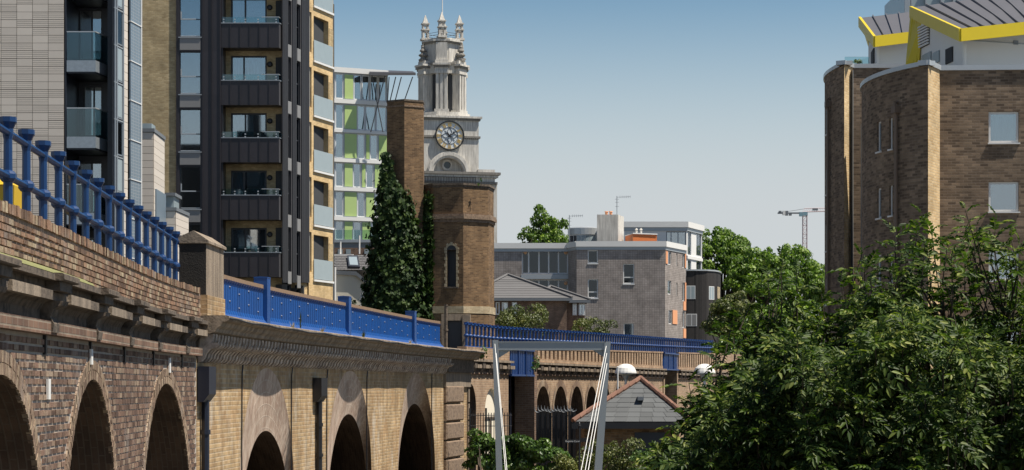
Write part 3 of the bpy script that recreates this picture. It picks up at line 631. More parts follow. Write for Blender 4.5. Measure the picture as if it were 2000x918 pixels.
# first pier block with blind arch
p0, p1, p2, p3, p4 = PB.sp(916), PB.sp(993), PB.sp(1039), PB.sp(1294), PB.sp(1322)
AR1 = [(PB.sp(919), 0.75, 0.12 - 0.75)]; AR1b = [(PB.sp(960), 0.9, -0.02 - 0.9)]
b = MB(); arch_wall(b, PB, p0, p1, ZB, 0.55, AR1 + AR1b, 0.0, ds=1); part('wall', b, 'brick_far', far)
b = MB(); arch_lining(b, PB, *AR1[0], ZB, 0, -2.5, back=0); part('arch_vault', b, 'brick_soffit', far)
b = MB(); arch_lining(b, PB, *AR1b[0], ZB, 0, -0.10, back=0); part('blind_arch', b, 'cream_render', far)
b = MB(); t = AR1b[0][0]; sweep(b, PB, rectprof(-0.1, -0.06, -0.98, -0.92), t - 0.85, t + 0.85, 2); sweep(b, PB, rectprof(-0.1, -0.06, ZB, -0.92), t + 0.1, t + 0.16, 2); part('door_joint', b, 'stone_soot', far)
for (a, c, nm) in ((p0 - 0.3, p1, 'a'), (p2 + 0.3, p3, 'b'), (p4, PB.S[-1], 'c')):
    strip('ledge', rectprof(-0.05, 0.06, 0.42, 0.50), 'brick_dark', PB, a, c, far, 1.5)
    strip('band', rectprof(-0.05, 0.14, 0.62, 0.69), 'stone_mid', PB, a, c, far, 1.5)
    strip('slab', rectprof(-0.3, 0.20, 0.80, 0.87), 'stone_mid', PB, a, c, far, 1.5)
    strip('cornice_backing', rectprof(-0.05, 0.04, 0.50, 0.80), 'stone_soot', PB, a, c, far, 1.5)
    n = int((c - a) / 1.05)
    for i in range(n):
        t = a + (i + 0.5) * (c - a) / n
        if PB.at(t).y > 112: break
        mb = MB(); sweep(mb, PB, [(0.0, 0.44), (0.08, 0.46), (0.17, 0.60), (0.17, 0.795), (0.0, 0.795)], t - 0.16, t + 0.16, 1); part('console', mb, 'stone_soot', far)
        mb = MB(); sweep(mb, PB, rectprof(0.0, 0.165, 0.60, 0.71), t + 0.26, t + 0.80, 1); part('band_block', mb, 'stone_mid', far)
cent = [PB.sp(p) for p in (1060, 1096, 1129, 1158, 1182)]; pit = (cent[-1] - cent[0]) / 4
ARF = [(cent[0] + pit * i, pit * 0.41, 0.05 - pit * 0.41) for i in range(9) if cent[0] + pit * i + pit * .45 < p3]
b = MB(); arch_wall(b, PB, p2 + 0.3, p3, ZB, 0.45, ARF, 0.0, ds=1); part('wall', b, 'brick_far', far)
b = MB(); arch_wall(b, PB, p4, PB.S[-1], ZB, 0.45, [], 0.0, ds=1); part('wall', b, 'brick_far', far)
for a in ARF:
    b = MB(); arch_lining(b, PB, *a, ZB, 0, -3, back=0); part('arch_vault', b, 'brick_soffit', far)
for sc, r, zc in ARF:
    b = MB(); c0, c1 = arch_curve(sc, r, zc), arch_curve(sc, r + 0.22, zc)
    for i in range(20): b.face([PB.at(c0[i][0], 0.02, c0[i][1]), PB.at(c0[i + 1][0], 0.02, c0[i + 1][1]), PB.at(c1[i + 1][0], 0.02, c1[i + 1][1]), PB.at(c1[i][0], 0.02, c1[i][1])]); b.face([PB.at(c0[i][0], 0.02, c0[i][1]), PB.at(c0[i + 1][0], 0.02, c0[i + 1][1]), PB.at(c0[i + 1][0], -.02, c0[i + 1][1]), PB.at(c0[i][0], -.02, c0[i][1])])
    part('arch_ring', b, 'brick_ring', far)
# slotted parapet: recessed core, piers between the slots
def parapet(a, c, slots=True):
    for (u, v, z0, z1, o) in ((a, c, 0.87, 1.0, 0.05), (a, c, 1.30, 1.36, 0.06)):
        mb = MB(); sweep(mb, PB, [(-0.25, z0), (o, z0), (o, z1), (-0.25, z1), (-0.25, z0)], u, v, 1.2, zf=lambda t, z1=z1: rise(t) if z1 > 1.1 else 0); part('parapet_course', mb, 'brick_far', far)
    mb = MB(); sweep(mb, PB, rectprof(-0.22, -0.06, 1.0, 1.30), a, c, 1.2, zf=lambda t: max(0, rise(t))); part('parapet_core', mb, 'brick_dark', far)
    if slots:
        n = int((c - a) / 0.62)
        for i in range(n):
            t = a + (i + 0.5) * (c - a) / n; mb = MB(); r_ = rise(t)
            P_ = [(-0.06, 0.998), (0.045, 0.998), (0.045, 1.302 + r_), (-0.06, 1.302 + r_)]
            sweep(mb, PB, P_ + P_[:1], t - 0.18, t + 0.18, 1); part('parapet_pier', mb, 'brick_far', far)
strip('parapet', rectprof(-0.25, 0.04, 0.87, 1.24), 'brick_far', PB, p0 - 0.5, p1, far, 1)
parapet(p2 + 0.5, p3 - 0.15); parapet(p4 + 0.2, PB.sp(1392))
strip('parapet', rectprof(-0.25, 0.04, 0.87, 1.9), 'brick_far', PB, PB.sp(1393), PB.S[-1], far, 1)
# pier beside the opening
b = MB(); sweep(b, PB, rectprof(-0.6, 0.10, ZB, 1.28), p2 - 0.05, p2 + 0.31, 1); part('pier', b, 'brick_dark', far)
b = MB(); sweep(b, PB, rectprof(-0.6, 0.06, ZB, 0.45), p3 - .02, p3 + 0.3, 1); sweep(b, PB, rectprof(-0.6, 0.06, ZB, 1.6), p4 - 0.3, p4, 1); part('pier', b, 'brick_far', far)
strip('deck', rectprof(-5, -0.26, 0.7, 0.95), 'ground', PB, p0, PB.S[-1], far, 2); strip('rear_wall', rectprof(-5.4, -5.01, ZB, 1.1), 'brick_dark', PB, p0, PB.S[-1], far, 2)
# corrugated blue girder panels
def girder(a, c, z0, z1, label, zf):
    root = thing('blue_girder', label, 'girder', PB.at(a, 0, z0))
    mb = MB(); n = 14; d = (c - a) / n
    for i in range(n):
        q = [(a + d * i, 0.0), (a + d * (i + .3), 0.0), (a + d * (i + .45), 0.07), (a + d * (i + .85), 0.07), (a + d * (i + 1), 0.0)]
        for (s_a, o_a), (s_b, o_b) in zip(q, q[1:]): mb.face([PB.at(s_a, o_a, z0 + zf), PB.at(s_b, o_b, z0 + zf), PB.at(s_b, o_b, z1 + zf), PB.at(s_a, o_a, z1 + zf)])
    part('web', mb, 'blue_far', root)
    for z in (z0 + zf, z1 + zf):
        mb = MB(); sweep(mb, PB, rectprof(-0.3, 0.12, z - 0.03, z + 0.03), a, c, 2); part('flange', mb, 'blue_far', root)
    for t in (a + (c - a) * .33, a + (c - a) * .66):
        mb = MB(); sweep(mb, PB, rectprof(-0.3, 0.10, z0 + zf + .03, z1 + zf - .03), t - .03, t + .03, 1); part('stiffener', mb, 'blue_far', root)
girder(p1 + 0.02, p2 - 0.06, 0.41, 1.26, 'blue corrugated girder spanning the dark gap behind the white mast', 0.0)
girder(p3 + 0.02, p4 - 0.02, 0.85, 1.6, 'short blue corrugated girder over a narrow gap farther along the viaduct', 0.0)
b = MB(); sweep(b, PB, rectprof(-4.9, -4.5, ZB, 0.6), p1, p2, 1); part('gap_back', b, 'stone_soot', far)
for f_ in (0.68,):
    b = MB(); t = p1 + (p2 - p1) * f_; sweep(b, PB, rectprof(-0.6, -0.5, ZB, 0.4), t, t + 0.15, 1); part('gap_post', b, 'pipe_navy', far)
# far railing
fr_ = thing('blue_balustrade', 'long dark blue iron balustrade along the far curving viaduct', 'railing', PB.at(PB.sp(1000), -0.1, 1.2))
zf = lambda t: max(-0.05, rise(t)); bm_ = post_mesh('blue_far', 'baluster', 0.042, 0.80, 0.38, 0.66)
t = PB.sp(917); tend = PB.sp(1395); bal = []
while t < tend: bal.append(t); t += 0.50
for t in bal: link('baluster', bm_, PB.at(t, -0.10, 1.26 + zf(t)), fr_, rot=(0, 0, PB.ang(t)), scale=(1, 1, 0.98))
for zr, r in ((1.30, 0.03), (1.64, 0.03), (1.97, 0.035)):
    mb = MB(); mb.tube([PB.at(q, -0.10, zr + zf(q)) for q in np.linspace(bal[0] - .2, bal[-1] + .2, 60)], r, 6); part('rail', mb, 'blue_far', fr_)
# ------------------------------------------------------------------ beige tiled apartment block at far left
tb = thing('tiled_block', 'apartment block of beige ribbed tiles with glass balconies at the far left', 'apartment block', (XX(60, 82), 84, 0))
ft = frp(-90, 80, 126, 80); U, Z = ft.U, ft.Z
b = MB(); wall_holes(b, ft, U(-90), U(126), 0, ZZ(-40, 80), []); part('wall', b, 'tile_groove', tb)
def tile_mesh(ribbed, w=0.596, h=0.290):
    m_ = MB()
    if not ribbed: m_.box(-w / 2, w / 2, -0.02, 0.0, -h / 2, h / 2)
    else:
        n = 4
        for k in range(n): m_.box(-w / 2, w / 2, -0.02, 0.0, -h / 2 + h * k / n + 0.006, -h / 2 + h * (k + 1) / n - 0.006)
    return m_.mesh('tile', 'tile_beige')
tA, tB = tile_mesh(False), tile_mesh(True); cx = [-58.8, -28.2, 2.3, 33.0, 63.7, 94.3, 125]
for c in range(len(cx) - 1):
    for r in range(34):
        y = -22 + 15.15 * r; mid_ = W((cx[c] + cx[c + 1]) / 2, y + 7.6, 80)
        link('tile', tB if (c * 7 + r * 3 + (r * c) % 4) % 5 in (0, 2, 3) else tA, mid_ + Vector((0, -0.003, 0)), tb)
bk = frp(124, 82.3, 226, 82.3)
holes = []
for k in range(-1, 4): holes.append(bk.R(153 if k % 2 == 0 else 162, 18 + 149 * k, 200, 118 + 149 * k))
b = MB(); wall_holes(b, bk, bk.U(124), bk.U(226), 0, ZZ(-60, 82.3), holes); part('recess_wall', b, 'clad_navy', tb)
for i, h in enumerate(holes): window(bk, tb, h, 'dark_frame', 0.07, mull=(0.55,), curtain=[(0.05, 0.95, 0.98, 'curtain_cream')] if i % 2 == 0 else None, glass='glass', name='balcony_door')
b = MB(); b.box(XX(126, 80) - .02, XX(129.5, 80), 80.0, 82.3, 0, ZZ(-60, 80)); part('recess_jamb', b, 'clad_navy', tb)
b = MB(); b.box(XX(213, 81.2), XX(222, 81.2), 80.9, 82.3, 0, ZZ(-60, 80)); part('recess_jamb', b, 'clad_navy', tb)
for k in range(-1, 4):
    y = 149 * k; x0, x1, x2 = XX(130.5, 80), XX(187, 80), XX(213, 81.35)
    pl = [(x0, 79.98), (x1, 79.98), (x2, 81.35), (x2, 82.25), (x0, 82.25)]
    m_ = MB(); m_.prism(pl, ZZ(140 + y, 80), ZZ(118 + y, 80)); bo = part('balcony', m_, 'galv', tb)
    m_ = MB(); ins = [(x0 + .02, 80.02), (x1 - .02, 80.02), (x2 - .03, 81.37), (x2 - .03, 82.2), (x0 + .02, 82.2)]; m_.prism(ins, ZZ(141.5 + y, 80) - .03, ZZ(140 + y, 80) - .002); part('soffit', m_, 'clad_navy', bo)
    fb = Fr(pl[0], pl[1]); fs = Fr(pl[1], pl[2])
    for f_ in (fb, fs):
        m_ = MB(); m_.fbox(f_, 0.01, f_.L - 0.01, ZZ(118 + y, 80) - .05, ZZ(63 + y, 80), -0.035, -0.02); part('glass_panel', m_, 'glass_clear', bo)
        m_ = MB(); m_.fbox(f_, 0.0, f_.L, ZZ(63 + y, 80), ZZ(61 + y, 80), -0.05, -0.005); part('hand_rail', m_, 'silver', bo)
    m_ = MB(); m_.tube([W(138, 14 + y + 149, 81.9), W(138, 28 + y + 149, 81.9)], 0.07, 8); part('wall_lamp', m_, 'white_frame', tb)
gs = frp(222, 80.2, 275, 83.5); gu = gs.U
b = MB(); wall_holes(b, gs, gu(222), gu(275), 0, ZZ(-60, 80), [], d=-0.05); part('side_wall', b, 'clad_navy', tb)
for k in range(-1, 10):
    y0 = 18 + 72 * k
    m_ = MB(); m_.fbox(gs, gu(229), gu(239), gs.Z(y0 + 70, gu(234)), gs.Z(y0 + 3, gu(234)), -0.04, 0.0); o = part('side_window', m_, 'grey_frame', tb)
    m_ = MB(); m_.fbox(gs, gu(230), gu(238), gs.Z(y0 + 67, gu(234)), gs.Z(y0 + 6, gu(234)), 0.003, 0.01); part('pane', m_, 'glass_frost' if k % 3 else 'glass_dark', o)
    m_ = MB(); m_.fbox(gs, gu(222.5), gu(239.5), gs.Z(y0 + 2.5, gu(231)), gs.Z(y0, gu(231)), 0.0, 0.03); part('transom', m_, 'grey_metal', tb)
for px in (223, 226.5, 239):
    m_ = MB(); m_.fbox(gs, gu(px), gu(px + 1.3), 0, ZZ(-50, 80), 0.0, 0.05); part('mullion', m_, 'grey_frame', tb)
for k in range(33):
    y0 = -20 + 16.2 * k; m_ = MB(); m_.fbox(gs, gu(240.6), gu(248.6), gs.Z(y0 + 15.4, gu(245)), gs.Z(y0, gu(245)), -0.02, 0.02); part('tile', m_, 'tile_beige', tb)
for k in range(-1, 7):
    y0 = 48 + 76.5 * k; m_ = MB(); m_.fbox(gs, gu(251.5), gu(271), gs.Z(y0 + 74, gu(261)), gs.Z(y0, gu(261)), 0.02, 0.08); o = part('solar_panel', m_, 'solar', tb)
    m_ = MB(); m_.fbox(gs, gu(251), gu(272.5), gs.Z(y0 + 76, gu(261)), gs.Z(y0 + 74.2, gu(261)), 0.0, 0.11); m_.fbox(gs, gu(271.2), gu(272.5), gs.Z(y0 + 74.2, gu(261)), gs.Z(y0, gu(261)), 0.0, 0.11); part('panel_frame', m_, 'white_frame', o)
    m_ = MB()
    for j in range(1, 12): zz = gs.Z(y0 + 74 * j / 12, gu(261)); m_.fbox(gs, gu(251.7), gu(270.8), zz - .012, zz + .012, 0.08, 0.084)
    for j in range(1, 4): uu = gu(251.5) + (gu(271) - gu(251.5)) * j / 4; m_.fbox(gs, uu - .02, uu + .02, gs.Z(y0 + 73.5, gu(261)), gs.Z(y0 + .5, gu(261)), 0.0815, 0.0855)
    part('cell_grid', m_, 'grey_metal', o, kind='stuff')

# pale stepped blocks between the two towers
def pale_block(px0, px1, px2, ytop, label, Y0, extra=None):
    r = thing('stair_tower', label, 'stair tower', (XX(px1, Y0), Y0 + 1, 0), 'pale stepped stair towers')
    f1, f2 = frp(px0, Y0, px1, Y0), frp(px1, Y0, px2, Y0 + 3.0)
    zt = ZZ(ytop, Y0); m_ = MB(); m_.prism([(XX(px0, Y0), Y0 + .02), (XX(px1, Y0) - .02, Y0 + .02), (XX(px2, Y0 + 3) - .02, Y0 + 3), (XX(px0, Y0), Y0 + 3.0)], 0, zt); part('core', m_, 'tile_groove', r)
    n = int((640 - ytop) / 14)
    for f_, mt in ((f1, 0), (f2, 1)):
        for k in range(n):
            m_ = MB(); z1 = zt - 0.31 * k - 0.02; m_.fbox(f_, 0.02, f_.L - 0.02, z1 - 0.295, z1, -0.01, 0.015); part('tile', m_, 'tile_beige', r)
    m_ = MB(); m_.prism([(XX(px0, Y0) - .05, Y0 - .06), (XX(px1, Y0) + .05, Y0 - .06), (XX(px2, Y0 + 3) + .06, Y0 + 3), (XX(px0, Y0), Y0 + 3.05)], zt + .002, zt + 0.16); part('coping', m_, 'lead', r)
    return r, f1, f2, zt
r_, f1, f2, zt = pale_block(276, 300, 321, 258, 'taller pale tiled stair tower with lead coping beside the tan brick wall', 90)
m_ = MB(); m_.fbox(f2, 0.3, f2.L - 0.05, 0, f2.Z(372, 1), 0.02, 0.08); part('solar_panel', m_, 'solar', r_)
m_ = MB(); m_.box(XX(277, 92), XX(296, 92), 92.0, 93, zt + .17, ZZ(241, 92)); part('roof_box', m_, 'glass_frost', r_)
r_, f1, f2, zt = pale_block(323, 343, 368, 412, 'shorter pale tiled stair tower just left of the stone pier', 93)
m_ = MB(); m_.box(XX(323, 95), XX(343, 95), 94.5, 96, zt + .17, ZZ(385, 95)); o = part('roof_lantern', m_, 'glass_frost', r_)
m_ = MB(); m_.box(XX(321, 95), XX(347, 95), 94.3, 96.2, ZZ(385, 95) + .002, ZZ(379, 95)); part('lantern_roof', m_, 'lead', o)

# ------------------------------------------------------------------ black-clad residential tower
bt = thing('black_tower', 'tall residential tower in black metal and tan brick with stacked balconies', 'apartment tower', (XX(450, 112), 112, 0))
TY = 107; T1 = frp(270, TY, 550, TY); u = T1.U; TOP = ZZ(-60, TY)
b = MB(); wall_holes(b, T1, u(270), u(344), 0, TOP, [], d=0.0); part('brick_wall', b, 'brick_tan', bt)
# window column
holes = [T1.R(351, -11 - 112 + 112 * k, 392.5, 73 - 112 + 112 * k) for k in range(7)]
b = MB(); wall_holes(b, T1, u(344.2), u(432), 0, TOP, holes, d=0.06); part('cladding', b, 'clad_black', bt)
for i, h in enumerate(holes):
    cur = [[(0.05, 0.95, 0.25, 'blind_blue')], [(0.1, 0.5, 0.95, 'curtain_white')], [(0.05, 0.97, 0.97, 'blind_blue')], [(0.0, 1.0, 0.18, 'blind_blue')], None, [(0.02, 0.98, 0.95, 'blind_blue')], [(0.02, 0.98, 0.9, 'blind_blue')]][i]
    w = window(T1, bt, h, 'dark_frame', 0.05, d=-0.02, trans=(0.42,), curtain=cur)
    m_ = MB(); zz = h[2] + (h[3] - h[2]) * .42; m_.fbox(T1, h[0] + .05, h[0] + .10, zz + .05, h[3] - .9, -0.018, 0.01); m_.fbox(T1, h[0] + .05, h[0] + .85, zz - .02, zz + .04, -0.018, 0.01); m_.fbox(T1, h[0] + .05, h[1] - .05, h[2] + .05, h[2] + .09, -0.018, 0.01); part('opener', m_, 'silver', w)
    m_ = MB(); z0, z1 = T1.Z(98 - 112 + 112 * i, 0), T1.Z(74.5 - 112 + 112 * i, 0); m_.fbox(T1, h[0] + .02, h[1] - .02, z0, z1, 0.062, 0.10); part('spandrel', m_, 'grey_spandrel', bt)
    m_ = MB(); m_.fbox(T1, h[0] - .05, h[1] + .05, z1 + .003, z1 + .05, 0.062, 0.14); part('sill', m_, 'grey_metal', bt)
for px in (344.5, 396, 413, 414.5, 430):
    m_ = MB(); m_.fbox(T1, u(px), u(px + 0.9), 0, TOP, 0.06, 0.11); part('seam', m_, 'clad_black', bt)
# balcony bay
bay = frp(432, TY + 1.15, 556, TY + 1.15)
for k in range(-1, 6):
    y = 112 * k; zt, zb = ZZ(46 + y, TY), ZZ(93 + y, TY)
    # floor slab, clad front
    x0, x1, x2 = XX(431, TY), XX(545, TY), XX(553, TY + .8)
    m_ = MB(); m_.prism([(x0, TY + .02), (x1, TY + .02), (x2 - .02, TY + .82), (x2 - .02, TY + 1.14), (x0, TY + 1.14)], zb + .02, zb + .35); fl = part('balcony', m_, 'clad_black', bt)
    f_ = Fr((x0, TY), (x1, TY)); g_ = Fr((x1, TY), (x2, TY + .8))
    n = 6
    for j in range(n):
        m_ = MB(); m_.fbox(f_, f_.L * j / n + .008, f_.L * (j + 1) / n - .008, zb, zt, -0.03, 0.0); part('cladding_sheet', m_, 'clad_black', fl)
    for j in range(4):
        m_ = MB(); m_.fbox(g_, g_.L * j / 4 + .01, g_.L * (j + 1) / 4 - .01, zb, zt, -0.03, 0.0); part('cladding_sheet', m_, 'clad_rib', fl)
    for j in range(1, n):
        m_ = MB(); m_.fbox(f_, f_.L * j / n - .012, f_.L * j / n + .012, zb + .02, zt - .02, 0.0, 0.03); part('standing_seam', m_, 'clad_black', fl)
    m_ = MB(); m_.fbox(f_, -.01, f_.L + .02, zt + .002, zt + .05, -0.1, 0.03); m_.fbox(g_, 0.03, g_.L + .02, zt + .004, zt + .05, -0.1, 0.03); part('coping', m_, 'grey_frame', fl)
    m_ = MB(); m_.fbox(f_, 0.05, f_.L - .02, zt + .06, ZZ(33 + y, TY), -0.06, -0.045); part('glass_panel', m_, 'glass_clear', fl)
    m_ = MB(); m_.fbox(g_, 0.05, g_.L, zt + .06, ZZ(33 + y, TY), -0.06, -0.045); part('glass_panel', m_, 'glass_clear', fl)
    m_ = MB(); m_.fbox(f_, f_.L * .70, f_.L, ZZ(33.5 + y, TY), ZZ(32.3 + y, TY), -0.075, -0.03); m_.fbox(g_, 0, g_.L, ZZ(33.5 + y, TY), ZZ(32.3 + y, TY), -0.075, -0.03); part('hand_rail', m_, 'silver', fl)
    for fx_ in (0.05, 0.24, 0.42, 0.64, 0.95):
        for dz in (0.08, 0.22):
            m_ = MB(); c = f_.P(f_.L * fx_, zt + dz, -0.03); m_.box(c[0] - .035, c[0] + .035, c[1] - .02, c[1] + .012, c[2] - .03, c[2] + .03); part('glass_clamp', m_, 'silver', fl)
    # recess back wall, door and lamp (storey above this panel)
    hz0, hz1 = zt - 1.0, ZZ(-3 + y, TY)
    h = (bay.U(451), bay.U(521), zt - .95, ZZ(-4 + y, TY + 1.15) - .02)
    m_ = MB(); wall_holes(m_, bay, bay.U(432), bay.U(551), zt - 1.05, ZZ(-19 + y, TY) + .1, [h]); part('recess_wall', m_, 'brick_tan', bt)
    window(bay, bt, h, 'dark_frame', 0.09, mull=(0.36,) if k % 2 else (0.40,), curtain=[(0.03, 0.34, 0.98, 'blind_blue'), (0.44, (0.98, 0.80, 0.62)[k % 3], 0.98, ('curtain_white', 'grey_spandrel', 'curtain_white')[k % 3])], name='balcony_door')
    m_ = MB(); c = bay.P(bay.U(527), ZZ(7 + y, TY), 0.0)
    m_.lathe((0, 0, 0), [(0.14, 0), (0.15, 0.06), (0.10, 0.11), (0.0, 0.12)], 12); o = link('wall_lamp', m_.mesh('wall_lamp', 'black_iron'), c, bt, rot=(math.pi / 2, 0, 0))
b = MB(); b.box(XX(431, TY) - .02, XX(435, TY), TY + .06, TY + 1.14, 0, TOP); part('bay_jamb', b, 'clad_black', bt)
# ribbed side
T2 = frp(551, 107.3, 603, 110.8); v = T2.U
hs = []
for (a, c, off) in ((561, 568.5, 0), (579, 586.5, 8)):
    for k in range(-1, 5): hs.append((v(a), v(c), T2.Z(86 + off + 111 * k + 111, v(a)), T2.Z(86 + off + 111 * k + 25, v(a)), k))
b = MB(); wall_holes(b, T2, 0, T2.L, T2.Z(553, T2.L), TOP, [h[:4] for h in hs], d=0.0, rev=0.3); part('ribbed_wall', b, 'clad_rib', bt)
for h in hs:
    window(T2, bt, h[:4], 'dark_frame', 0.05, d=-0.1, mull=(), trans=(0.5,), glass='glass_dark')
    z1, z0 = T2.Z(86 + (8 if h[0] > 1.5 else 0) + 111 * h[4], h[0]), T2.Z(110 + (8 if h[0] > 1.5 else 0) + 111 * h[4], h[0])
    m_ = MB(); m_.fbox(T2, h[0] + .03, h[1] - .03, z0, z1, 0.0, 0.04); part('spandrel', m_, 'grey_spandrel', bt)
nr = 26
for j in range(nr):
    uu = T2.L * (j + .5) / nr
    if any(h[0] - .05 < uu < h[1] + .05 for h in hs): continue
    m_ = MB(); m_.fbox(T2, uu - .03, uu + .03, T2.Z(552, uu), TOP, 0.0, 0.06); part('rib', m_, 'clad_rib', bt)
# beige brick side with recessed balconies
T3 = frp(603, 110.8, 650, 113.9); w3 = T3.U; ul = w3(612)
Z3 = lambda py: T3.Z(py, ul)
hb = [(w3(612.5), w3(641.5), Z3(120 + 107 * k), Z3(30 + 107 * k), k) for k in range(-1, 5)]; hw_ = [(w3(603.6), w3(608.5), Z3(104 + 107 * k), Z3(26 + 107 * k), k) for k in range(-1, 5)]
b = MB(); wall_holes(b, T3, 0, T3.L, 0, TOP, [h[:4] for h in hb + hw_], rev=1.2); part('beige_wall', b, 'brick_beige', bt)
b = MB(); b.fbox(T3, w3(641.6), T3.L + .02, 0, TOP, -0.5, 0.01); 
for h in hb:
    m_ = MB(); m_.fbox(T3, w3(642.2), T3.L + .015, h[2] + .05, h[3] - .35, 0.0, 0.02); part('brick_panel', m_, 'brick_tan', bt)
    m_ = MB(); m_.fbox(T3, h[0] + .01, h[1] - .01, h[2] + .01, h[3] - .01, -1.19, -1.12); part('recess_back', m_, 'clad_navy', bt)
    m_ = MB(); m_.fbox(T3, h[0] + .02, h[0] + .55, h[2] + .02, h[3] - .02, -0.5, -0.45); part('screen', m_, 'blind_blue', bt)
    m_ = MB(); m_.fbox(T3, h[0] - .05, h[1] + .5, h[2] + .10, h[2] + 1.18, 0.03, 0.05); o = part('glass_balustrade', m_, 'glass_frost', bt)
    m_ = MB(); m_.fbox(T3, h[0] - .1, h[1] + .6, h[2] - .04, h[2] + .07, 0.0, 0.09); part('base_rail', m_, 'white_frame', o)
for h in hw_: window(T3, bt, h[:4], 'silver', 0.06, d=-0.1, trans=(0.5,), glass='glass')
b = MB(); b.prism([(XX(552, 109) + .3, 109), (XX(603, 110.8) - .05, 110.9), (XX(603, 110.8) - .4, 113), (XX(552, 109) - 1, 113)], 0, T2.Z(553, T2.L)); part('plinth', b, 'brick_beige', bt)
for px in (560, 572, 584):
    b = MB(); b.box(XX(px, 109), XX(px + 5, 109), 108.9 + (px - 552) * .037, 109.3 + (px - 552) * .037, ZZ(610, 109), ZZ(556, 109)); part('slot_window', b, 'interior', bt)
b = MB(); b.prism([(XX(270, TY), TY + .1), (XX(431, TY), TY + .1), (XX(431, TY), TY + 1.6), (XX(551, 108.6) , TY + 1.6), (XX(602, 110.8), 111.0), (XX(649, 113.9), 115.2), (XX(640, 125), 125), (XX(270, 125), 125)], 0, TOP - .3); 
core = part('core', b, 'interior', bt)

# ------------------------------------------------------------------ green-panelled block
gb = thing('green_block', 'white apartment block with lime green panels and curtained windows behind the brick turret', 'apartment block', (XX(740, 195), 197, 0))
gf = frp(648, 189, 757, 191.3); q = gf.U
rows = [(143, 192, [('w', 655, 671), ('g', 672.5, 690), ('w', 691, 706), ('w', 707, 722), ('w', 723, 738), ('w', 739, 755)]),
        (203, 251, [('w', 655, 671), ('g', 672.5, 697), ('w', 698, 713), ('w', 714, 734), ('w', 735, 755)]),
        (259, 308, [('w', 655, 671), ('g', 672.5, 697), ('w', 698, 713), ('g', 714.5, 722), ('w', 723, 738), ('g', 739.5, 756)]),
        (317, 364, [('w', 655, 671), ('g', 672.5, 689), ('w', 690, 705), ('g', 706.5, 714), ('w', 715, 730), ('g', 731.5, 756)]),
        (373, 422, [('w', 655, 671), ('g', 672.5, 697), ('w', 698, 713), ('g', 714.5, 731), ('w', 732, 740), ('g', 741, 756)]),
        (431, 468, [('w', 655, 671), ('g', 672.5, 689), ('w', 690, 706), ('g', 707, 724), ('w', 725, 732), ('g', 733, 750)]),
        (480, 520, [('w', 655, 671), ('g', 672.5, 689), ('w', 690, 706), ('g', 707, 724)])]
hol = []; items = []
for (ya, yb, it) in rows:
    for kd, a, c in it:
        h = (q(a), q(c), gf.Z(yb, q(652)), gf.Z(ya, q(652)))
        items.append((kd, h))
        if kd == 'w': hol.append(h)
    # continue the pattern behind the turret
b = MB(); wall_holes(b, gf, q(648), q(757), 0, gf.Z(131, q(652)), hol); part('wall', b, 'grey_metal', gb)
ci = 0
for kd, h in items:
    if kd == 'g': m_ = MB(); m_.fbox(gf, h[0] + .03, h[1] - .03, h[2] + .05, h[3] - .05, 0, 0.05); part('green_panel', m_, 'green_panel', gb)
    else:
        ci += 1; first = h[0] < q(660)
        window(gf, gb, h, 'white_frame', 0.09, d=-0.05, curtain=None if first else ([(0.05, 0.55, 1, 'curtain_white')] if ci % 3 == 0 else [(0.1, 0.9, 1, 'curtain_white')] if ci % 3 == 1 else [(0.4, 0.95, 1, 'curtain_white')]), glass='glass')
for (ya, yb) in ((131, 141), (193, 201), (252, 258), (309, 316), (365, 372), (423, 430), (469, 478)):
    m_ = MB(); m_.fbox(gf, q(648), q(757), gf.Z(yb, q(652)), gf.Z(ya, q(652)), 0.0, 0.22); part('floor_band', m_, 'white_render', gb)
b = MB(); b.prism([(XX(648, 189), 189.3), (XX(757, 191.3), 191.6), (XX(752, 205), 205), (XX(648, 205), 205)], 0, gf.Z(132, 0)); part('core', b, 'interior', gb)
# roof canopy and struts
zc1, zc0 = ZZ(135, 190), ZZ(147, 190)
b = MB(); b.hexa([(XX(722, 188), 188, ZZ(147, 188)), (XX(812, 190), 190, ZZ(147, 190)), (XX(806, 196), 196, ZZ(144, 196)), (XX(722, 196), 196, ZZ(140, 196)), (XX(722, 188), 188, ZZ(141, 188)), (XX(812, 190), 190, ZZ(142, 190)), (XX(806, 196), 196, ZZ(139, 196)), (XX(722, 196), 196, ZZ(136, 196))]); cn = part('roof_canopy', b, 'clad_rib', gb)
for a, c in (((726, 146), (748, 258)), ((752, 148), (724, 258)), ((760, 150), (757, 196)), ((773, 150), (762, 196)), ((784, 150), (772, 196)), ((806, 150), (790, 196))):
    b = MB(); b.tube([W(*a, 189), W(*c, 189.4)], 0.055, 6); part('strut', b, 'clad_rib', cn)
# low parapet roofs in front of the green block
lb = thing('grey_terrace', 'low grey balcony terrace with glass rail at the foot of the green block', 'terrace', (XX(690, 170), 172, 0))
b = MB(); b.box(XX(650, 170), XX(745, 170), 170, 176, 0, ZZ(474, 170)); part('body', b, 'lead', lb)
b = MB(); b.box(XX(649, 170), XX(746, 170), 169.8, 176, ZZ(474, 170) + .01, ZZ(468, 170)); part('coping', b, 'grey_metal', lb)
b = MB(); b.box(XX(653, 170), XX(742, 170), 170.0, 170.04, ZZ(468, 170), ZZ(449, 170)); part('glass_rail', b, 'glass_clear', lb)
for px in (653, 670, 688, 706, 724, 741):
    b = MB(); b.box(XX(px, 170), XX(px + 1.2, 170), 169.95, 170.1, ZZ(468, 170), ZZ(447, 170)); part('rail_post', b, 'grey_frame', lb)

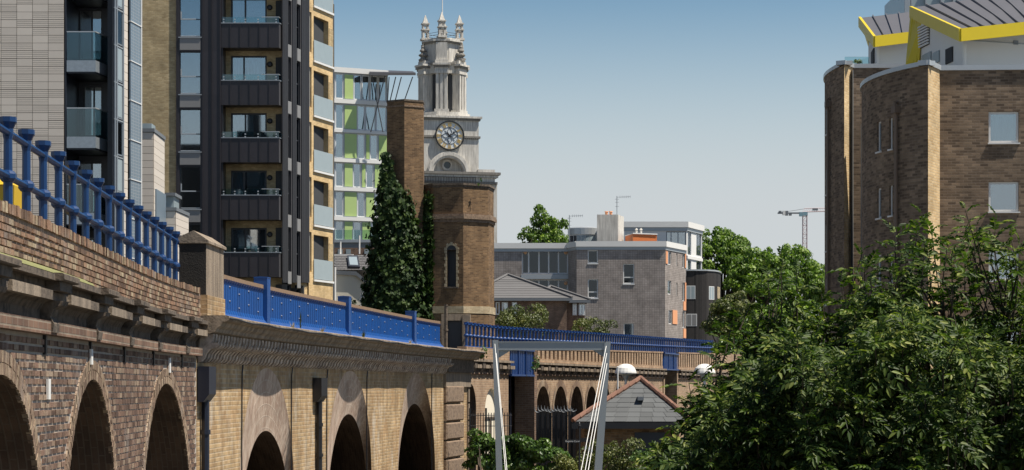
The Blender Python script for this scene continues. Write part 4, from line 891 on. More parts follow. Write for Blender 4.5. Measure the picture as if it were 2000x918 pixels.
# ------------------------------------------------------------------ cream house with slate roof
ch = thing('cream_house', 'cream rendered gable house with slate roof and skylight beside the ivy', 'house', (XX(690, 132), 133, 0))
Y = 130; b = MB()
gp = [(650, 620), (740, 620), (740, 570), (728, 560), (694, 533), (652, 531)]
fpts = [W(x, y, Y) for x, y in gp]; bpts = [p + Vector((0, 7, 0)) for p in fpts]
for i in range(2): fpts[i].z = 0; bpts[i].z = 0
b.face(fpts); b.face(list(reversed(bpts)))
for k in range(6): l = (k + 1) % 6; b.face([fpts[l], fpts[k], bpts[k], bpts[l]])
part('wall', b, 'cream_render', ch)
b = MB()
for (a, c) in (((649, 528), (695, 530)), ((695, 530), (741, 568))):
    p, r_ = W(*a, 129.85), W(*c, 129.85); dn = Vector((0, 0, -0.25)); bk_ = Vector((0, 0.3, 0))
    b.hexa([p + dn, r_ + dn, r_ + dn + bk_, p + dn + bk_, p, r_, r_ + bk_, p + bk_])
part('verge', b, 'lead', ch)
# slates in courses on the slope behind the gable
p00, p10, p01, p11 = W(652, 528, 130.3), W(735, 528, 130.3), W(650, 499, 135), W(735, 499, 135)
rf = MB(); rf.face([p00, p10, p11, p01]); rf.face([p01, p11, p11 + Vector((0, 4, -2)), p01 + Vector((0, 4, -2))]); ro = part('roof', rf, 'slate_far', ch)
nrw, ncl = 9, 12
nrm = (p10 - p00).cross(p01 - p00).normalized()
for i in range(nrw):
    for j in range(ncl):
        a0, a1 = (j + (0.5 if i % 2 else 0)) / ncl, (j + 0.95 + (0.5 if i % 2 else 0)) / ncl
        if a1 > 1: continue
        L = lambda a, t: p00 + (p10 - p00) * a + (p01 - p00) * t
        m_ = MB(); lo, hi = [L(a0, i / nrw), L(a1, i / nrw)], [L(a1, (i + 1.05) / nrw), L(a0, (i + 1.05) / nrw)]
        m_.face([lo[0] + nrm * .05, lo[1] + nrm * .05, hi[0] + nrm * .02, hi[1] + nrm * .02]); m_.face([lo[0], lo[1], lo[1] + nrm * .05, lo[0] + nrm * .05]); part('slate', m_, 'slate_far', ro)
b = MB(); k0 = [W(681, 525, 130.6) , W(703, 526, 130.6), W(699, 504, 134.0), W(678, 504, 134.0)]; k0 = [p + nrm * 0.06 for p in k0]; b.hexa(k0 + [p + nrm * .12 for p in k0]); sk = part('skylight', b, 'dark_frame', ro)
b = MB(); c_ = sum(k0, Vector()) / 4; k1 = [c_ + (p - c_) * .74 + nrm * .125 for p in k0]; b.face(k1); part('pane', b, 'glass_frost', sk)
b = MB(); b.box(XX(648, 135), XX(690, 135), 134.9, 135.3, ZZ(500, 135), ZZ(496.5, 135)); b.box(XX(716, 135), XX(735, 135), 134.9, 135.3, ZZ(500, 135), ZZ(496.5, 135)); part('ridge', b, 'white_render', ro, kind='stuff')
for px, y0, y1 in ((665, 472, 496), (702, 460, 496)):
    b = MB(); b.tube([W(px, y1, 135.2), W(px, y0, 135.2)], 0.06, 6); part('vent_pipe', b, 'white_render', ch)
b = MB(); b.tube([W(654, 620, 129.7), W(654, 522, 129.7)], 0.09, 6); part('downpipe', b, 'white_render', ch)
b = MB(); b.box(XX(650, 140), XX(740, 140), 140, 146, 0, ZZ(484, 140)); part('rear_wing', b, 'brick_dark', ch)
for px in (660, 676, 712):
    b = MB(); b.box(XX(px, 140), XX(px + 9, 140), 139.9, 140.05, ZZ(496, 140), ZZ(487, 140)); part('rear_window', b, 'glass_frost', ch)
o = thing('grey_post', 'pale grey square post in front of the cream house', 'post', (XX(708, 118), 118, 0)); b = MB(); b.box(XX(704.5, 118), XX(711.5, 118), 118, 118.25, 0, ZZ(575, 118)); part('shaft', b, 'grey_metal', o); b = MB(); b.frustum([(XX(704, 118), 117.98), (XX(712, 118), 117.98), (XX(712, 118), 118.27), (XX(704, 118), 118.27)], ZZ(575, 118) + .002, [(XX(706, 118), 118.05), (XX(710, 118), 118.05), (XX(710, 118), 118.2), (XX(706, 118), 118.2)], ZZ(572.5, 118)); part('cap', b, 'grey_metal', o)
# ------------------------------------------------------------------ brick accumulator tower
AY = 102.0; S_ = AY / F
def ngon(cx, cy, R, n, a0): return [(cx + R * math.sin(a0 + 2 * math.pi * k / n), cy - R * math.cos(a0 + 2 * math.pi * k / n)) for k in range(n)]
ac = thing('brick_tower', 'octagonal brown brick tower with stone bands and a slit window, ivy on its left side', 'tower', (XX(890, AY), AY, 0))
ccx = XX(890, AY); R8 = 76.8 * S_; rot8 = math.radians(-77.5)
zl = lambda py: ZZ(py, AY - 1.7)
o8 = lambda R: ngon(ccx, AY, R, 8, rot8)
b = MB(); b.prism(o8(R8 * 1.02), 0, zl(612)); part('plinth', b, 'brick_tower', ac)
b = MB(); b.prism(o8(R8 * 1.035), zl(612), zl(598)); part('base_band', b, 'brick_band', ac)
# shaft with window opening in the front facet
P8 = o8(R8)
b = MB(); acc = 0
for k in range(8):
    f_ = Fr(P8[k], P8[(k + 1) % 8])
    if k == 1:
        h = f_.R(873, 488, 891, 560); b2 = h
        wall_holes(b, f_, 0, f_.L, zl(598), zl(434), [h], rev=0.3); fw = f_
    else: b.face([f_.P(0, zl(598)), f_.P(f_.L, zl(598)), f_.P(f_.L, zl(434)), f_.P(0, zl(434))], [(acc, zl(598)), (acc + f_.L, zl(598)), (acc + f_.L, zl(434)), (acc, zl(434))])
    acc += f_.L
part('shaft', b, 'brick_tower', ac)
b = MB(); b.fbox(fw, h[0], h[1], h[2], h[3], -0.35, -0.28); wo = part('slit_window', b, 'interior', ac)
uc = (h[0] + h[1]) / 2; rr = (h[1] - h[0]) / 2
b = MB(); arc = [(uc + rr * math.cos(math.pi * i / 10), h[3] + rr * math.sin(math.pi * i / 10)) for i in range(11)]; b.face([fw.P(a, z, 0.012) for a, z in arc]); part('arch_head', b, 'interior', wo)
for i in range(11):
    zz = h[2] + (h[3] - h[2]) * i / 11; e = 0.075 if i % 2 else 0.13
    for sgn, ue in ((-1, h[0]), (1, h[1])):
        b = MB(); b.fbox(fw, min(ue, ue + sgn * e), max(ue, ue + sgn * e), zz, zz + (h[3] - h[2]) / 11 - .015, -0.05, 0.02); part('surround_brick', b, 'brick_band', wo)
for i in range(9):
    t0, t1 = math.pi * (i + .05) / 9, math.pi * (i + .95) / 9; e = 0.09 if i % 2 else 0.15; b = MB()
    pts = [(uc + rr * math.cos(t0), h[3] + rr * math.sin(t0)), (uc + (rr + e) * math.cos(t0), h[3] + (rr + e) * math.sin(t0)), (uc + (rr + e) * math.cos(t1), h[3] + (rr + e) * math.sin(t1)), (uc + rr * math.cos(t1), h[3] + rr * math.sin(t1))]
    A_ = [fw.P(a, z, -0.02) for a, z in pts]; B_ = [fw.P(a, z, 0.02) for a, z in pts]; b.hexa([A_[0], A_[1], B_[1], B_[0], A_[3], A_[2], B_[2], B_[3]]); part('surround_brick', b, 'brick_band', wo)
b = MB(); b.fbox(fw, h[0] - .12, h[1] + .12, h[2] - .08, h[2] - .005, -0.02, 0.08); part('window_sill', b, 'stone_soot', wo)
for y0, y1, r in ((434, 428, 1.03), (428, 422, 1.07), (422, 418, 1.05)):
    b = MB(); b.prism(o8(R8 * r), zl(y0), zl(y1)); part('string_course', b, 'stone_quoin', ac)
b = MB(); b.prism(o8(R8 * 0.985), zl(418), zl(366)); part('upper_stage', b, 'brick_tower', ac)
b = MB(); b.prism(o8(R8 * 1.0), zl(366), zl(362)); b2_ = part('cornice', b, 'stone_soot', ac)
b = MB(); b.prism(o8(R8 * 1.025), zl(362), zl(358)); part('coping', b, 'stone_soot', ac)
# hexagonal turret
tc = thing('brick_turret', 'slender hexagonal brown brick turret with a corbelled top, ivy climbing its foot', 'turret', (XX(792, 101), 101, 0))
hx = lambda R: ngon(XX(792, 101), 101, R * 101 / F, 6, 0.0)
zt_ = lambda py: ZZ(py, 100)
b = MB(); b.frustum(hx(46), 0, hx(40.5), zt_(208), cap=False)
b = MB(); P0, P1 = hx(44), hx(40.4); acc = 0
for k in range(6):
    l = (k + 1) % 6; L0 = math.hypot(P0[l][0] - P0[k][0], P0[l][1] - P0[k][1]); b.face([(*P0[k], 0), (*P0[l], 0), (*P1[l], zt_(208)), (*P1[k], zt_(208))], [(acc, 0), (acc + L0, 0), (acc + L0, zt_(208)), (acc, zt_(208))]); acc += L0
part('shaft', b, 'brick_tower', tc)
b = MB(); b.prism(hx(42), zt_(208), zt_(205)); part('string_course', b, 'stone_quoin', tc)
b = MB(); b.prism(hx(40.2), zt_(205), zt_(197)); part('head', b, 'brick_tower', tc)
b = MB(); b.prism(hx(41.5), zt_(197), zt_(193.5)); part('coping', b, 'stone_soot', tc)
# doorway structure at the foot
dw = thing('stone_doorway', 'grey stone door surround with dark door at the foot of the brick tower', 'doorway', (XX(893, 66), 66, 0))
dY = 63.0; fd = frp(862, dY, 919, dY)
b = MB(); hd = fd.R(874, 626, 902, 700); wall_holes(b, fd, fd.U(862), fd.U(918), CH + 0.9, fd.Z(613, 0), [hd], rev=0.25); b.box(XX(862, dY), XX(918, dY), dY + .25, dY + .9, CH + .9, ZZ(613, dY)); part('surround', b, 'stone_mid', dw)
b = MB(); b.fbox(fd, hd[0] + .01, hd[1] - .01, hd[2], hd[3] - .01, -0.24, -0.18); part('door', b, 'clad_navy', dw)
b = MB(); b.fbox(fd, fd.U(903), fd.U(917), CH + .9, fd.Z(616, 0), 0.0, 0.07); part('pilaster', b, 'stone_mid', dw)
pl = thing('iron_post', 'dark rusty iron pipe post at the end of the blue parapet', 'post', (XX(871, 59), 59, CH + 1.1))
b = MB(); b.tube([(XX(871, 59), 59, CH + 0.9), (XX(871, 59), 59, ZZ(597, 59))], 0.05, 10); part('pipe', b, 'stone_soot', pl)
b = MB(); b.tube([(XX(871, 59), 59, ZZ(646, 59)), (XX(871, 59), 59, ZZ(643, 59))], 0.07, 10); part('collar', b, 'stone_soot', pl)
b = MB(); b.tube([(XX(871, 59), 59, ZZ(598, 59)), (XX(871, 59), 59, ZZ(595, 59))], 0.062, 10); part('cap', b, 'stone_soot', pl)

# ------------------------------------------------------------------ church tower
CY = 306.0; c_s = 300.0 / F; CR = math.radians(13)
cu = thing('church_tower', 'pale stone baroque church tower with clock, open lantern stage and four pinnacles', 'church tower', (XX(864, CY), CY, 0))
CX = XX(864, CY)
def cz(py): return ZZ(py, 300)
def loc(x, y): # px offsets about the tower centre (y positive away), turned
    x *= c_s; y *= c_s; return (CX + x * math.cos(CR) - y * math.sin(CR), CY + x * math.sin(CR) + y * math.cos(CR))
def cbox(mb, x0, x1, y0, y1, pa, pb, m=0):   # pa lower row, pb upper row
    mb.prism([loc(x0, y0), loc(x1, y0), loc(x1, y1), loc(x0, y1)], cz(pa), cz(pb), m)
def cpart(nm, args, mat='portland', parent=None):
    mb = MB()
    for a in args: cbox(mb, *a)
    return part(nm, mb, mat, parent or cu)
H = 61
cpart('body', [(-80, 95, -75, 100, 900, 356)])
cpart('base_cornice', [(-96, 100, -86, 104, 340, 335)], 'portland_dark'); cpart('base_cornice', [(-92, 96, -82, 100, 345, 340.3)]); cpart('base_frieze', [(-86, 90, -78, 98, 353, 345.3)]); cpart('base_plinth', [(-90, 95, -80, 100, 358, 353.3)], 'portland_dark')
cpart('corner_block', [(58, 92, -70, -40, 334.7, 328)])
# clock stage with niche
Fc = Fr(loc(-H, -H), loc(H, -H))
b = MB()
for a, c in ((-H, H),):
    wall = [loc(-H, -H), loc(H, -H), loc(H, H), loc(-H, H)]
    for k in range(1, 4): p, r_ = wall[k], wall[(k + 1) % 4]; b.face([(*p, cz(335)), (*r_, cz(335)), (*r_, cz(232)), (*p, cz(232))])
uN = H * c_s; rN = 30 * c_s; zN = cz(336); zc_t = cz(232)
us = sorted(set([0, 2 * H * c_s] + [uN - rN * math.cos(math.pi * i / 20) for i in range(21)]))
for a, c in zip(us, us[1:]):
    la = zN + math.sqrt(max(0, rN ** 2 - (a - uN) ** 2)) if abs(a - uN) <= rN + 1e-6 else cz(335); lb = zN + math.sqrt(max(0, rN ** 2 - (c - uN) ** 2)) if abs(c - uN) <= rN + 1e-6 else cz(335)
    if abs((a + c) / 2 - uN) > rN: la = lb = cz(335)
    b.face([Fc.P(a, la), Fc.P(c, lb), Fc.P(c, zc_t), Fc.P(a, zc_t)])
part('clock_stage', b, 'portland', cu)
# niche back + round window + arch moulding
b = MB(); ar = [(uN - rN * math.cos(math.pi * i / 20), zN + rN * math.sin(math.pi * i / 20)) for i in range(21)]
b.face([Fc.P(a, z, -1.1) for a, z in ar])
for (a, z), (c, w) in zip(ar, ar[1:]): b.face([Fc.P(a, z, 0), Fc.P(c, w, 0), Fc.P(c, w, -1.1), Fc.P(a, z, -1.1)])
ni = part('niche', b, 'portland', cu)
def annulus(mb, fr, uc, zc, r0, r1, d0, d1, a0=0, a1=math.pi, n=28):
    for i in range(n):
        t0, t1 = a0 + (a1 - a0) * i / n, a0 + (a1 - a0) * (i + 1) / n
        q = [(uc - r * math.cos(t), zc + r * math.sin(t)) for r, t in ((r0, t0), (r1, t0), (r1, t1), (r0, t1))]
        mb.face([fr.P(*p, d1) for p in q]); mb.face([fr.P(*q[1], d1), fr.P(*q[1], d0), fr.P(*q[2], d0), fr.P(*q[2], d1)]); mb.face([fr.P(*q[0], d1), fr.P(*q[0], d0), fr.P(*q[3], d0), fr.P(*q[3], d1)])
def disc(mb, fr, uc, zc, r, d, n=28): mb.face([fr.P(uc + r * math.cos(2 * math.pi * i / n), zc + r * math.sin(2 * math.pi * i / n), d) for i in range(n)])
b = MB(); annulus(b, Fc, uN, zN, 30.3 * c_s, 42 * c_s, 0, 0.45); part('arch_moulding', b, 'portland', ni)
b = MB(); annulus(b, Fc, uN, zN, 34 * c_s, 40 * c_s, 0.45, 0.62); part('arch_moulding', b, 'portland', ni)
b = MB(); annulus(b, Fc, uN, cz(319), 7 * c_s, 11 * c_s, -1.1, -0.8, 0, 2 * math.pi); part('oculus_ring', b, 'portland', ni)
b = MB(); disc(b, Fc, uN, cz(319), 7.1 * c_s, -1.05); part('oculus_pane', b, 'glass_dark', ni)
b = MB(); disc(b, Fc, uN, cz(319), 7.0 * c_s, -1.09); part('oculus_dark', b, 'interior', ni)
for nm, a, c, e, mt in (('stage_cornice', 232, 228, 3, 'portland_dark'), ('stage_cornice', 227.8, 224, 6, 'portland'), ('string_course', 266.5, 262.5, 3, 'portland_dark')):
    cpart(nm, [(-H - e, H + e, -H - e, H + e, a, c)] if nm == 'stage_cornice' else [(-H - e, H + e, -H - e, -H - .02, a, c), (H + .02, H + e, -H - e + .01, H, a, c)], mt)
for k in range(30):
    x = -H + 2 * H * (k + .5) / 30; cpart('dentil', [(x - 1.1, x + 1.1, -H - 2.2, -H - .01, 268.5, 266.6)], 'portland_dark')
# clock
ck = MB(); zk = cz(263); uk = uN + 1.5 * c_s; disc(ck, Fc, uk, zk, 28 * c_s, 0.40, 40); annulus(ck, Fc, uk, zk, 27 * c_s, 28.02 * c_s, 0.0, 0.40, 0, 2 * math.pi, 40); clk = part('clock', ck, 'clock_face', cu)
for r0, r1, d, mt, nm in ((27, 29.3, 0.55, 'black_iron', 'clock_rim'), (25.6, 26.1, 0.46, 'gold', 'minute_ring'), (16.2, 16.8, 0.45, 'black_iron', 'tracery_ring')):
    b = MB(); annulus(b, Fc, uk, zk, r0 * c_s, r1 * c_s, 0.38, d, 0, 2 * math.pi, 40); part(nm, b, mt, clk)
def stroke(mb, x0, y0, x1, y1, w, d0, d1):
    v_ = Vector((x1 - x0, y1 - y0)); n_ = Vector((-v_.y, v_.x)).normalized() * w / 2; q = [(x0 - n_.x, y0 - n_.y), (x1 - n_.x, y1 - n_.y), (x1 + n_.x, y1 + n_.y), (x0 + n_.x, y0 + n_.y)]
    A_ = [Fc.P(uk + x * c_s, zk + y * c_s, d0) for x, y in q]; B_ = [Fc.P(uk + x * c_s, zk + y * c_s, d1) for x, y in q]; mb.hexa([A_[0], A_[1], B_[1], B_[0], A_[3], A_[2], B_[2], B_[3]])
rom = {1: 'I', 2: 'II', 3: 'III', 4: 'IIII', 5: 'V', 6: 'VI', 7: 'VII', 8: 'VIII', 9: 'IX', 10: 'X', 11: 'XI', 12: 'XII'}
for hr, s_ in rom.items():
    t = math.radians(90 - 30 * hr); er, et = Vector((math.cos(t), math.sin(t))), Vector((math.sin(t), -math.cos(t)))
    wid = {'I': 1.9, 'V': 4.2, 'X': 4.2}; tot = sum(wid[c] for c in s_); x = -tot / 2; b = MB()
    for c in s_:
        w = wid[c]; xm = x + w / 2
        segs = [((xm, 17.6), (xm, 24.6))] if c == 'I' else ([((xm - 1.4, 24.6), (xm, 17.6)), ((xm + 1.4, 24.6), (xm, 17.6))] if c == 'V' else [((xm - 1.5, 24.6), (xm + 1.5, 17.6)), ((xm + 1.5, 24.6), (xm - 1.5, 17.6))])
        for (a0, r0), (a1, r1) in segs:
            p, r_ = er * r0 + et * a0, er * r1 + et * a1; stroke(b, p.x, p.y, r_.x, r_.y, 0.85, 0.40, 0.47)
        x += w
    part('numeral', b, 'gold', clk)
for k in range(4):
    t = math.pi / 2 * k + math.pi / 2; e, n_ = Vector((math.cos(t), math.sin(t))), Vector((-math.sin(t), math.cos(t))); b = MB()
    pts = [e * 1, e * 8 + n_ * 5, e * 16, e * 8 - n_ * 5]
    for p, r_ in zip(pts, pts[1:] + pts[:1]): stroke(b, p.x, p.y, r_.x, r_.y, 0.8, 0.40, 0.45)
    d_ = (e + n_) * .7071; p, r_, s2 = d_ * 9, d_ * 14, e * 8 + n_ * 5
    stroke(b, p.x, p.y, r_.x, r_.y, .7, .40, .45); part('tracery', b, 'black_iron', clk)
b = MB(); stroke(b, -3, -2, 13, 8.5, 1.8, 0.48, 0.54); part('clock_hand', b, 'black_iron', clk)
b = MB(); stroke(b, 3.5, -3.2, -6, 5.0, 1.4, 0.55, 0.6); part('clock_hand', b, 'black_iron', clk)
# lantern stage: octagonal core, eight piers
def ring8(R, n=8, a0=0.0): return [loc(R * math.sin(a0 + 2 * math.pi * k / n), -R * math.cos(a0 + 2 * math.pi * k / n)) for k in range(n)]
for r, a, c, mt in ((60, 224, 220, 'portland'), (56, 219.8, 214, 'portland')):
    b = MB(); b.prism(ring8(r * 1.0, 8, math.pi / 8), cz(a), cz(c)); part('lantern_base', b, mt, cu)
b = MB(); b.prism(ring8(34, 8, math.pi / 8), cz(214), cz(136)); part('lantern_core', b, 'interior', cu)
LC = math.radians(-13)
PANG = [math.radians(q_) for q_ in (0, 58, 122, 180, 238, 302)]
def pier(k):
    a = PANG[k] + LC; n_ = Vector((math.sin(a), -math.cos(a))); t_ = Vector((math.cos(a), math.sin(a))); R = 40
    def bx(hw, r0, r1, pa, pb, mt, nm, par=None):
        q = [n_ * r1 - t_ * hw, n_ * r1 + t_ * hw, n_ * r0 + t_ * hw, n_ * r0 - t_ * hw]; mb = MB(); mb.prism([loc(p.x, p.y) for p in q], cz(pa), cz(pb)); return part(nm, mb, mt, par or cu)
    s = bx(11.5, 22, 46, 214, 134, 'portland', 'pier')
    for w in (-8.6, 0, 8.6):
        q = [n_ * 49 + t_ * (w - 2.6), n_ * 49 + t_ * (w + 2.6), n_ * 45 + t_ * (w + 2.6), n_ * 45 + t_ * (w - 2.6)]; mb = MB(); mb.prism([loc(p.x, p.y) for p in q], cz(208), cz(138)); part('pilaster', mb, 'portland', s)
    bx(14, 20, 50.5, 214, 208.2, 'portland', 'pier_base', s); bx(14, 20, 50.5, 137.8, 133, 'portland', 'capital', s)
    bx(13, 18, 49, 132.8, 126, 'portland', 'entablature', s); bx(15, 16, 51.5, 125.8, 122, 'portland_dark', 'entablature_cornice', s); bx(17, 14, 54, 121.8, 118, 'portland', 'entablature_cornice', s); bx(13, 16, 48, 117.8, 111, 'portland', 'blocking', s)
for k in range(6): pier(k)
b = MB(); b.prism(ring8(42, 8, math.pi / 8), cz(136), cz(119)); part('lantern_entablature', b, 'portland', cu)
b = MB(); b.prism(ring8(45, 8, math.pi / 8), cz(119), cz(115)); part('lantern_cornice', b, 'portland_dark', cu)
b = MB(); b.prism(ring8(37.5, 8, math.pi / 8 + LC), cz(115), cz(76)); part('attic', b, 'portland', cu)
for k in (0, 2, 4, 6):
    a = k * math.pi / 4 + LC; n_ = Vector((math.sin(a), -math.cos(a))); t_ = Vector((math.cos(a), math.sin(a))); q = [n_ * 42 - t_ * 11, n_ * 42 + t_ * 11, n_ * 30 + t_ * 11, n_ * 30 - t_ * 11]; mb = MB(); mb.prism([loc(p.x, p.y) for p in q], cz(112), cz(76)); part('attic_pier', mb, 'portland', cu)
for r, a, c, mt in ((41, 76, 73, 'portland_dark'), (44, 72.8, 69.5, 'portland'), (38, 69.3, 66, 'portland')):
    b = MB(); b.prism(ring8(r, 8, math.pi / 8 + LC), cz(a), cz(c)); part('attic_cornice', b, mt, cu)
for k in (1, 2, 4, 5):
    a = PANG[k] + LC; c = loc(44 * math.sin(a), -44 * math.cos(a)); mb = MB()
    mb.lathe((c[0], c[1], cz(111)), [(r * c_s, z * c_s) for r, z in ((9, 0), (9, 4), (6, 5), (5, 8), (9, 11), (9, 13), (4, 16), (4, 18), (7, 20), (6, 23), (3, 25), (3.5, 28), (1.5, 31), (0.3, 36))], 10); part('urn', mb, 'portland_dark', cu)
for k in (0, 2, 4, 6):
    a = k * math.pi / 4 + LC; c = (34 * math.sin(a), -34 * math.cos(a)); mb = MB()
    def pb_(x0, x1, y0, y1, pa, pb2): cbox(mb, c[0] + x0, c[0] + x1, c[1] + y0, c[1] + y1, pa, pb2)
    pb_(-9, 9, -9, 9, 66, 62)
    for (sx, sy) in ((-1, -1), (1, -1), (1, 1), (-1, 1)): pb_(sx * 4.7 - 1.9, sx * 4.7 + 1.9, sy * 4.7 - 1.9, sy * 4.7 + 1.9, 62, 46)
    pb_(-6.6, 6.6, -6.6, 6.6, 50, 46); pb_(-8, 8, -8, 8, 46, 43.5)
    for (sx, sy) in ((-1, -1), (1, -1), (1, 1), (-1, 1)): pb_(sx * 4.4 - 1.7, sx * 4.4 + 1.7, sy * 4.4 - 1.7, sy * 4.4 + 1.7, 43.5, 35)
    pb_(-6.1, 6.1, -6.1, 6.1, 37, 34); pb_(-7.6, 7.6, -7.6, 7.6, 34, 31.5)
    base = [loc(c[0] + x, c[1] + y) for x, y in ((-5.5, -5.5), (5.5, -5.5), (5.5, 5.5), (-5.5, 5.5))]; tip = [loc(c[0] + x * .1, c[1] + y * .1) for x, y in ((-5.5, -5.5), (5.5, -5.5), (5.5, 5.5), (-5.5, 5.5))]
    mb.frustum(base, cz(31.5), tip, cz(15)); part('pinnacle', mb, 'portland', cu)
b = MB(); c = loc(0, 0); b.tube([(c[0], c[1], cz(66)), (c[0], c[1], cz(-30))], [0.13, 0.07], 6); part('flagpole', b, 'white_frame', cu)
for py in (58, 53):
    b = MB(); pts = [Vector((*loc(34 * math.sin(k * math.pi / 2 + LC), -34 * math.cos(k * math.pi / 2 + LC)), cz(py))) for k in range(5)]; b.tube(pts, 0.03, 4); part('railing_wire', b, 'black_iron', cu)
# small balustrade in front of the church base
b = MB()
for k in range(38):
    x = -70 + 118 * k / 37; cbox(b, x - .5, x + .5, -92, -91, 359, 347)
cbox(b, -71, 49, -92.2, -90.8, 347, 345.8); part('balustrade', b, 'black_iron', cu, kind='stuff')
# ------------------------------------------------------------------ brown brick apartment building at right
KB = 0.80
bb = thing('brown_block', 'dark brown brick apartment building with curved corner and yellow-edged roof pavilions at right', 'apartment block', (XX(1900, 64), 64, 0))
def curved(pts, zt, name, root, mat, n=24, win=()):
    X = np.array([p[0] for p in pts]); Y_ = np.array([p[1] for p in pts]); s = np.concatenate([[0], np.cumsum(np.hypot(np.diff(X), np.diff(Y_)))])
    t = np.linspace(0, s[-1], n * 4 + 1)
    cX, cY = np.polyfit(s, X, 4 if len(pts) > 5 else 2), np.polyfit(s, Y_, 4 if len(pts) > 5 else 2); P_ = Path(np.polyval(cX, t), np.polyval(cY, t)); return P_
def ypts(lst, Yn, hn): return [(XX(px, Yn * hn / h), Yn * hn / h) for px, h in lst]
front_pts = ypts([(1812.7, 630), (1776, 623), (1743, 615), (1711, 604), (1691, 594), (1683, 582), (1690, 572)], 74 * KB, 630)
front_pts = list(reversed(front_pts)); PCv = curved(front_pts, 0, '', bb, '')
zT = 630 / F * 74 * KB          # relative to the eye
def cwall(P_, s0, s1, z0, z1, holes, nm, mat, rev=0.12):
    mb = MB(); ss = sorted(set(list(np.linspace(s0, s1, 30)) + [h[0] for h in holes] + [h[1] for h in holes])); zz = sorted(set([z0, z1] + [h[2] for h in holes] + [h[3] for h in holes]))
    for a, c in zip(ss, ss[1:]):
        for z_, w_ in zip(zz, zz[1:]):
            if any(h[0] < (a + c) / 2 < h[1] and h[2] < (z_ + w_) / 2 < h[3] for h in holes): continue
            mb.face([P_.at(a, 0, z_), P_.at(c, 0, z_), P_.at(c, 0, w_), P_.at(a, 0, w_)], [(a, z_), (c, z_), (c, w_), (a, w_)])
    for a, c, z_, w_ in holes:
        for (p, r_) in (((a, z_), (a, w_)), ((c, z_), (c, w_)), ((a, w_), (c, w_)), ((a, z_), (c, z_))): mb.face([P_.at(p[0], 0, p[1]), P_.at(r_[0], 0, r_[1]), P_.at(r_[0], -rev, r_[1]), P_.at(p[0], -rev, p[1])])
    return part(nm, mb, mat, bb)
smax = PCv.S[-1]
spx = lambda px: float(np.interp(-px, -PCv.px[::-1], PCv.S[::-1])) if PCv.px[0] > PCv.px[-1] else float(np.interp(px, PCv.px, PCv.S))
def sp_near(px):   # nearest sample on the visible, near half
    k = len(PCv.px) // 4; j = k + int(np.argmin(abs(PCv.px[k:] - px))); return float(PCv.S[j])
wins = []
for (a, c, y0, y1) in ((1713, 1722, 237, 296), (1736.5, 1743.5, 230, 291), (1713, 1722, 367, 426), (1736.5, 1743.5, 362, 421), (1713, 1722, 497, 556), (1736.5, 1743.5, 492, 551)):
    sa, sc_ = sp_near(a), sp_near(c); Yv = PCv.at((sa + sc_) / 2).y; wins.append((min(sa, sc_), max(sa, sc_), (HY - y1) / F * Yv, (HY - y0) / F * Yv))
cwall(PCv, 0, smax, ZB, zT, wins, 'curved_wall', 'brick_brown')
for s_a, s_b, z0, z1 in wins:
    A_, B_ = PCv.at(s_a), PCv.at(s_b); f_ = Fr((A_.x, A_.y), (B_.x, B_.y)); window(f_, bb, (0, f_.L, CH + z0, CH + z1), 'white_frame', 0.05, d=-0.06, curtain=[(0.02, 0.98, 0.97, 'curtain_white')] if z0 > 5 else None)
    m_ = MB(); m_.fbox(f_, -.03, f_.L + .03, CH + z0 - .05, CH + z0 - .002, -0.05, 0.05); part('sill', m_, 'white_render', bb)
def coping(P_, s0, s1, zt, root):
    mb = MB(); sweep(mb, P_, [(-0.3, zt + .004), (0.05, zt + .004), (0.05, zt + .13), (-0.3, zt + .15), (-0.3, zt + .004)], s0, s1, 0.5); return part('coping', mb, 'silver', root)
coping(PCv, 0, smax, zT, bb)
# return strip, its sunlight put into a paler brick, and front wall
Apt = PCv.at(smax); A2 = (XX(1835.5, 75.3 * KB), 75.3 * KB)
fs_ = Fr((Apt.x, Apt.y), A2); m_ = MB(); wall_holes(m_, fs_, 0, fs_.L, 0, CH + zT, []); part('return_wall', m_, 'brick_sunlit', bb)
m_ = MB(); m_.fbox(fs_, -.02, fs_.L + .03, CH + zT + .004, CH + zT + .15, -0.3, 0.05); part('coping', m_, 'silver', bb)
fwl = Fr(A2, (XX(2150, 75.3 * KB), 75.0 * KB)); hs = [fwl.R(1931, 218, 1990, 279), fwl.R(1931, 355, 1990, 413.5), fwl.R(1931, 489, 1990, 548), fwl.R(1931, 625, 1990, 685)]
m_ = MB(); wall_holes(m_, fwl, 0, fwl.L, 0, CH + zT, hs, rev=0.14); part('front_wall', m_, 'brick_brown', bb)
m_ = MB(); m_.fbox(fwl, 0.03, fwl.L, CH + zT + .004, CH + zT + .148, -0.3, 0.05); part('coping', m_, 'silver', bb)
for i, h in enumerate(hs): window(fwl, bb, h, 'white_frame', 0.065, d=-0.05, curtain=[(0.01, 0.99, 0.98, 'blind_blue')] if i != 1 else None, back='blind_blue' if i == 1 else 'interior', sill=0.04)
# rainwater pipe on the curved wall
def rpipe(P_, s_, ytop, Yv, root):
    zt = (HY - ytop) / F * Yv; m_ = MB(); m_.tube([P_.at(s_, 0.02, zt), P_.at(s_, 0.13, zt - .03), P_.at(s_, 0.13, zt - .3), P_.at(s_, 0.09, zt - .45), P_.at(s_, 0.09, ZB)], 0.055, 8); o = part('rainwater_pipe', m_, 'pipe_brown', root)
    m_ = MB(); sweep(m_, P_, rectprof(0.01, 0.2, zt - 0.32, zt - .12), s_ - .1, s_ + .1, 1); part('hopper', m_, 'pipe_brown', o)
rpipe(PCv, sp_near(1755), 200, PCv.at(sp_near(1755)).y, bb)
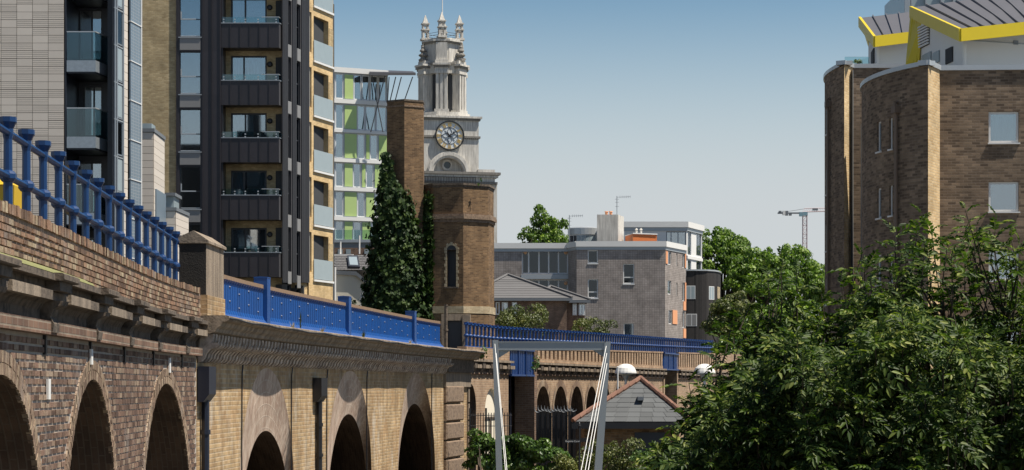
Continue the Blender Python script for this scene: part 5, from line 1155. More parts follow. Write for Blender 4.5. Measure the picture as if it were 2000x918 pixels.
# rear curved block
rear_pts = list(reversed(ypts([(1649, 631), (1634, 623), (1620, 614), (1611.5, 606), (1611.3, 598), (1616, 590)], 90 * KB, 631)))
PR = curved(rear_pts, 0, '', bb, ''); zR = 631 / F * 90 * KB
mb = MB(); sweep(mb, PR, [(0, ZB), (0, zR)], 0, PR.S[-1], 0.3, caps=False); part('rear_curved_wall', mb, 'brick_brown', bb); coping(PR, 0, PR.S[-1], zR, bb)
R0 = PR.at(PR.S[-1]); R1 = (XX(1666, 91.0 * KB), 91.0 * KB); f_ = Fr((R0.x, R0.y), R1); m_ = MB(); wall_holes(m_, f_, 0, f_.L, 0, CH + zR, []); part('rear_return_wall', m_, 'brick_sunlit', bb)
m_ = MB(); m_.fbox(f_, -.02, f_.L, CH + zR + .004, CH + zR + .15, -0.3, 0.05); part('coping', m_, 'silver', bb)
f_ = Fr(R1, (XX(1800, 91 * KB), 91 * KB)); m_ = MB(); wall_holes(m_, f_, 0, f_.L, 0, CH + zR, []); part('rear_front_wall', m_, 'brick_brown', bb); m_ = MB(); m_.fbox(f_, 0.02, f_.L, CH + zR + .004, CH + zR + .148, -0.3, 0.05); part('coping', m_, 'silver', bb)
def near_s(P_, px):
    k = len(P_.px) // 4; return float(P_.S[k + int(np.argmin(abs(P_.px[k:] - px)))])
rpipe(PR, near_s(PR, 1622), 186, 73, bb)
for y0 in (212, 330, 440, 545):
    s_ = near_s(PR, 1615.5); Yv = PR.at(s_).y; m_ = MB(); sweep(m_, PR, rectprof(-0.05, 0.01, (HY - y0 - 50) / F * Yv, (HY - y0) / F * Yv), s_ - .25, s_ + .1, 1); part('slit_window', m_, 'dark_frame', bb)
    m_ = MB(); sweep(m_, PR, rectprof(0.0, 0.06, (HY - y0 - 53) / F * Yv, (HY - y0 - 50.5) / F * Yv), s_ - .28, s_ + .13, 1); part('sill', m_, 'white_render', bb)
# fill so that light does not come through
cps = [PCv.at(smax * q_, -0.45) for q_ in (0.12, .25, .4, .55, .7, .85, .97)]
m_ = MB(); m_.prism([(p.x, p.y + .1) for p in cps] + [(A2[0] + .2, A2[1] + .45), (XX(2150, 60), 60.7), (XX(2150, 60), 72), (cps[0].x + .8, 72)], 0, CH + zT - .1); part('core', m_, 'lead', bb)
cps = [PR.at(PR.S[-1] * q_, -0.4) for q_ in (0.15, .4, .6, .8, .95)]
m_ = MB(); m_.prism([(p.x, p.y + .1) for p in cps] + [(R1[0] + .1, R1[1] + .4), (XX(1800, 73), 73.5), (XX(1800, 84), 84), (cps[0].x + .8, 84)], 0, CH + zR - .1); part('core', m_, 'lead', bb)
# roof pavilions
def pavilion(E1, E2, T1, T2, fin, wall_px, seams, thick=0.33):
    # E1-E2 front eave, T1-T2 back edge (world points)
    nrm_ = (E2 - E1).cross(T1 - E1).normalized()
    if nrm_.z < 0: nrm_ = -nrm_
    m_ = MB(); low = [p - Vector((0, 0, 0.06)) for p in (E1, E2, T2, T1)]; m_.hexa(low + [E1, E2, T2, T1]); r_ = part('roof', m_, 'roof_seam', bb)
    for i in range(1, seams):
        t = i / seams; a, c = E1 + (E2 - E1) * t, T1 + (T2 - T1) * t; w_ = (E2 - E1).normalized() * 0.02; m_ = MB()
        m_.hexa([a - w_, a + w_, c + w_, c - w_, a - w_ + nrm_ * .07, a + w_ + nrm_ * .07, c + w_ + nrm_ * .07, c - w_ + nrm_ * .07]); part('standing_seam', m_, 'roof_seam', r_)
    for a, c, nm in ((E1, E2, 'fascia'), (T1, E1, 'verge')):
        d = (c - a).normalized(); side = Vector((d.y, -d.x, 0)).normalized() * 0.05; up, dn = Vector((0, 0, 0.05)), Vector((0, 0, -thick)); m_ = MB()
        m_.hexa([a + dn + side, c + dn + side, c + dn - side, a + dn - side, a + up + side, c + up + side, c + up - side, a + up - side]); part(nm, m_, 'yellow_trim', r_)
    return r_
y1, y2 = 76.5 * KB, 82 * KB
E1, E2 = W(1876, 59, 62), W(2080, 38, 63.0); T1_, T2_ = W(1779, 15, 68.0), W(2040, -22, 69.5)
rf1 = pavilion(E1, E2, T1_, T2_, None, None, 9, 0.34)
# steep yellow fin hanging from the verge
m_ = MB(); a, c = T1_ + Vector((0, 0, .05)), T1_ + Vector((0, 0, -.3)); f0 = [W(1779, 16, 68), W(1802, 34, 66.8), W(1794, 131, 66.8), W(1768, 133, 67.2)]; bk2 = [p + Vector((0.12, 0.25, 0)) for p in f0]
m_.hexa([f0[3], f0[2], bk2[2], bk2[3], f0[0], f0[1], bk2[1], bk2[0]]); part('fin', m_, 'yellow_trim', rf1)
for t in (0.2, 0.4, 0.6, 0.8):
    m_ = MB(); p, r_ = f0[0] + (f0[1] - f0[0]) * t, f0[3] + (f0[2] - f0[3]) * t; m_.tube([p + Vector((0, -.02, 0)), r_ + Vector((0, -.02, 0))], 0.03, 5); part('fin_batten', m_, 'yellow_trim', rf1)
# white walls under the roofs
def wwall(px0, Y0, px1, Y1, ytl, ytr, yb, holes=(), hm='dark_frame'):
    A_, B_ = W(px0, yb, Y0), W(px1, yb, Y1); m_ = MB(); tl, tr = W(px0, ytl, Y0), W(px1, ytr, Y1); A_.z = B_.z = CH + 8.5
    m_.face([A_, B_, tr, tl]); return part('penthouse_wall', m_, 'white_render', bb)
wwall(1880, 63.0, 2080, 64.2, 70, 50, 140); wwall(1786, 67.5, 1880, 63.0, 30, 70, 140)
fp = frp(1786, 67.5, 1880, 63.0)
def lou(px0, px1, ya, yb, n, mat='dark_frame'):
    ua, ub = fp.U(px0), fp.U(px1); za, zb_ = fp.Z(yb, ua), fp.Z(ya, ua); o = None
    m_ = MB(); m_.fbox(fp, min(ua, ub), max(ua, ub), za, zb_, 0.01, 0.03); o = part('louvre', m_, 'interior', bb)
    for i in range(n):
        z_ = za + (zb_ - za) * (i + .5) / n; m_ = MB(); m_.fbox(fp, min(ua, ub), max(ua, ub), z_ - .025, z_ + .025, 0.03, 0.09); part('louvre_blade', m_, 'white_render', o)
lou(1797, 1816, 52, 96, 8)
for (a, c, y0, y1_, mt) in ((1849, 1862, 97, 126, 'interior'), (1824, 1836, 104, 126, 'glass_frost'), (1804, 1820, 108, 126, 'glass_frost')):
    m_ = MB(); m_.fbox(fp, min(fp.U(a), fp.U(c)), max(fp.U(a), fp.U(c)), fp.Z(y1_, fp.U(a)), fp.Z(y0, fp.U(a)), 0.01, 0.05); part('penthouse_window', m_, mt, bb)
m_ = MB(); m_.tube([W(1884, 80, 62.8), W(1884, 132, 62.8)], 0.06, 8); part('downpipe', m_, 'white_render', bb)
fq = frp(1880, 63.0, 2080, 64.2); m_ = MB(); m_.fbox(fq, fq.U(1979), fq.U(1988), fq.Z(87, fq.U(1980)), fq.Z(79, fq.U(1980)), 0.005, 0.03); part('vent_grille', m_, 'grey_frame', bb)
m_ = MB(); m_.fbox(fq, fq.U(1886), fq.U(2060), fq.Z(83.5, fq.U(1950)), fq.Z(82, fq.U(1950)), 0.003, 0.03); part('wall_joint', m_, 'grey_metal', bb)
# left pavilion on the rear block
E1, E2 = W(1708, 73, 76), W(1800, 62, 76.6); T1_, T2_ = W(1679, 35, 82), W(1806, 20, 83)
rf2 = pavilion(E1, E2, T1_, T2_, None, None, 5, 0.36)
m_ = MB(); f0 = [W(1678, 36, 82), W(1690, 52, 80), W(1699, 94, 80.2), W(1696, 92, 80.6)]; bk2 = [p + Vector((0.1, 0.2, 0)) for p in f0]; m_.hexa([f0[3], f0[2], bk2[2], bk2[3], f0[0], f0[1], bk2[1], bk2[0]]); part('fin', m_, 'yellow_trim', rf2)
m_ = MB(); A_ = [W(1712, 130, 77), W(1790, 130, 77.5), W(1790, 70, 77.5), W(1712, 80, 77)]; m_.face(A_); A_ = [W(1696, 130, 80.5), W(1712, 130, 77), W(1712, 80, 77), W(1696, 72, 80.5)]; m_.face(A_); part('penthouse_wall', m_, 'white_render', bb)
fp2 = frp(1696, 80.5, 1712, 77)
m_ = MB(); m_.fbox(fp2, fp2.U(1703.5), fp2.U(1708.5), fp2.Z(126, fp2.U(1706)), fp2.Z(98, fp2.U(1706)), 0.01, 0.05); part('penthouse_window', m_, 'interior', bb)
m_ = MB(); m_.tube([W(1714.5, 84, 76.8), W(1714.5, 130, 76.8)], 0.06, 6); part('downpipe', m_, 'white_render', bb)
m_ = MB(); m_.box(XX(1650, 73.5), XX(1698, 73.5), 73.5, 73.54, CH + zR + .15, ZZ(111, 73.5)); part('roof_glass_rail', m_, 'glass_clear', bb)
# glazed stair head at the very top
gh = thing('glass_stairhead', 'glazed box rising behind the yellow-edged roofs at the top right', 'stair head', (XX(1810, 80), 86, 8)); m_ = MB(); m_.box(XX(1768, 90), XX(1900, 90), 90, 95, 8, ZZ(-30, 90)); part('glazing', m_, 'glass_frost', gh)
for px in (1766, 1778, 1806, 1836, 1860):
    m_ = MB(); m_.box(XX(px, 90), XX(px + (11 if px == 1766 else 3), 90), 89.85, 90.0, 8, ZZ(-30, 90)); part('mullion', m_, 'grey_metal', gh)
# roof plant
# ------------------------------------------------------------------ grey brick flats in the middle
GY = 185.0
gg = thing('grey_flats', 'grey-brown block flats with white parapet, orange panels and a curved roof stair', 'apartment block', (XX(1200, 190), 192, 0))
g1 = frp(1126, GY, 1299, GY); gu1 = g1.U; zp = ZZ(488, GY)
hh = [g1.R(1148, 488.5, 1168, 514), g1.R(1148, 545, 1168, 582), g1.R(1217, 515, 1239, 554), g1.R(1218, 631, 1238, 660)]
m_ = MB(); wall_holes(m_, g1, 0, g1.L, 0, zp, hh, rev=0.2); part('front_wall', m_, 'brick_grey', gg)
for i, h in enumerate(hh): window(g1, gg, h, 'white_frame', 0.09, d=-0.1, trans=(0.32,) if i in (1, 2) else (), glass='glass_dark' if i < 3 else 'glass', back='interior' if i < 3 else 'blind_blue', sill=0.1)
g0 = Fr((XX(1110, GY + 2.2), GY + 2.2), (XX(1126, GY), GY)); m_ = MB(); wall_holes(m_, g0, 0, g0.L, 0, zp, []); part('chamfer_wall', m_, 'brick_grey', gg)
g2 = Fr((XX(1299, GY), GY), (XX(1339.5, GY + 5.5), GY + 5.5)); gu2 = g2.U
h2 = [g2.R(1304, 491, 1311, 517), g2.R(1304, 548, 1311, 575), g2.R(1306, 606, 1312.5, 633), g2.R(1333, 496, 1337, 523), g2.R(1333, 552, 1337, 588), g2.R(1333, 608, 1337, 640)]
slits = [g2.R(1321, 495, 1323, 520), g2.R(1321, 552, 1323, 578)]
m_ = MB(); wall_holes(m_, g2, 0, g2.L, 0, zp, h2 + slits, rev=0.2); part('side_wall', m_, 'brick_grey', gg)
for h in h2 + slits: window(g2, gg, h, 'white_frame', 0.07, d=-0.08, glass='glass')
for (a, c, y0, y1_) in ((1299.8, 1303.5, 491, 515), (1313, 1322, 606, 633), (1337.2, 1339.2, 496, 523), (1337.2, 1339.2, 552, 590), (1334, 1339, 589, 606), (1334, 1339, 642, 660)):
    r = g2.R(a, y0, c, y1_); m_ = MB(); m_.fbox(g2, *r, 0.0, 0.06); part('orange_panel', m_, 'orange_pale', gg)
for (fr0, e) in ((g1, 0.0), (g2, 0.0), (g0, 0.0)):
    m_ = MB(); m_.fbox(fr0, -.02, fr0.L + .02, zp + .003, zp + .28, -0.4, 0.06); part('parapet_band', m_, 'grey_metal', gg)
    m_ = MB(); m_.fbox(fr0, -.06, fr0.L + .06, zp + .285, zp + .78, -0.5, 0.16); part('parapet_band', m_, 'white_render', gg)
# left wing with glazing
wl_ = frp(955, GY + 2.4, 1111, GY + 2.4); wu = wl_.U; hg = [wl_.R(1019, 489, 1110, 535), wl_.R(1019, 545, 1110, 580)]
m_ = MB(); wall_holes(m_, wl_, 0, wl_.L, 0, zp, hg, rev=0.5); part('wing_wall', m_, 'brick_grey', gg)
for i, h in enumerate(hg): window(wl_, gg, h, 'white_frame', 0.12, d=-0.3, mull=(0.15, 0.37, 0.58, 0.79), glass='glass_dark', back='interior')
m_ = MB(); r = wl_.R(1018, 536, 1111, 545); m_.fbox(wl_, *r, 0.0, 0.12); part('floor_band', m_, 'grey_metal', gg)
for px, py in ((1026, 493), (1105, 493), (1105, 553)):
    m_ = MB(); m_.lathe((0, 0, 0), [(0.17, 0), (0.17, 0.08), (0.0, 0.12)], 10); link('wall_lamp', m_.mesh('wall_lamp', 'orange_lamp'), wl_.P(wu(px), wl_.Z(py, 0), -0.2), gg, rot=(math.pi / 2, 0, 0))
m_ = MB(); m_.fbox(wl_, 0, wl_.L, zp + .003, zp + .28, -0.4, 0.06); part('parapet_band', m_, 'grey_metal', gg); m_ = MB(); m_.fbox(wl_, 0, wl_.L, zp + .285, zp + .78, -0.5, 0.16); part('parapet_band', m_, 'white_render', gg)
m_ = MB(); m_.prism([(XX(956, 188), 188), (XX(1110, 188), 188), (XX(1127, 185.6), 185.6), (XX(1298, 185.6), 185.6), (XX(1337, 190.5), 190.5), (XX(1337, 202), 202), (XX(956, 202), 202)], 0, zp + .2); part('core', m_, 'interior', gg)
# rooftop pieces
c_ = (XX(1141, 193), 193); m_ = MB(); m_.lathe((*c_, zp), [(1.45, 0), (1.45, 1.9)], 28); cy = part('stair_drum', m_, 'white_render', gg)
m_ = MB(); m_.lathe((*c_, zp + 1.9), [(1.55, 0), (1.55, .62), (1.35, .72), (0, .85)], 28); part('drum_roof', m_, 'silver', cy)
for k in range(9):
    a = math.radians(-70 + 16 * k); m_ = MB(); n_ = Vector((math.sin(a), -math.cos(a), 0)); t_ = Vector((math.cos(a), math.sin(a), 0)); cc = Vector((*c_, zp + 1.2)) + n_ * 1.47
    m_.hexa([cc - t_ * .16 + Vector((0, 0, -.35)), cc + t_ * .16 + Vector((0, 0, -.35)), cc + t_ * .16 - n_ * .05 + Vector((0, 0, -.35)), cc - t_ * .16 - n_ * .05 + Vector((0, 0, -.35)), cc - t_ * .16 + Vector((0, 0, .6)), cc + t_ * .16 + Vector((0, 0, .6)), cc + t_ * .16 - n_ * .05 + Vector((0, 0, .6)), cc - t_ * .16 - n_ * .05 + Vector((0, 0, .6))]); part('drum_window', m_, 'glass_frost' if k > 2 else 'dark_frame', cy)
m_ = MB(); m_.prism([(XX(1166, 188), 188), (XX(1207, 188), 188), (XX(1218.5, 190.5), 190.5), (XX(1178, 192), 192)], zp, ZZ(419, 188)); part('chimney_block', m_, 'portland', gg)
for px in (1184.5, 1193):
    m_ = MB(); m_.lathe((XX(px, 189.5), 189.5, ZZ(419, 188)), [(0.14, 0), (0.13, .35), (0.2, .38), (0.18, .42)], 10); part('chimney_pot', m_, 'orange_pale', gg)
m_ = MB(); m_.prism([(XX(1223, 188.5), 190), (XX(1236, 187), 187), (XX(1283, 188), 188), (XX(1270, 192), 192)], zp, ZZ(457, 187)); part('orange_box', m_, 'orange_panel', gg)
m_ = MB(); m_.prism([(XX(1222, 188.5), 190.05), (XX(1236, 187), 186.9), (XX(1284, 188), 187.9), (XX(1270, 192), 192.1)], ZZ(457, 187) + .003, ZZ(455, 187)); part('orange_box_lid', m_, 'white_render', gg)
for px in (1243, 1252):
    m_ = MB(); m_.lathe((XX(px, 188.5), 188.5, ZZ(455, 188)), [(0.10, 0), (0.10, .3), (0.16, .34), (0.0, .5)], 8); part('roof_vent', m_, 'portland', gg)
def aerial(px, py0, py1, Yv, sgn=1):
    m_ = MB(); m_.tube([W(px, py0, Yv), W(px, py1, Yv)], 0.035, 5); m_.tube([W(px, py1 + 2, Yv), W(px + 26 * sgn, py1 + 1, Yv)], 0.025, 4)
    for k in range(6): m_.tube([W(px + (6 + 4 * k) * sgn, py1 - 1, Yv), W(px + (6 + 4 * k) * sgn, py1 + 4, Yv)], 0.015, 4)
    for k in (6, 12, 20): m_.tube([W(px - 4, py1 + k, Yv), W(px + 4, py1 + k, Yv)], 0.02, 4)
    return part('aerial', m_, 'grey_frame', gg, kind='stuff')
aerial(1205, 419, 383, 189); aerial(1112, 470, 420, 189)
# white glazed upper block behind
wb = thing('white_block', 'white penthouse block with dark blue glazing behind the grey flats', 'apartment block', (XX(1300, 205), 208, 0))
q1 = frp(1219, 204, 1341, 204); q2 = Fr((XX(1341, 204), 204), (XX(1371, 209), 209)); zt = ZZ(451, 204)
hq = [q1.R(1301, 452, 1340, 479)]; m_ = MB(); wall_holes(m_, q1, 0, q1.L, 0, zt, hq); part('wall', m_, 'white_render', wb); window(q1, wb, hq[0], 'grey_frame', 0.1, mull=(0.25, 0.6), glass='glass', back='interior')
h3 = [q2.R(1343, 452, 1350, 498), q2.R(1360, 454, 1370, 500), q2.R(1343, 508, 1350, 528), q2.R(1360, 509, 1370, 528)]; m_ = MB(); wall_holes(m_, q2, 0, q2.L, 0, zt, h3); part('wall', m_, 'white_render', wb)
for h in h3: window(q2, wb, h, 'grey_frame', 0.08, mull=(0.5,), glass='glass')
for f_ in (q1, q2):
    m_ = MB(); m_.fbox(f_, -.05, f_.L + .05, zt + .003, zt + .35, -.4, .1); part('fascia', m_, 'grey_metal', wb); m_ = MB(); m_.fbox(f_, -.12, f_.L + .12, zt + .355, ZZ(433, 204), -.5, .22); part('fascia', m_, 'white_render', wb)
m_ = MB(); m_.fbox(q2, 0, q2.L, q2.Z(506, 1), q2.Z(500, 1), 0, .1); part('floor_band', m_, 'white_render', wb)
m_ = MB(); m_.prism([(XX(1219, 205), 204.9), (XX(1340, 205), 204.9), (XX(1369, 210), 210), (XX(1369, 216), 216), (XX(1219, 216), 216)], 0, zt + .5); part('core', m_, 'interior', wb)
# black timber block with rounded end
kb = thing('timber_block', 'black timber-clad block with rounded end and small windows beyond the grey flats', 'apartment block', (XX(1375, 198), 200, 0))
kpts = [(XX(1340, 196), 196.0), (XX(1360, 196), 196), (XX(1380, 196.2), 196.2), (XX(1394, 197), 197), (XX(1402, 198.2), 198.2), (XX(1406.5, 200), 200), (XX(1407, 202.5), 202.5)]
PK = Path([p[0] for p in kpts], [p[1] for p in kpts]); zk_ = (HY - 529) / F * 196
mb = MB(); sweep(mb, PK, [(0, ZB), (0, zk_)], 0, PK.S[-1], 0.3, caps=False); part('wall', mb, 'timber_black', kb)
n = 46
for i in range(n):
    t = PK.S[-1] * (i + .5) / n; mb = MB(); sweep(mb, PK, rectprof(0.0, 0.035, -1.0, zk_), t - PK.S[-1] / n * .44, t + PK.S[-1] / n * .44, 1); part('board', mb, 'timber_black', kb)
mb = MB(); sweep(mb, PK, rectprof(-0.4, 0.12, zk_ + .003, zk_ + .14), -0.0, PK.S[-1], 0.3); part('coping', mb, 'silver', kb)
for (a, c, y0, y1_, mt) in ((1340.5, 1358, 558, 584, 'glass_frost'), (1384, 1394, 559, 585, 'glass_frost'), (1340.5, 1361, 613, 637, 'grey_spandrel'), (1389, 1396, 612, 640, 'glass_frost'), (1400, 1405, 560, 583, 'brick_band'), (1397, 1406, 613, 640, 'brick_band')):
    sa, sc_ = PK.sp(a), PK.sp(c); Yv = PK.at(sa).y; mb = MB(); z0, z1 = (HY - y1_) / F * Yv, (HY - y0) / F * Yv; sweep(mb, PK, rectprof(0.0, 0.06, z0, z1), sa, sc_, 0.3); o = part('window', mb, 'white_frame' if mt != 'brick_band' else mt, kb)
    mb = MB(); e = 0.06; mid_s = (sa + sc_) / 2
    for (s_a, s_b) in ((sa + e, mid_s - e / 2), (mid_s + e / 2, sc_ - e)):
        mb = MB(); sweep(mb, PK, rectprof(0.05, 0.065, z0 + e, z1 - e), s_a, s_b, 0.5); part('pane', mb, mt, o)
m_ = MB(); m_.prism([(XX(1340, 197), 196.4), (XX(1395, 198), 198), (XX(1402, 203), 203), (XX(1340, 210), 210)], 0, CH + zk_); part('core', m_, 'interior', kb)
# hipped slate-roofed houses in front of the grey flats
def hip(label, pxl, pxr, pax, pya, pye, Y0, dep, wl_y, name='hipped_house'):
    r = thing(name, label, 'house', (XX((pxl + pxr) / 2, Y0), Y0 + dep / 2, 0), 'hipped houses by the grey flats')
    x0, x1 = XX(pxl, Y0), XX(pxr, Y0); ze = ZZ(pye, Y0); ap = W(pax, pya, Y0 + dep / 2); m_ = MB()
    c = [Vector((x0, Y0, ze)), Vector((x1, Y0, ze)), Vector((x1, Y0 + dep, ze)), Vector((x0, Y0 + dep, ze))]
    for k in range(4): m_.face([c[k], c[(k + 1) % 4], ap])
    ro = part('roof', m_, 'slate_far', r)
    for k in range(2):
        m_ = MB(); m_.tube([c[k] + Vector((0, 0, .05)), ap + Vector((0, 0, .05))], 0.12, 5); part('hip_tiles', m_, 'slate_far', ro)
    nr_ = 10
    for i in range(nr_):
        t0, t1 = i / nr_, (i + 1) / nr_; a, b_ = c[0] + (ap - c[0]) * t0, c[1] + (ap - c[1]) * t0; d, e = c[1] + (ap - c[1]) * t1, c[0] + (ap - c[0]) * t1; o_ = Vector((0, -.012, .018)); m_ = MB(); m_.face([a + o_, b_ + o_, d, e]); m_.face([a, b_, b_ + o_, a + o_]); part('slate_course', m_, 'slate_far', ro)
    m_ = MB(); m_.box(x0 + .4, x1 - .4, Y0 + .4, Y0 + dep - .4, 0, ze - .02); part('wall', m_, 'brick_dark', r); m_ = MB(); m_.box(x0 - .05, x1 + .05, Y0 - .06, Y0 + .04, ze - .22, ze - .01); part('gutter', m_, 'lead', r)
    return r, Y0
r, Y0 = hip('nearer hipped slate-roofed house right of the brick tower', 905, 1117, 991, 537, 582, 160, 9, 0)
for a, c in ((968, 976), (980, 992), (1000, 1010)):
    m_ = MB(); f_ = frp(a, Y0 + .38, c, Y0 + .38); window(f_, r, (0, f_.L, f_.Z(615, 0), f_.Z(590, 0)), 'white_frame', 0.09, d=0.08, name='window')
r, Y0 = hip('smaller hipped house with white window tucked behind the first hipped roof', 1040, 1152, 1075, 560, 586, 168, 8, 0)
for a, c in ((1118, 1127), (1130, 1143)):
    m_ = MB(); f_ = frp(a, Y0 + .38, c, Y0 + .38); window(f_, r, (0, f_.L, f_.Z(616, 0), f_.Z(593, 0)), 'white_frame', 0.1, d=0.08, mull=(0.5,))

# ------------------------------------------------------------------ footbridge mast
ms = thing('bridge_mast', 'pale grey steel portal mast of a footbridge with white stay cables', 'mast', (XX(1077, 50), 50, 0))
def leg(top0, top1, bot0, bot1, yt, dep=0.22):
    m_ = MB(); Yv = 50; zt, zb_ = ZZ(yt, Yv), 0.0; f_ = (918 - yt) / (1037 - yt); ex = lambda a, b_: a + (b_ - a) / f_
    a0, a1, b0, b1 = XX(top0, Yv), XX(top1, Yv), XX(ex(top0, bot0), Yv), XX(ex(top1, bot1), Yv)
    m_.hexa([(b0, Yv, zb_), (b1, Yv, zb_), (b1, Yv + dep, zb_), (b0, Yv + dep, zb_), (a0, Yv, zt), (a1, Yv, zt), (a1, Yv + dep, zt), (a0, Yv + dep, zt)]); return part('leg', m_, 'mast_grey', ms)
leg(962, 973, 969, 981, 664); leg(1181, 1193, 1161, 1176, 667)
m_ = MB(); m_.box(XX(974, 50), XX(1182, 50), 50.02, 50.2, ZZ(684, 50), ZZ(668, 50)); part('cross_beam', m_, 'mast_grey', ms)
m_ = MB(); m_.box(XX(973, 50), XX(1183, 50), 50.0, 50.22, ZZ(669, 50) + .003, ZZ(667, 50)); part('beam_flange', m_, 'mast_grey', ms)
for a, s in ((974, 1), (1182, -1)):
    m_ = MB(); x = XX(a, 50); m_.face([(x, 50.1, ZZ(684, 50)), (x + s * .30, 50.1, ZZ(684, 50)), (x, 50.1, ZZ(699, 50))]); m_.face([(x, 50.13, ZZ(684, 50)), (x + s * .30, 50.13, ZZ(684, 50)), (x, 50.13, ZZ(699, 50))]); m_.face([(x + s * .30, 50.1, ZZ(684, 50)), (x + s * .30, 50.13, ZZ(684, 50)), (x, 50.13, ZZ(699, 50)), (x, 50.1, ZZ(699, 50))]); part('gusset', m_, 'mast_grey', ms)
for k, (xa, ya, xb) in enumerate(((1184, 676, 1135), (1185, 690, 1143), (1185.5, 710, 1149), (1186, 672, 1160))):
    if k == 3: continue
    a = W(xa, ya, 49.9); c = W(xb, 918, 46.0); d = (c - a); c2 = a + d * ((a.z - 0.3) / (a.z - c.z)); m_ = MB(); m_.tube([a, c2], 0.009, 6); o = part('stay_cable', m_, 'cable_white', ms)
    m_ = MB(); p = a + d * 0.82; m_.tube([p, p + d.normalized() * .12], 0.018, 6); part('turnbuckle', m_, 'silver', o)
for xa, ya, xb in ((966.5, 672, 987), (969, 690, 990)):
    a = W(xa, ya, 49.9); c = W(xb, 918, 46.5); d = (c - a); m_ = MB(); m_.tube([a, a + d * ((a.z - 0.3) / (a.z - c.z))], 0.008, 6); part('stay_cable', m_, 'cable_white', ms)

# ------------------------------------------------------------------ small slate-roofed lodge below the viaduct
HYY = 60.0
sh = thing('slate_lodge', 'small brick lodge with grey slate pyramid roof and red ridge tiles', 'house', (XX(1230, HYY), HYY + 2, 0))
ze = ZZ(824, HYY); x0, x1, dp = XX(1119, HYY), XX(1352, HYY), 3.6
cr = [Vector((x0, HYY, ze)), Vector((x1, HYY, ze)), Vector((x1 + .3, HYY + dp, ze)), Vector((x0 + .3, HYY + dp, ze))]; ap = W(1251, 741, HYY + 1.75)
m_ = MB()
for k in range(4): m_.face([cr[k], cr[(k + 1) % 4], ap])
ro = part('roof', m_, 'slate', sh)
nrw = 9; nr_ = (cr[1] - cr[0]).cross(ap - cr[0]).normalized()
for i in range(nrw):
    t0, t1 = i / nrw, (i + 1.0) / nrw; a, b_ = cr[0] + (ap - cr[0]) * t0, cr[1] + (ap - cr[1]) * t0; d, e = cr[1] + (ap - cr[1]) * t1, cr[0] + (ap - cr[0]) * t1
    L = (b_ - a).length; n = max(1, int(L / 0.37)); off = 0.5 if i % 2 else 0
    for j in range(n + 1):
        s0, s1 = max(0, (j - off) / n), min(1, (j + 1 - off) / n)
        if s1 - s0 < 0.02: continue
        m_ = MB(); g_ = 0.006 / L
        q = [a + (b_ - a) * (s0 + g_), a + (b_ - a) * (s1 - g_), e + (d - e) * (s1 - g_), e + (d - e) * (s0 + g_)]
        up = nr_ * (0.013 + random.uniform(0, .006)); m_.face([q[0] + up, q[1] + up, q[2] + nr_ * .006, q[3] + nr_ * .006]); m_.face([q[0], q[1], q[1] + up, q[0] + up]); part('slate', m_, 'slate', ro)
for (p, r_) in ((cr[0], ap), (cr[1], ap)):
    n = 11
    for i in range(n):
        a, b_ = p + (r_ - p) * (i / n), p + (r_ - p) * ((i + 1.06) / n); m_ = MB(); m_.tube([a + Vector((0, 0, .03)), b_ + Vector((0, 0, .05))], [0.085, 0.075], 8); part('ridge_tile', m_, 'terracotta', ro)
m_ = MB(); pv = W(1250, 778, HYY + 1.0); m_.box(pv.x - .09, pv.x + .09, pv.y - .35, pv.y, pv.z - .06, pv.z + .05); part('roof_vent', m_, 'lead', ro)
m_ = MB(); m_.box(x0 + .35, x1 - .35, HYY + .35, HYY + dp - .3, 0, ze - .02); part('wall', m_, 'brick_tower', sh)
m_ = MB(); m_.box(x0 - .03, x1 + .05, HYY - .05, HYY + .03, ze - .20, ze - .015); part('fascia', m_, 'black_iron', sh)
m_ = MB(); m_.box(XX(1241, HYY), XX(1300, HYY), HYY + .30, HYY + .36, ZZ(900, HYY), ZZ(845, HYY)); part('shutter', m_, 'clad_navy', sh)

# fence, gate hoarding, sign, lamps
fn = thing('iron_fence', 'thin black iron fence on top of the bushes below the arches', 'fence', (XX(955, 58), 58, 0))
for i in range(16):
    x = XX(918 + 5.2 * i, 58); m_ = MB(); m_.tube([(x, 58, 0.0), (x, 58, ZZ(806 if i % 6 else 797, 58))], 0.012 if i % 6 else 0.03, 5); part('fence_bar', m_, 'black_iron', fn)
for py in (811, 832):
    m_ = MB(); m_.tube([(XX(915, 58), 58, ZZ(py, 58)), (XX(1000, 58), 58, ZZ(py, 58))], 0.012, 5); part('fence_rail', m_, 'black_iron', fn)
hd_ = thing('black_gates', 'tall black boarded gates topped with curling spikes in front of the far arches', 'gate', (XX(1085, 64), 64, 0))
for i in range(15):
    xa, xb = XX(1047 + 5.2 * i, 64), XX(1047 + 5.2 * (i + 1) - .6, 64); m_ = MB(); m_.box(xa, xb, 64 + .04 * (i % 2), 64.06 + .04 * (i % 2), 0, ZZ(802 - 1.5 * math.sin(i * 1.3), 64)); part('board', m_, 'black_iron', hd_)
for i in range(12):
    xc = XX(1050 + 6.4 * i, 63.9); zc = ZZ(800 - 3 * abs(math.sin(i * .8)), 63.9); m_ = MB(); pts = [(xc + .09 * math.cos(t), 63.9, zc + .09 * math.sin(t)) for t in np.linspace(math.pi, 2 * math.pi, 7)]; m_.tube(pts, 0.018, 5); m_.tube([pts[0], (pts[0][0], 63.9, zc + .10)], [0.014, .003], 5); part('spike', m_, 'lead', hd_)
sg = thing('finger_post', 'black fingerpost sign with two arms among the bushes', 'signpost', (XX(1131, 52), 52, 0))
m_ = MB(); m_.tube([(XX(1131.5, 52), 52, 0), (XX(1131.5, 52), 52, ZZ(833, 52))], 0.026, 8); part('pole', m_, 'black_iron', sg)
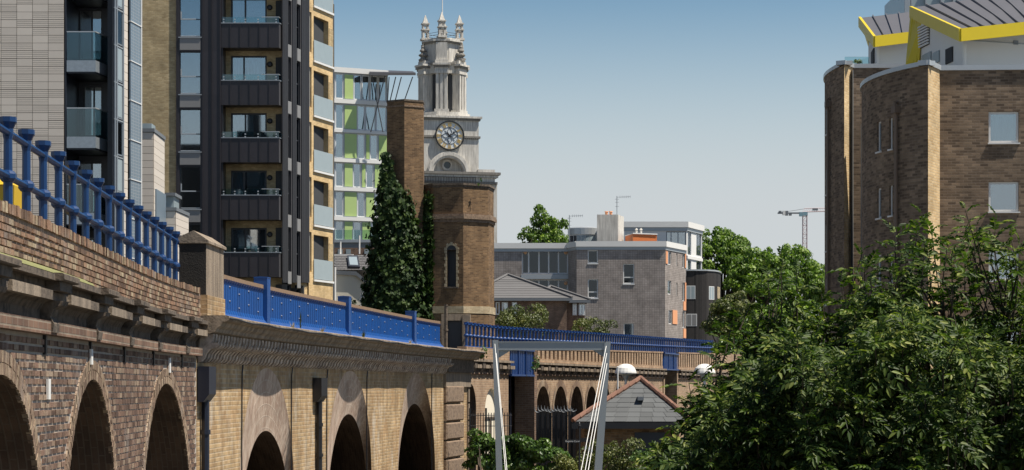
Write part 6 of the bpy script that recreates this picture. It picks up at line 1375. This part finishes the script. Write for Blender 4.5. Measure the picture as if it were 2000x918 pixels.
m_ = MB(); m_.lathe((XX(1131.5, 52), 52, ZZ(833, 52)), [(0.045, 0), (0.05, .03), (0.02, .05), (0.03, .08), (0, .11)], 8); part('finial', m_, 'black_iron', sg)
m_ = MB(); m_.box(XX(1103, 52), XX(1130, 52), 51.95, 51.98, ZZ(865, 52), ZZ(858.5, 52)); ar1 = part('sign_arm', m_, 'black_iron', sg)
m_ = MB(); m_.box(XX(1133, 52), XX(1152, 52), 51.99, 52.02, ZZ(863, 52), ZZ(855.5, 52)); ar2 = part('sign_arm', m_, 'black_iron', sg)
def text(s, size, p, parent, mat, rot=(math.pi / 2, 0, 0)):
    cu_ = bpy.data.curves.new('lettering', 'FONT'); cu_.body = s; cu_.size = size; cu_.align_x = 'CENTER'; cu_.align_y = 'CENTER'
    t = bpy.data.objects.new('lettering_tmp', cu_); COL.objects.link(t); dg = bpy.context.evaluated_depsgraph_get(); me = bpy.data.meshes.new_from_object(t.evaluated_get(dg)); bpy.data.objects.remove(t)
    me.materials.clear(); me.materials.append(M[mat]); return link('lettering', me, p, parent, rot=rot)
text('Regents Canal', 0.062, (XX(1118, 52), 51.945, ZZ(861.7, 52)), ar1, 'white_frame')
for px, Yv, lab in ((1222, 68, 'white domed lamp head on a pole beside the lodge roof ridge'), (1376, 62, 'white domed lamp head half hidden behind the ash leaves')):
    l_ = thing('dome_lamp', lab, 'street lamp', (XX(px, Yv), Yv, 0), 'white dome lamps'); m_ = MB(); r0 = 21 * Yv / F; m_.lathe((XX(px, Yv), Yv, ZZ(728, Yv)), [(r0 * 1.0, -.03), (r0 * 1.02, 0), (r0 * .98, .05), (r0 * .85, r0 * .45), (r0 * .55, r0 * .72), (r0 * .2, r0 * .82), (0, r0 * .83)], 18); smooth(part('dome', m_, 'white_render', l_))
    m_ = MB(); m_.tube([(XX(px, Yv), Yv, 0), (XX(px, Yv), Yv, ZZ(729, Yv))], 0.04, 8); part('pole', m_, 'white_render', l_); m_ = MB(); m_.lathe((XX(px, Yv), Yv, ZZ(729, Yv) - .02), [(0.05, -.2), (0.12, -.05), (r0 * .9, 0)], 12); part('collar', m_, 'grey_metal', l_)
wp = thing('white_pole', 'thin white pole standing left of the dome lamp', 'pole', (XX(1206.5, 63), 63, 0)); m_ = MB(); m_.tube([(XX(1206.5, 63), 63, 0), (XX(1206.5, 63), 63, ZZ(718, 63))], 0.024, 8); part('shaft', m_, 'white_render', wp); m_ = MB(); m_.lathe((XX(1206.5, 63), 63, ZZ(718, 63)), [(0.03, 0), (0.03, .02), (0, .04)], 8); part('cap', m_, 'white_render', wp)

# ------------------------------------------------------------------ tower crane far away
KY = 620.0
tk = thing('tower_crane', 'distant lattice tower crane with pale counterweights and pale blue cab', 'crane', (XX(1572, KY), KY, 0))
kz = lambda py: ZZ(py, KY); kx = lambda px: XX(px, KY)
m_ = MB(); hwk = 0.62
crn = [(kx(1572) + sx * hwk, KY + sy * hwk) for sx, sy in ((-1, -1), (1, -1), (1, 1), (-1, 1))]; za, zb_ = kz(640), kz(414)
for c in crn: m_.tube([(*c, 0), (*c, zb_)], 0.10, 4)
nb = 26
for i in range(nb):
    a, b_ = za + (zb_ - za) * i / nb, za + (zb_ - za) * (i + 1) / nb
    for k in range(4): p, q_ = crn[k], crn[(k + 1) % 4]; m_.tube([(*p, a), (*q_, a)], 0.05, 4); m_.tube([(*p, a), (*q_, b_)] if i % 2 else [(*q_, a), (*p, b_)], 0.05, 4)
part('mast', m_, 'crane_paint', tk, kind='stuff')
m_ = MB(); ja, jb = kx(1568), kx(1700)
m_.tube([(ja, KY - .5, kz(414)), (jb, KY - .5, kz(410))], 0.11, 4); m_.tube([(ja, KY + .5, kz(414)), (jb, KY + .5, kz(410))], 0.11, 4); m_.tube([(kx(1571), KY, kz(407)), (jb, KY, kz(404.5))], 0.12, 4)
for i in range(30):
    xa, xb = ja + (jb - ja) * i / 30, ja + (jb - ja) * (i + .5) / 30; m_.tube([(xa, KY - .5, kz(414 - i * 4 / 30)), (xb, KY, kz(407 - i * 2.5 / 30))], 0.05, 4); m_.tube([(xb, KY, kz(407 - i * 2.5 / 30)), (ja + (jb - ja) * (i + 1) / 30, KY - .5, kz(414 - i * 4 / 30))], 0.05, 4)
part('jib', m_, 'crane_paint', tk, kind='stuff')
m_ = MB(); m_.box(kx(1519), kx(1562), KY - .5, KY + .5, kz(417.5), kz(415)); m_.tube([(kx(1526), KY, kz(415)), (kx(1570), KY, kz(408))], 0.07, 4); part('counter_jib', m_, 'lead', tk)
for px, y0, y1_, mt in ((1521, 415, 412, 'lead'), (1528.5, 420, 412, 'white_render'), (1534, 421, 412, 'lead'), (1541, 421, 418, 'lead')):
    m_ = MB(); m_.box(kx(px), kx(px + 5), KY - .6, KY + .6, kz(y0), kz(y1_)); part('counterweight', m_, mt, tk)
m_ = MB(); m_.box(kx(1560), kx(1567), KY - 1.4, KY - .6, kz(423), kz(415)); part('cab', m_, 'crane_blue', tk); m_ = MB(); m_.box(kx(1568), kx(1577), KY - .7, KY + .7, kz(421), kz(414)); part('slew_ring', m_, 'crane_blue', tk)
m_ = MB(); m_.box(kx(1586), kx(1597), KY - .56, KY - .52, kz(411.5), kz(406.8)); part('jib_board', m_, 'lead', tk)
# ------------------------------------------------------------------ vegetation
def unit(v): return v / np.maximum(1e-9, np.linalg.norm(v, axis=-1, keepdims=True))
def leaf_cards(C, N_, size, mats, jit=0.6, aspect=0.62, fold=0.25):
    """One folded leaf (two quads) for every centre C with a facing N_."""
    n = len(C); N_ = unit(N_ + rng.normal(0, jit, (n, 3))); up = np.tile(np.array([[0, 0, 1.0]]), (n, 1)) + rng.normal(0, 0.5, (n, 3))
    a = unit(np.cross(up, N_)); d = unit(np.cross(N_, a)); s = size * rng.uniform(0.6, 1.25, (n, 1)); w = s * aspect * 0.5
    tip, base = C - d * s * 0.5, C + d * s * 0.5; f = N_ * w * fold * 2
    V = np.stack([base, C + a * w + f * .6 + d * s * .12, C + a * w * .7 + f * .5 - d * s * .2, tip, C - a * w * .7 + f * .5 - d * s * .2, C - a * w + f * .6 + d * s * .12], axis=1).reshape(-1, 3)
    i = np.arange(n)[:, None] * 6; Q = np.concatenate([i + np.array([[0, 1, 2, 3]]), i + np.array([[0, 3, 4, 5]])], axis=1).reshape(-1, 4)
    return V, Q
def shell(c, r, n, lo=0.7, hi=1.05, top=-0.6):
    v = unit(rng.normal(0, 1, (n * 2, 3))); v = v[v[:, 2] > top][:n]; return np.array(c) + v * np.array(r) * rng.uniform(lo, hi, (len(v), 1)), v / np.array(r) * max(r)
def foliage(name, parent, blobs, nper, size, mat, lo=0.72, jit=0.6):
    Cs, Ns = [], []
    for c, r in blobs:
        a, b_ = shell(c, r, max(8, int(nper * (r[0] * r[2]) ** 0.9)), lo); Cs.append(a); Ns.append(b_)
    V, Q = leaf_cards(np.concatenate(Cs), np.concatenate(Ns), size, mat, jit)
    return tag(link(name, mesh_np(name, V, Q, mat), (0, 0, 0), parent), kind='stuff')
def clumps(c, r, n, rc, seed, low=-0.35):
    g_ = np.random.default_rng(seed); out = []
    v = unit(g_.normal(0, 1, (n * 3, 3))); v = v[v[:, 2] > low][:n]
    for q in v:
        k = g_.uniform(0.5, 1.08); p = np.array(c) + q * np.array(r) * k; s = rc * g_.uniform(0.5, 1.35); out.append((p, (s, s, s * 0.8)))
    return out
def tree(name, label, base, ht, cc, cr, n, rc, dens, size, mat, seed, group, cat='tree', extra=()):
    t = thing(name, label, cat, base, group); b = MB(); bx, by, bz = base; c = Vector(cc)
    b.tube([(bx, by, bz), (bx + .1, by, bz + ht * .3), (c.x, c.y, c.z + cr[2] * .3)], [0.035 * ht, 0.027 * ht, 0.008 * ht], 8); part('trunk', b, 'bark', t)
    cl = clumps(cc, cr, n, rc, seed) + list(extra); k = 0
    for p, r in cl[::3]:
        b = MB(); a = Vector((bx + (c.x - bx) * .6, by, bz + ht * random.uniform(.3, .55))); m = a.lerp(Vector(p), .5) + Vector((0, 0, .05 * ht)); b.tube([a, m, Vector(p)], [0.012 * ht, 0.008 * ht, 0.003 * ht], 5); part('limb', b, 'bark', t)
    foliage('crown', t, cl, dens, size, mat); return t
def pxs(px, py, Y): v = W(px, py, Y); return (v.x, v.y, v.z)
# trees far behind
def btree(px, pt, pb, hw, Y, seed, label, mat='leaf_plane', n=34, rcf=0.30, dens=230, sz=0.36, ex=()):
    s = Y / F; rz = (pb - pt) / 2 * s * .92; c = pxs(px, (pt + pb) / 2 + 4, Y); r = (hw * s * .88, hw * s * .88, rz); rc = min(r) * rcf
    tree('plane_tree', label, (c[0], Y, 0), c[2], c, r, n, rc, dens, sz, mat, seed, 'leafy trees in the distance', extra=[(np.array(pxs(a, b_, Y)), (q * s,) * 3) for a, b_, q in ex])
btree(1070, 422, 530, 50, 235, 3, 'bright green tree rising behind the curved roof stair of the grey flats', n=60, rcf=.26, ex=((1052, 408, 9), (1056, 420, 13), (1046, 432, 11), (1030, 455, 13), (1018, 463, 8), (1100, 438, 11), (1066, 428, 12)))
btree(1408, 448, 590, 78, 225, 4, 'large green tree behind the white penthouse block', n=120, rcf=0.22, ex=((1378, 456, 9), (1401, 452, 10), (1441, 470, 10), (1458, 478, 9)))
btree(1482, 490, 620, 66, 215, 8, 'mid green tree left of the crane, lower than its neighbour', n=130, rcf=0.24)
btree(1550, 482, 620, 70, 222, 5, 'rounded green tree standing below the tower crane', n=110, rcf=0.22, ex=((1500, 492, 9), (1536, 486, 10), (1556, 487, 10), (1578, 498, 9), (1592, 520, 9)))
btree(1612, 532, 640, 48, 210, 6, 'tree edging out beside the dark brown building', n=80, rcf=0.28)
btree(1440, 572, 700, 62, 150, 7, 'soft grey-green tree in front of the larger green trees', 'leaf_olive', n=110, rcf=0.26, dens=420, sz=0.24)
btree(1535, 590, 740, 95, 140, 9, 'dense mid-distance tree behind the ash leaves', 'leaf_plane', n=150, rcf=0.22, dens=320, sz=0.28)
btree(1420, 655, 780, 50, 128, 19, 'low rounded tree at the end of the far viaduct', 'leaf_bush', n=80, rcf=0.26, dens=420, sz=0.24)
# shrubs behind the balustrade
def bush(label, blobs, mat, dens, size, seed, name='shrub', group='shrubs', stems=4, cat='shrub', n=14, rcf=.4):
    p0, y0_, rx, ry, Y = blobs[0]; c0 = pxs(p0, y0_, Y); t = thing(name, label, cat, (c0[0], Y, 0), group); cl = []
    for j, (px, py, rx, ry, Y) in enumerate(blobs):
        s = Y / F; cl += clumps(pxs(px, py, Y), (rx * s, rx * s * .8, ry * s), n, min(rx, ry) * s * rcf, seed + j, -0.7)
    for k in range(stems):
        p = cl[(k * 3) % len(cl)][0]; b = MB(); b.tube([(c0[0] + .1 * k, Y, 0), ((c0[0] + p[0]) / 2, Y, p[2] * .6), tuple(p)], [0.04, .03, .01], 5); part('stem', b, 'bark', t)
    foliage('foliage', t, cl, dens, size, mat); return t
bush('feathery green shrub behind the balustrade next to the brick tower', [(1030, 630, 52, 36, 122), (1000, 640, 30, 22, 122)], 'leaf_olive', 700, 0.15, 31, n=26)
bush('brownish wispy shrub behind the balustrade in front of the grey flats', [(1150, 642, 46, 26, 124)], 'leaf_olive', 800, 0.13, 41, n=26)
bush('dark small shrub at the foot of the cream house', [(690, 600, 13, 14, 119)], 'leaf_ivy', 700, 0.14, 51, n=12)
# bushes at the bottom of the frame
bush('broad-leaved green bush below the iron fence', [(945, 885, 34, 50, 57), (1000, 900, 46, 48, 56.5), (1060, 910, 42, 48, 56)], 'leaf_bush', 2200, 0.125, 61, n=34, rcf=.34)
bush('pale olive bush around the fingerpost', [(1120, 925, 40, 52, 55), (1175, 915, 45, 62, 55), (1225, 920, 45, 60, 54.5)], 'leaf_olive', 2600, 0.075, 71, n=34, rcf=.34)
bush('yellow-green bush in front of the lodge window', [(1262, 930, 42, 52, 53)], 'leaf_bush', 2600, 0.075, 81, n=34, rcf=.34)
# sprigs rooted in the viaduct
for k, (px, py, Y, h, lab) in enumerate(((945, 690, 61.5, 16, 'green sprig rooted in the cornice beside the white mast'), (1047, 712, 69, 18, 'green sprig rooted in the pier beside the blue girder'), (940, 352, 100.2, 6, 'weeds on the parapet of the brick tower'))):
    t = thing('wall_plant', lab, 'plant', pxs(px, py + 10, Y), 'plants rooted in masonry'); s = Y / F
    foliage('foliage', t, [(np.array(pxs(px, py, Y)), (h * .5 * s, h * .4 * s, h * s)), (np.array(pxs(px - 5, py + 8, Y)), (h * .4 * s, h * .4 * s, h * .5 * s))], 900 if Y < 80 else 500, 0.10, 'leaf_bush', lo=.3)
    b = MB(); b.tube([pxs(px, py + 14, Y), pxs(px, py, Y)], [0.02, .008], 5); part('stem', b, 'bark', t)
# ivy on the turret and the tower's left facet
iv = thing('ivy', 'thick dark green ivy cloaking the brick turret down to the bridge', 'ivy', (XX(775, 100), 100, 0))
yy = np.array([318, 335, 350, 375, 400, 450, 500, 550, 600, 640, 700]); lf = np.array([752, 748, 744, 742, 738, 734, 729, 722, 716, 711, 706]); rt = np.array([757, 761, 766, 796, 804, 812, 816, 819, 823, 829, 835])
n = 15000; py = rng.uniform(322, 660, n) ; py = 322 + (660 - 322) * np.sqrt(rng.uniform(0, 1, n)); l_, r_ = np.interp(py, yy, lf), np.interp(py, yy, rt); mid_, hw_ = (l_ + r_) / 2, (r_ - l_) / 2
a = rng.uniform(-0.55 * math.pi, 0.55 * math.pi, n); lump = 0.97 + 0.09 * np.sin(py * .23 + 6 * a) + 0.12 * np.sin(py * .09 - 9 * a + 1) + 0.07 * np.sin(py * .41 + 3 * a + 2) + rng.normal(0, 0.07, n); Yc = 100.4
sx = Yc / F; rad = hw_ * sx; X = (mid_ - 1000) * sx + rad * lump * np.sin(a); Yd = Yc - np.maximum(rad, .35) * lump * np.cos(a) * 0.7 - .25; Zd = CH + (HY - py) * sx
C = np.stack([X, Yd, Zd], 1); N_ = np.stack([np.sin(a), -np.cos(a), 0.35 + 0 * a], 1)
f_ = Fr(P8[0], P8[1]); m2 = 9000; uu = rng.uniform(-.5, f_.L + .12, m2); zz = rng.uniform(zl(640), zl(372), m2); keep = rng.uniform(0, 1, m2) < np.clip(1.35 - (uu / f_.L) * .7, 0, 1) * np.clip((zl(368) - zz) / 1.2, 0, 1); uu, zz = uu[keep], zz[keep]; dd = rng.uniform(0.02, 0.35, len(uu))
C2 = np.array([f_.P(q, z, d) for q, z, d in zip(uu, zz, dd)]); N2 = np.tile(np.array([[f_.n.x, f_.n.y, .3]]), (len(uu), 1))
k3 = 3000; y3 = rng.uniform(385, 650, k3); x3 = rng.uniform(800, 850, k3) - np.clip((470 - y3) * .2, 0, 40); C3 = np.stack([(x3 - 1000) * sx, np.full(k3, 100.6) + rng.uniform(-.3, .3, k3) + (x3 - 800) * .012, CH + (HY - y3) * sx], 1); N3 = np.tile(np.array([[-.3, -1, .3]]), (k3, 1))
k4 = 1100; y4 = rng.uniform(300, 420, k4); x4 = 752 + rng.normal(0, 4, k4) + rng.uniform(0, 1, k4) ** 2 * (y4 - 296) * .30; C4 = np.stack([(x4 - 1000) * sx, np.full(k4, 100.15) + rng.uniform(-.15, .1, k4) - (x4 - 757) * .014, CH + (HY - y4) * sx], 1); N4 = np.tile(np.array([[-.5, -1, .3]]), (k4, 1))
sel = rng.uniform(0, 1, n) < 0.05; C[sel] += N_[sel] * rng.uniform(.05, .35, (int(sel.sum()), 1))
V, Q = leaf_cards(np.concatenate([C, C2, C3, C4]), np.concatenate([N_, N2, N3, N4]), 0.20, 'leaf_ivy', 0.45, aspect=.95); tag(link('foliage', mesh_np('foliage', V, Q, 'leaf_ivy'), (0, 0, 0), iv), kind='stuff')
for k in range(5):
    b = MB(); b.tube([pxs(770 + 6 * k, 690, 100.2), pxs(772 + 5 * k, 560, 100.1), pxs(768 + 4 * k, 400 - 8 * k, 100)], [0.07, .05, .02], 6); part('stem', b, 'bark', iv)

# ------------------------------------------------------------------ foreground ash trees
def ash_template(seed):
    g_ = np.random.default_rng(seed); V, Q = [], []
    def leaflet(p, d, L, w, up):
        a = np.cross(up, d); a /= np.linalg.norm(a); nz = np.cross(d, a); i = len(V) * 6
        q = [p, p + d * L * .30 + a * w + nz * w * .45, p + d * L * .68 + a * w * .72 + nz * w * .2, p + d * L - nz * L * .10, p + d * L * .68 - a * w * .72 + nz * w * .2, p + d * L * .30 - a * w + nz * w * .45]
        V.append(q); Q.extend([[i, i + 1, i + 2, i + 3], [i, i + 3, i + 4, i + 5]])
    pairs = 5; dr = g_.uniform(.25, .5)
    pos = lambda t: np.array([t, 0.0, .08 * math.sin(3 * t) - dr * t * t])
    for k in range(pairs):
        t = .22 + .68 * k / (pairs - 1); tan = pos(t + .02) - pos(t - .02); tan /= np.linalg.norm(tan)
        for s in (-1, 1):
            d = tan * .62 + np.array([0, s * .78, 0]) + np.array([0, 0, g_.uniform(-.38, .02)]); d /= np.linalg.norm(d); L = .40 * (1 - .25 * abs(k - 2) / 2) * g_.uniform(.85, 1.15); leaflet(pos(t), d, L, .076 * g_.uniform(.85, 1.15), np.array([0, 0, 1.0]) + g_.normal(0, .2, 3))
    tan = pos(1.0) - pos(.94); tan /= np.linalg.norm(tan); leaflet(pos(.98), tan, .36, .076, np.array([0, 0, 1.0]))
    V = np.array(V).reshape(-1, 3); Q = np.array(Q)
    # thin stalk
    st = [pos(t) for t in (0, .35, .7, 1.0)]; i = len(V); ex = []
    for k, p in enumerate(st): ex += [p + np.array([0, .008, 0]), p - np.array([0, .008, 0])]
    V = np.concatenate([V, np.array(ex)]); Q = np.concatenate([Q, np.array([[i + 2 * k, i + 2 * k + 1, i + 2 * k + 3, i + 2 * k + 2] for k in range(3)])]); return V, Q
TPL = [ash_template(100 + k) for k in range(5)]; TME = [mesh_np('leaf', v, q, 'leaf_ash') for v, q in TPL]
tx = np.array([1255, 1275, 1300, 1340, 1375, 1400, 1440, 1480, 1520, 1540, 1570, 1610, 1640, 1680, 1715, 1745, 1790, 1825, 1850, 1890, 1925, 1960, 2000, 2070, 2150, 2300]); ty = np.array([915, 890, 850, 810, 765, 730, 700, 665, 625, 580, 600, 620, 605, 580, 565, 560, 535, 545, 560, 545, 555, 575, 570, 480, 400, 380])  # unseen crown past the right edge is raised to shade the leaves in view
SPK = [(1345, 735, 70), (1400, 640, 90), (1440, 600, 90), (1480, 560, 90), (1502, 520, 110), (1531, 490, 120), (1556, 520, 90), (1600, 560, 70), (1640, 545, 80), (1682, 478, 120), (1700, 500, 100), (1742, 446, 140), (1765, 470, 120), (1798, 405, 170), (1818, 432, 140), (1852, 455, 120), (1888, 396, 180), (1905, 430, 150), (1935, 420, 160), (1962, 440, 150), (1990, 470, 120)]
top_ = lambda p: np.interp(p, tx, ty)
stems_px = [1395, 1500, 1640, 1765, 1845, 1960, 2060, 2180]
TR = [('ash_tree', 'leafy ash tree spreading low over the lodge roof, lower left of the foreground foliage', 1440, 22.5, 1250, 1570), ('ash_tree', 'tall foreground ash tree with upright sunlit shoots in front of the brown building', 1760, 22.0, 1570, 1870), ('ash_tree', 'dark foreground ash tree at the right edge of the picture', 1985, 22.5, 1870, 2250)]
for ti, (nm, lab, cpx, cY, pa_, pb_) in enumerate(TR):
    T = thing(nm, lab, 'tree', (XX(cpx, cY), cY, 0), 'foreground ash trees')
    trunks = [s for s in stems_px if pa_ <= s < pb_]; tb_ = {}
    for s in trunks:
        b = MB(); tp = pxs(s, float(top_(s)) + 60, cY); b.tube([(XX(cpx, cY), cY, 0), ((XX(cpx, cY) + XX(s, cY)) / 2, cY, 1.6), (XX(s, cY) - .03, cY + .1, 3.4), (tp[0] + .03, cY - .05, (3.4 + tp[2]) / 2), tp], [0.10, 0.07, 0.05, .028, .01], 7); part('trunk', b, 'bark', T)
    nS = int(2.7 * (min(pb_, 2110) - pa_)); leaves = []; todo = [(sx0 + rng.normal(0, 5), sy0 + dy0 + 14, True) for (sx0, sy0, sl) in SPK if pa_ <= sx0 < pb_ for dy0 in np.arange(0, sl, 30)]
    bm_b = MB(); k = 0
    while k < nS:
        px_ = rng.uniform(pa_ - 15, pb_ + 15); e = rng.uniform(0, 1)
        # denser below the crown line, sparse spikes near it
        dy = 8 + 500 * e ** 0.95; py_ = float(top_(px_)) + dy
        spk = False
        if todo: px_, py_, spk = todo.pop(); dy = 5
        if py_ > 985: continue
        if not spk and dy < 120 and rng.uniform() > 0.30 + dy / 240: continue
        gap = math.sin(px_ * .031 + py_ * .017) + math.sin(px_ * .017 - py_ * .039 + 2) + .6 * math.sin(px_ * .06 + 1)
        if not spk and gap < -0.05 and rng.uniform() < 0.88: continue
        k += 1; Yv = cY + rng.uniform(-2.2, 2.6) * (0.35 if dy < 60 else 1.0); tip = Vector(pxs(px_, py_, Yv))
        s = min(trunks, key=lambda q: abs(q - px_)); sx_ = XX(s, cY); zatt = max(1.0, tip.z - .7 - .55 * math.hypot(tip.x - sx_, Yv - cY)); base_ = Vector((sx_, cY, zatt)); out = Vector((tip.x - sx_, Yv - cY, 0)); ol = out.length; out = out / max(ol, .01)
        d = (Vector((0, 0, 1)) + out * min(.7, ol * .5) + Vector(rng.normal(0, .18, 3))).normalized()
        p2 = tip - d * .45; bm_b.tube([base_, base_.lerp(p2, .55) + Vector((0, 0, -.08 * ol)), p2, tip], [.018, .012, .008, .004], 4, caps=False)
        shs = rng.uniform(.75, 1.3); nl = rng.integers(5, 8) if spk else rng.integers(8, 12); ph = rng.uniform(0, 6.28); e1 = d.cross(Vector((0, 1, .2))).normalized(); e2 = d.cross(e1)
        for j in range(nl):
            t = j / (nl - 1); az = ph + j * 2.4 + rng.normal(0, .15); el = math.radians(12 + 58 * t ** 1.6 + rng.normal(0, 8)); ld = ((e1 * math.cos(az) + e2 * math.sin(az)) * math.cos(el) + d * math.sin(el)).normalized()
            lp = tip - d * .32 * (1 - t); sc = shs * rng.uniform(.18, .29) * (1 - .42 * t ** 2); zax = d - ld * d.dot(ld)
            if zax.length < .05: zax = e1
            zax.normalize(); leaves.append((lp, ld, zax.cross(ld).normalized(), zax, sc, rng.integers(0, 5)))
    part('twigs', bm_b, 'bark', T, kind='stuff')
    infr = [i for i, l in enumerate(leaves) if 60 < 1000 + F * l[0].x / l[0].y < 1990 and l[0].z > CH - .8]; infr = set(sorted(infr, key=lambda i: leaves[i][0].y)[:280])
    VV, QQ, o_ = [], [], 0
    for i, (lp, ax, ay, az_, sc, tp) in enumerate(leaves):
        if i in infr:
            mt = Matrix((ax, ay, az_)).transposed(); link('leaf', TME[tp], lp, T, rot=mt.to_euler(), scale=(sc, sc, sc)); continue
        v, q = TPL[tp]; R_ = np.array([ax, ay, az_]) * sc; VV.append(v @ R_ + np.array(lp)); QQ.append(q + o_); o_ += len(v)
    tag(link('foliage', mesh_np('foliage', np.concatenate(VV), np.concatenate(QQ), 'leaf_ash'), (0, 0, 0), T), kind='stuff')
# pot plant on the rear roof terrace
pp = thing('terrace_plant', 'dry tufted plant behind the glass rail on the roof terrace', 'plant', pxs(1675, 126, 74)); foliage('foliage', pp, [(np.array(pxs(1675, 121, 74)), (.2, .15, .11))], 2500, 0.09, 'leaf_olive', lo=.3); b = MB(); b.lathe(pxs(1675, 128, 74), [(.1, -.05), (.14, .05), (.12, .05)], 10); part('pot', b, 'terracotta', pp)
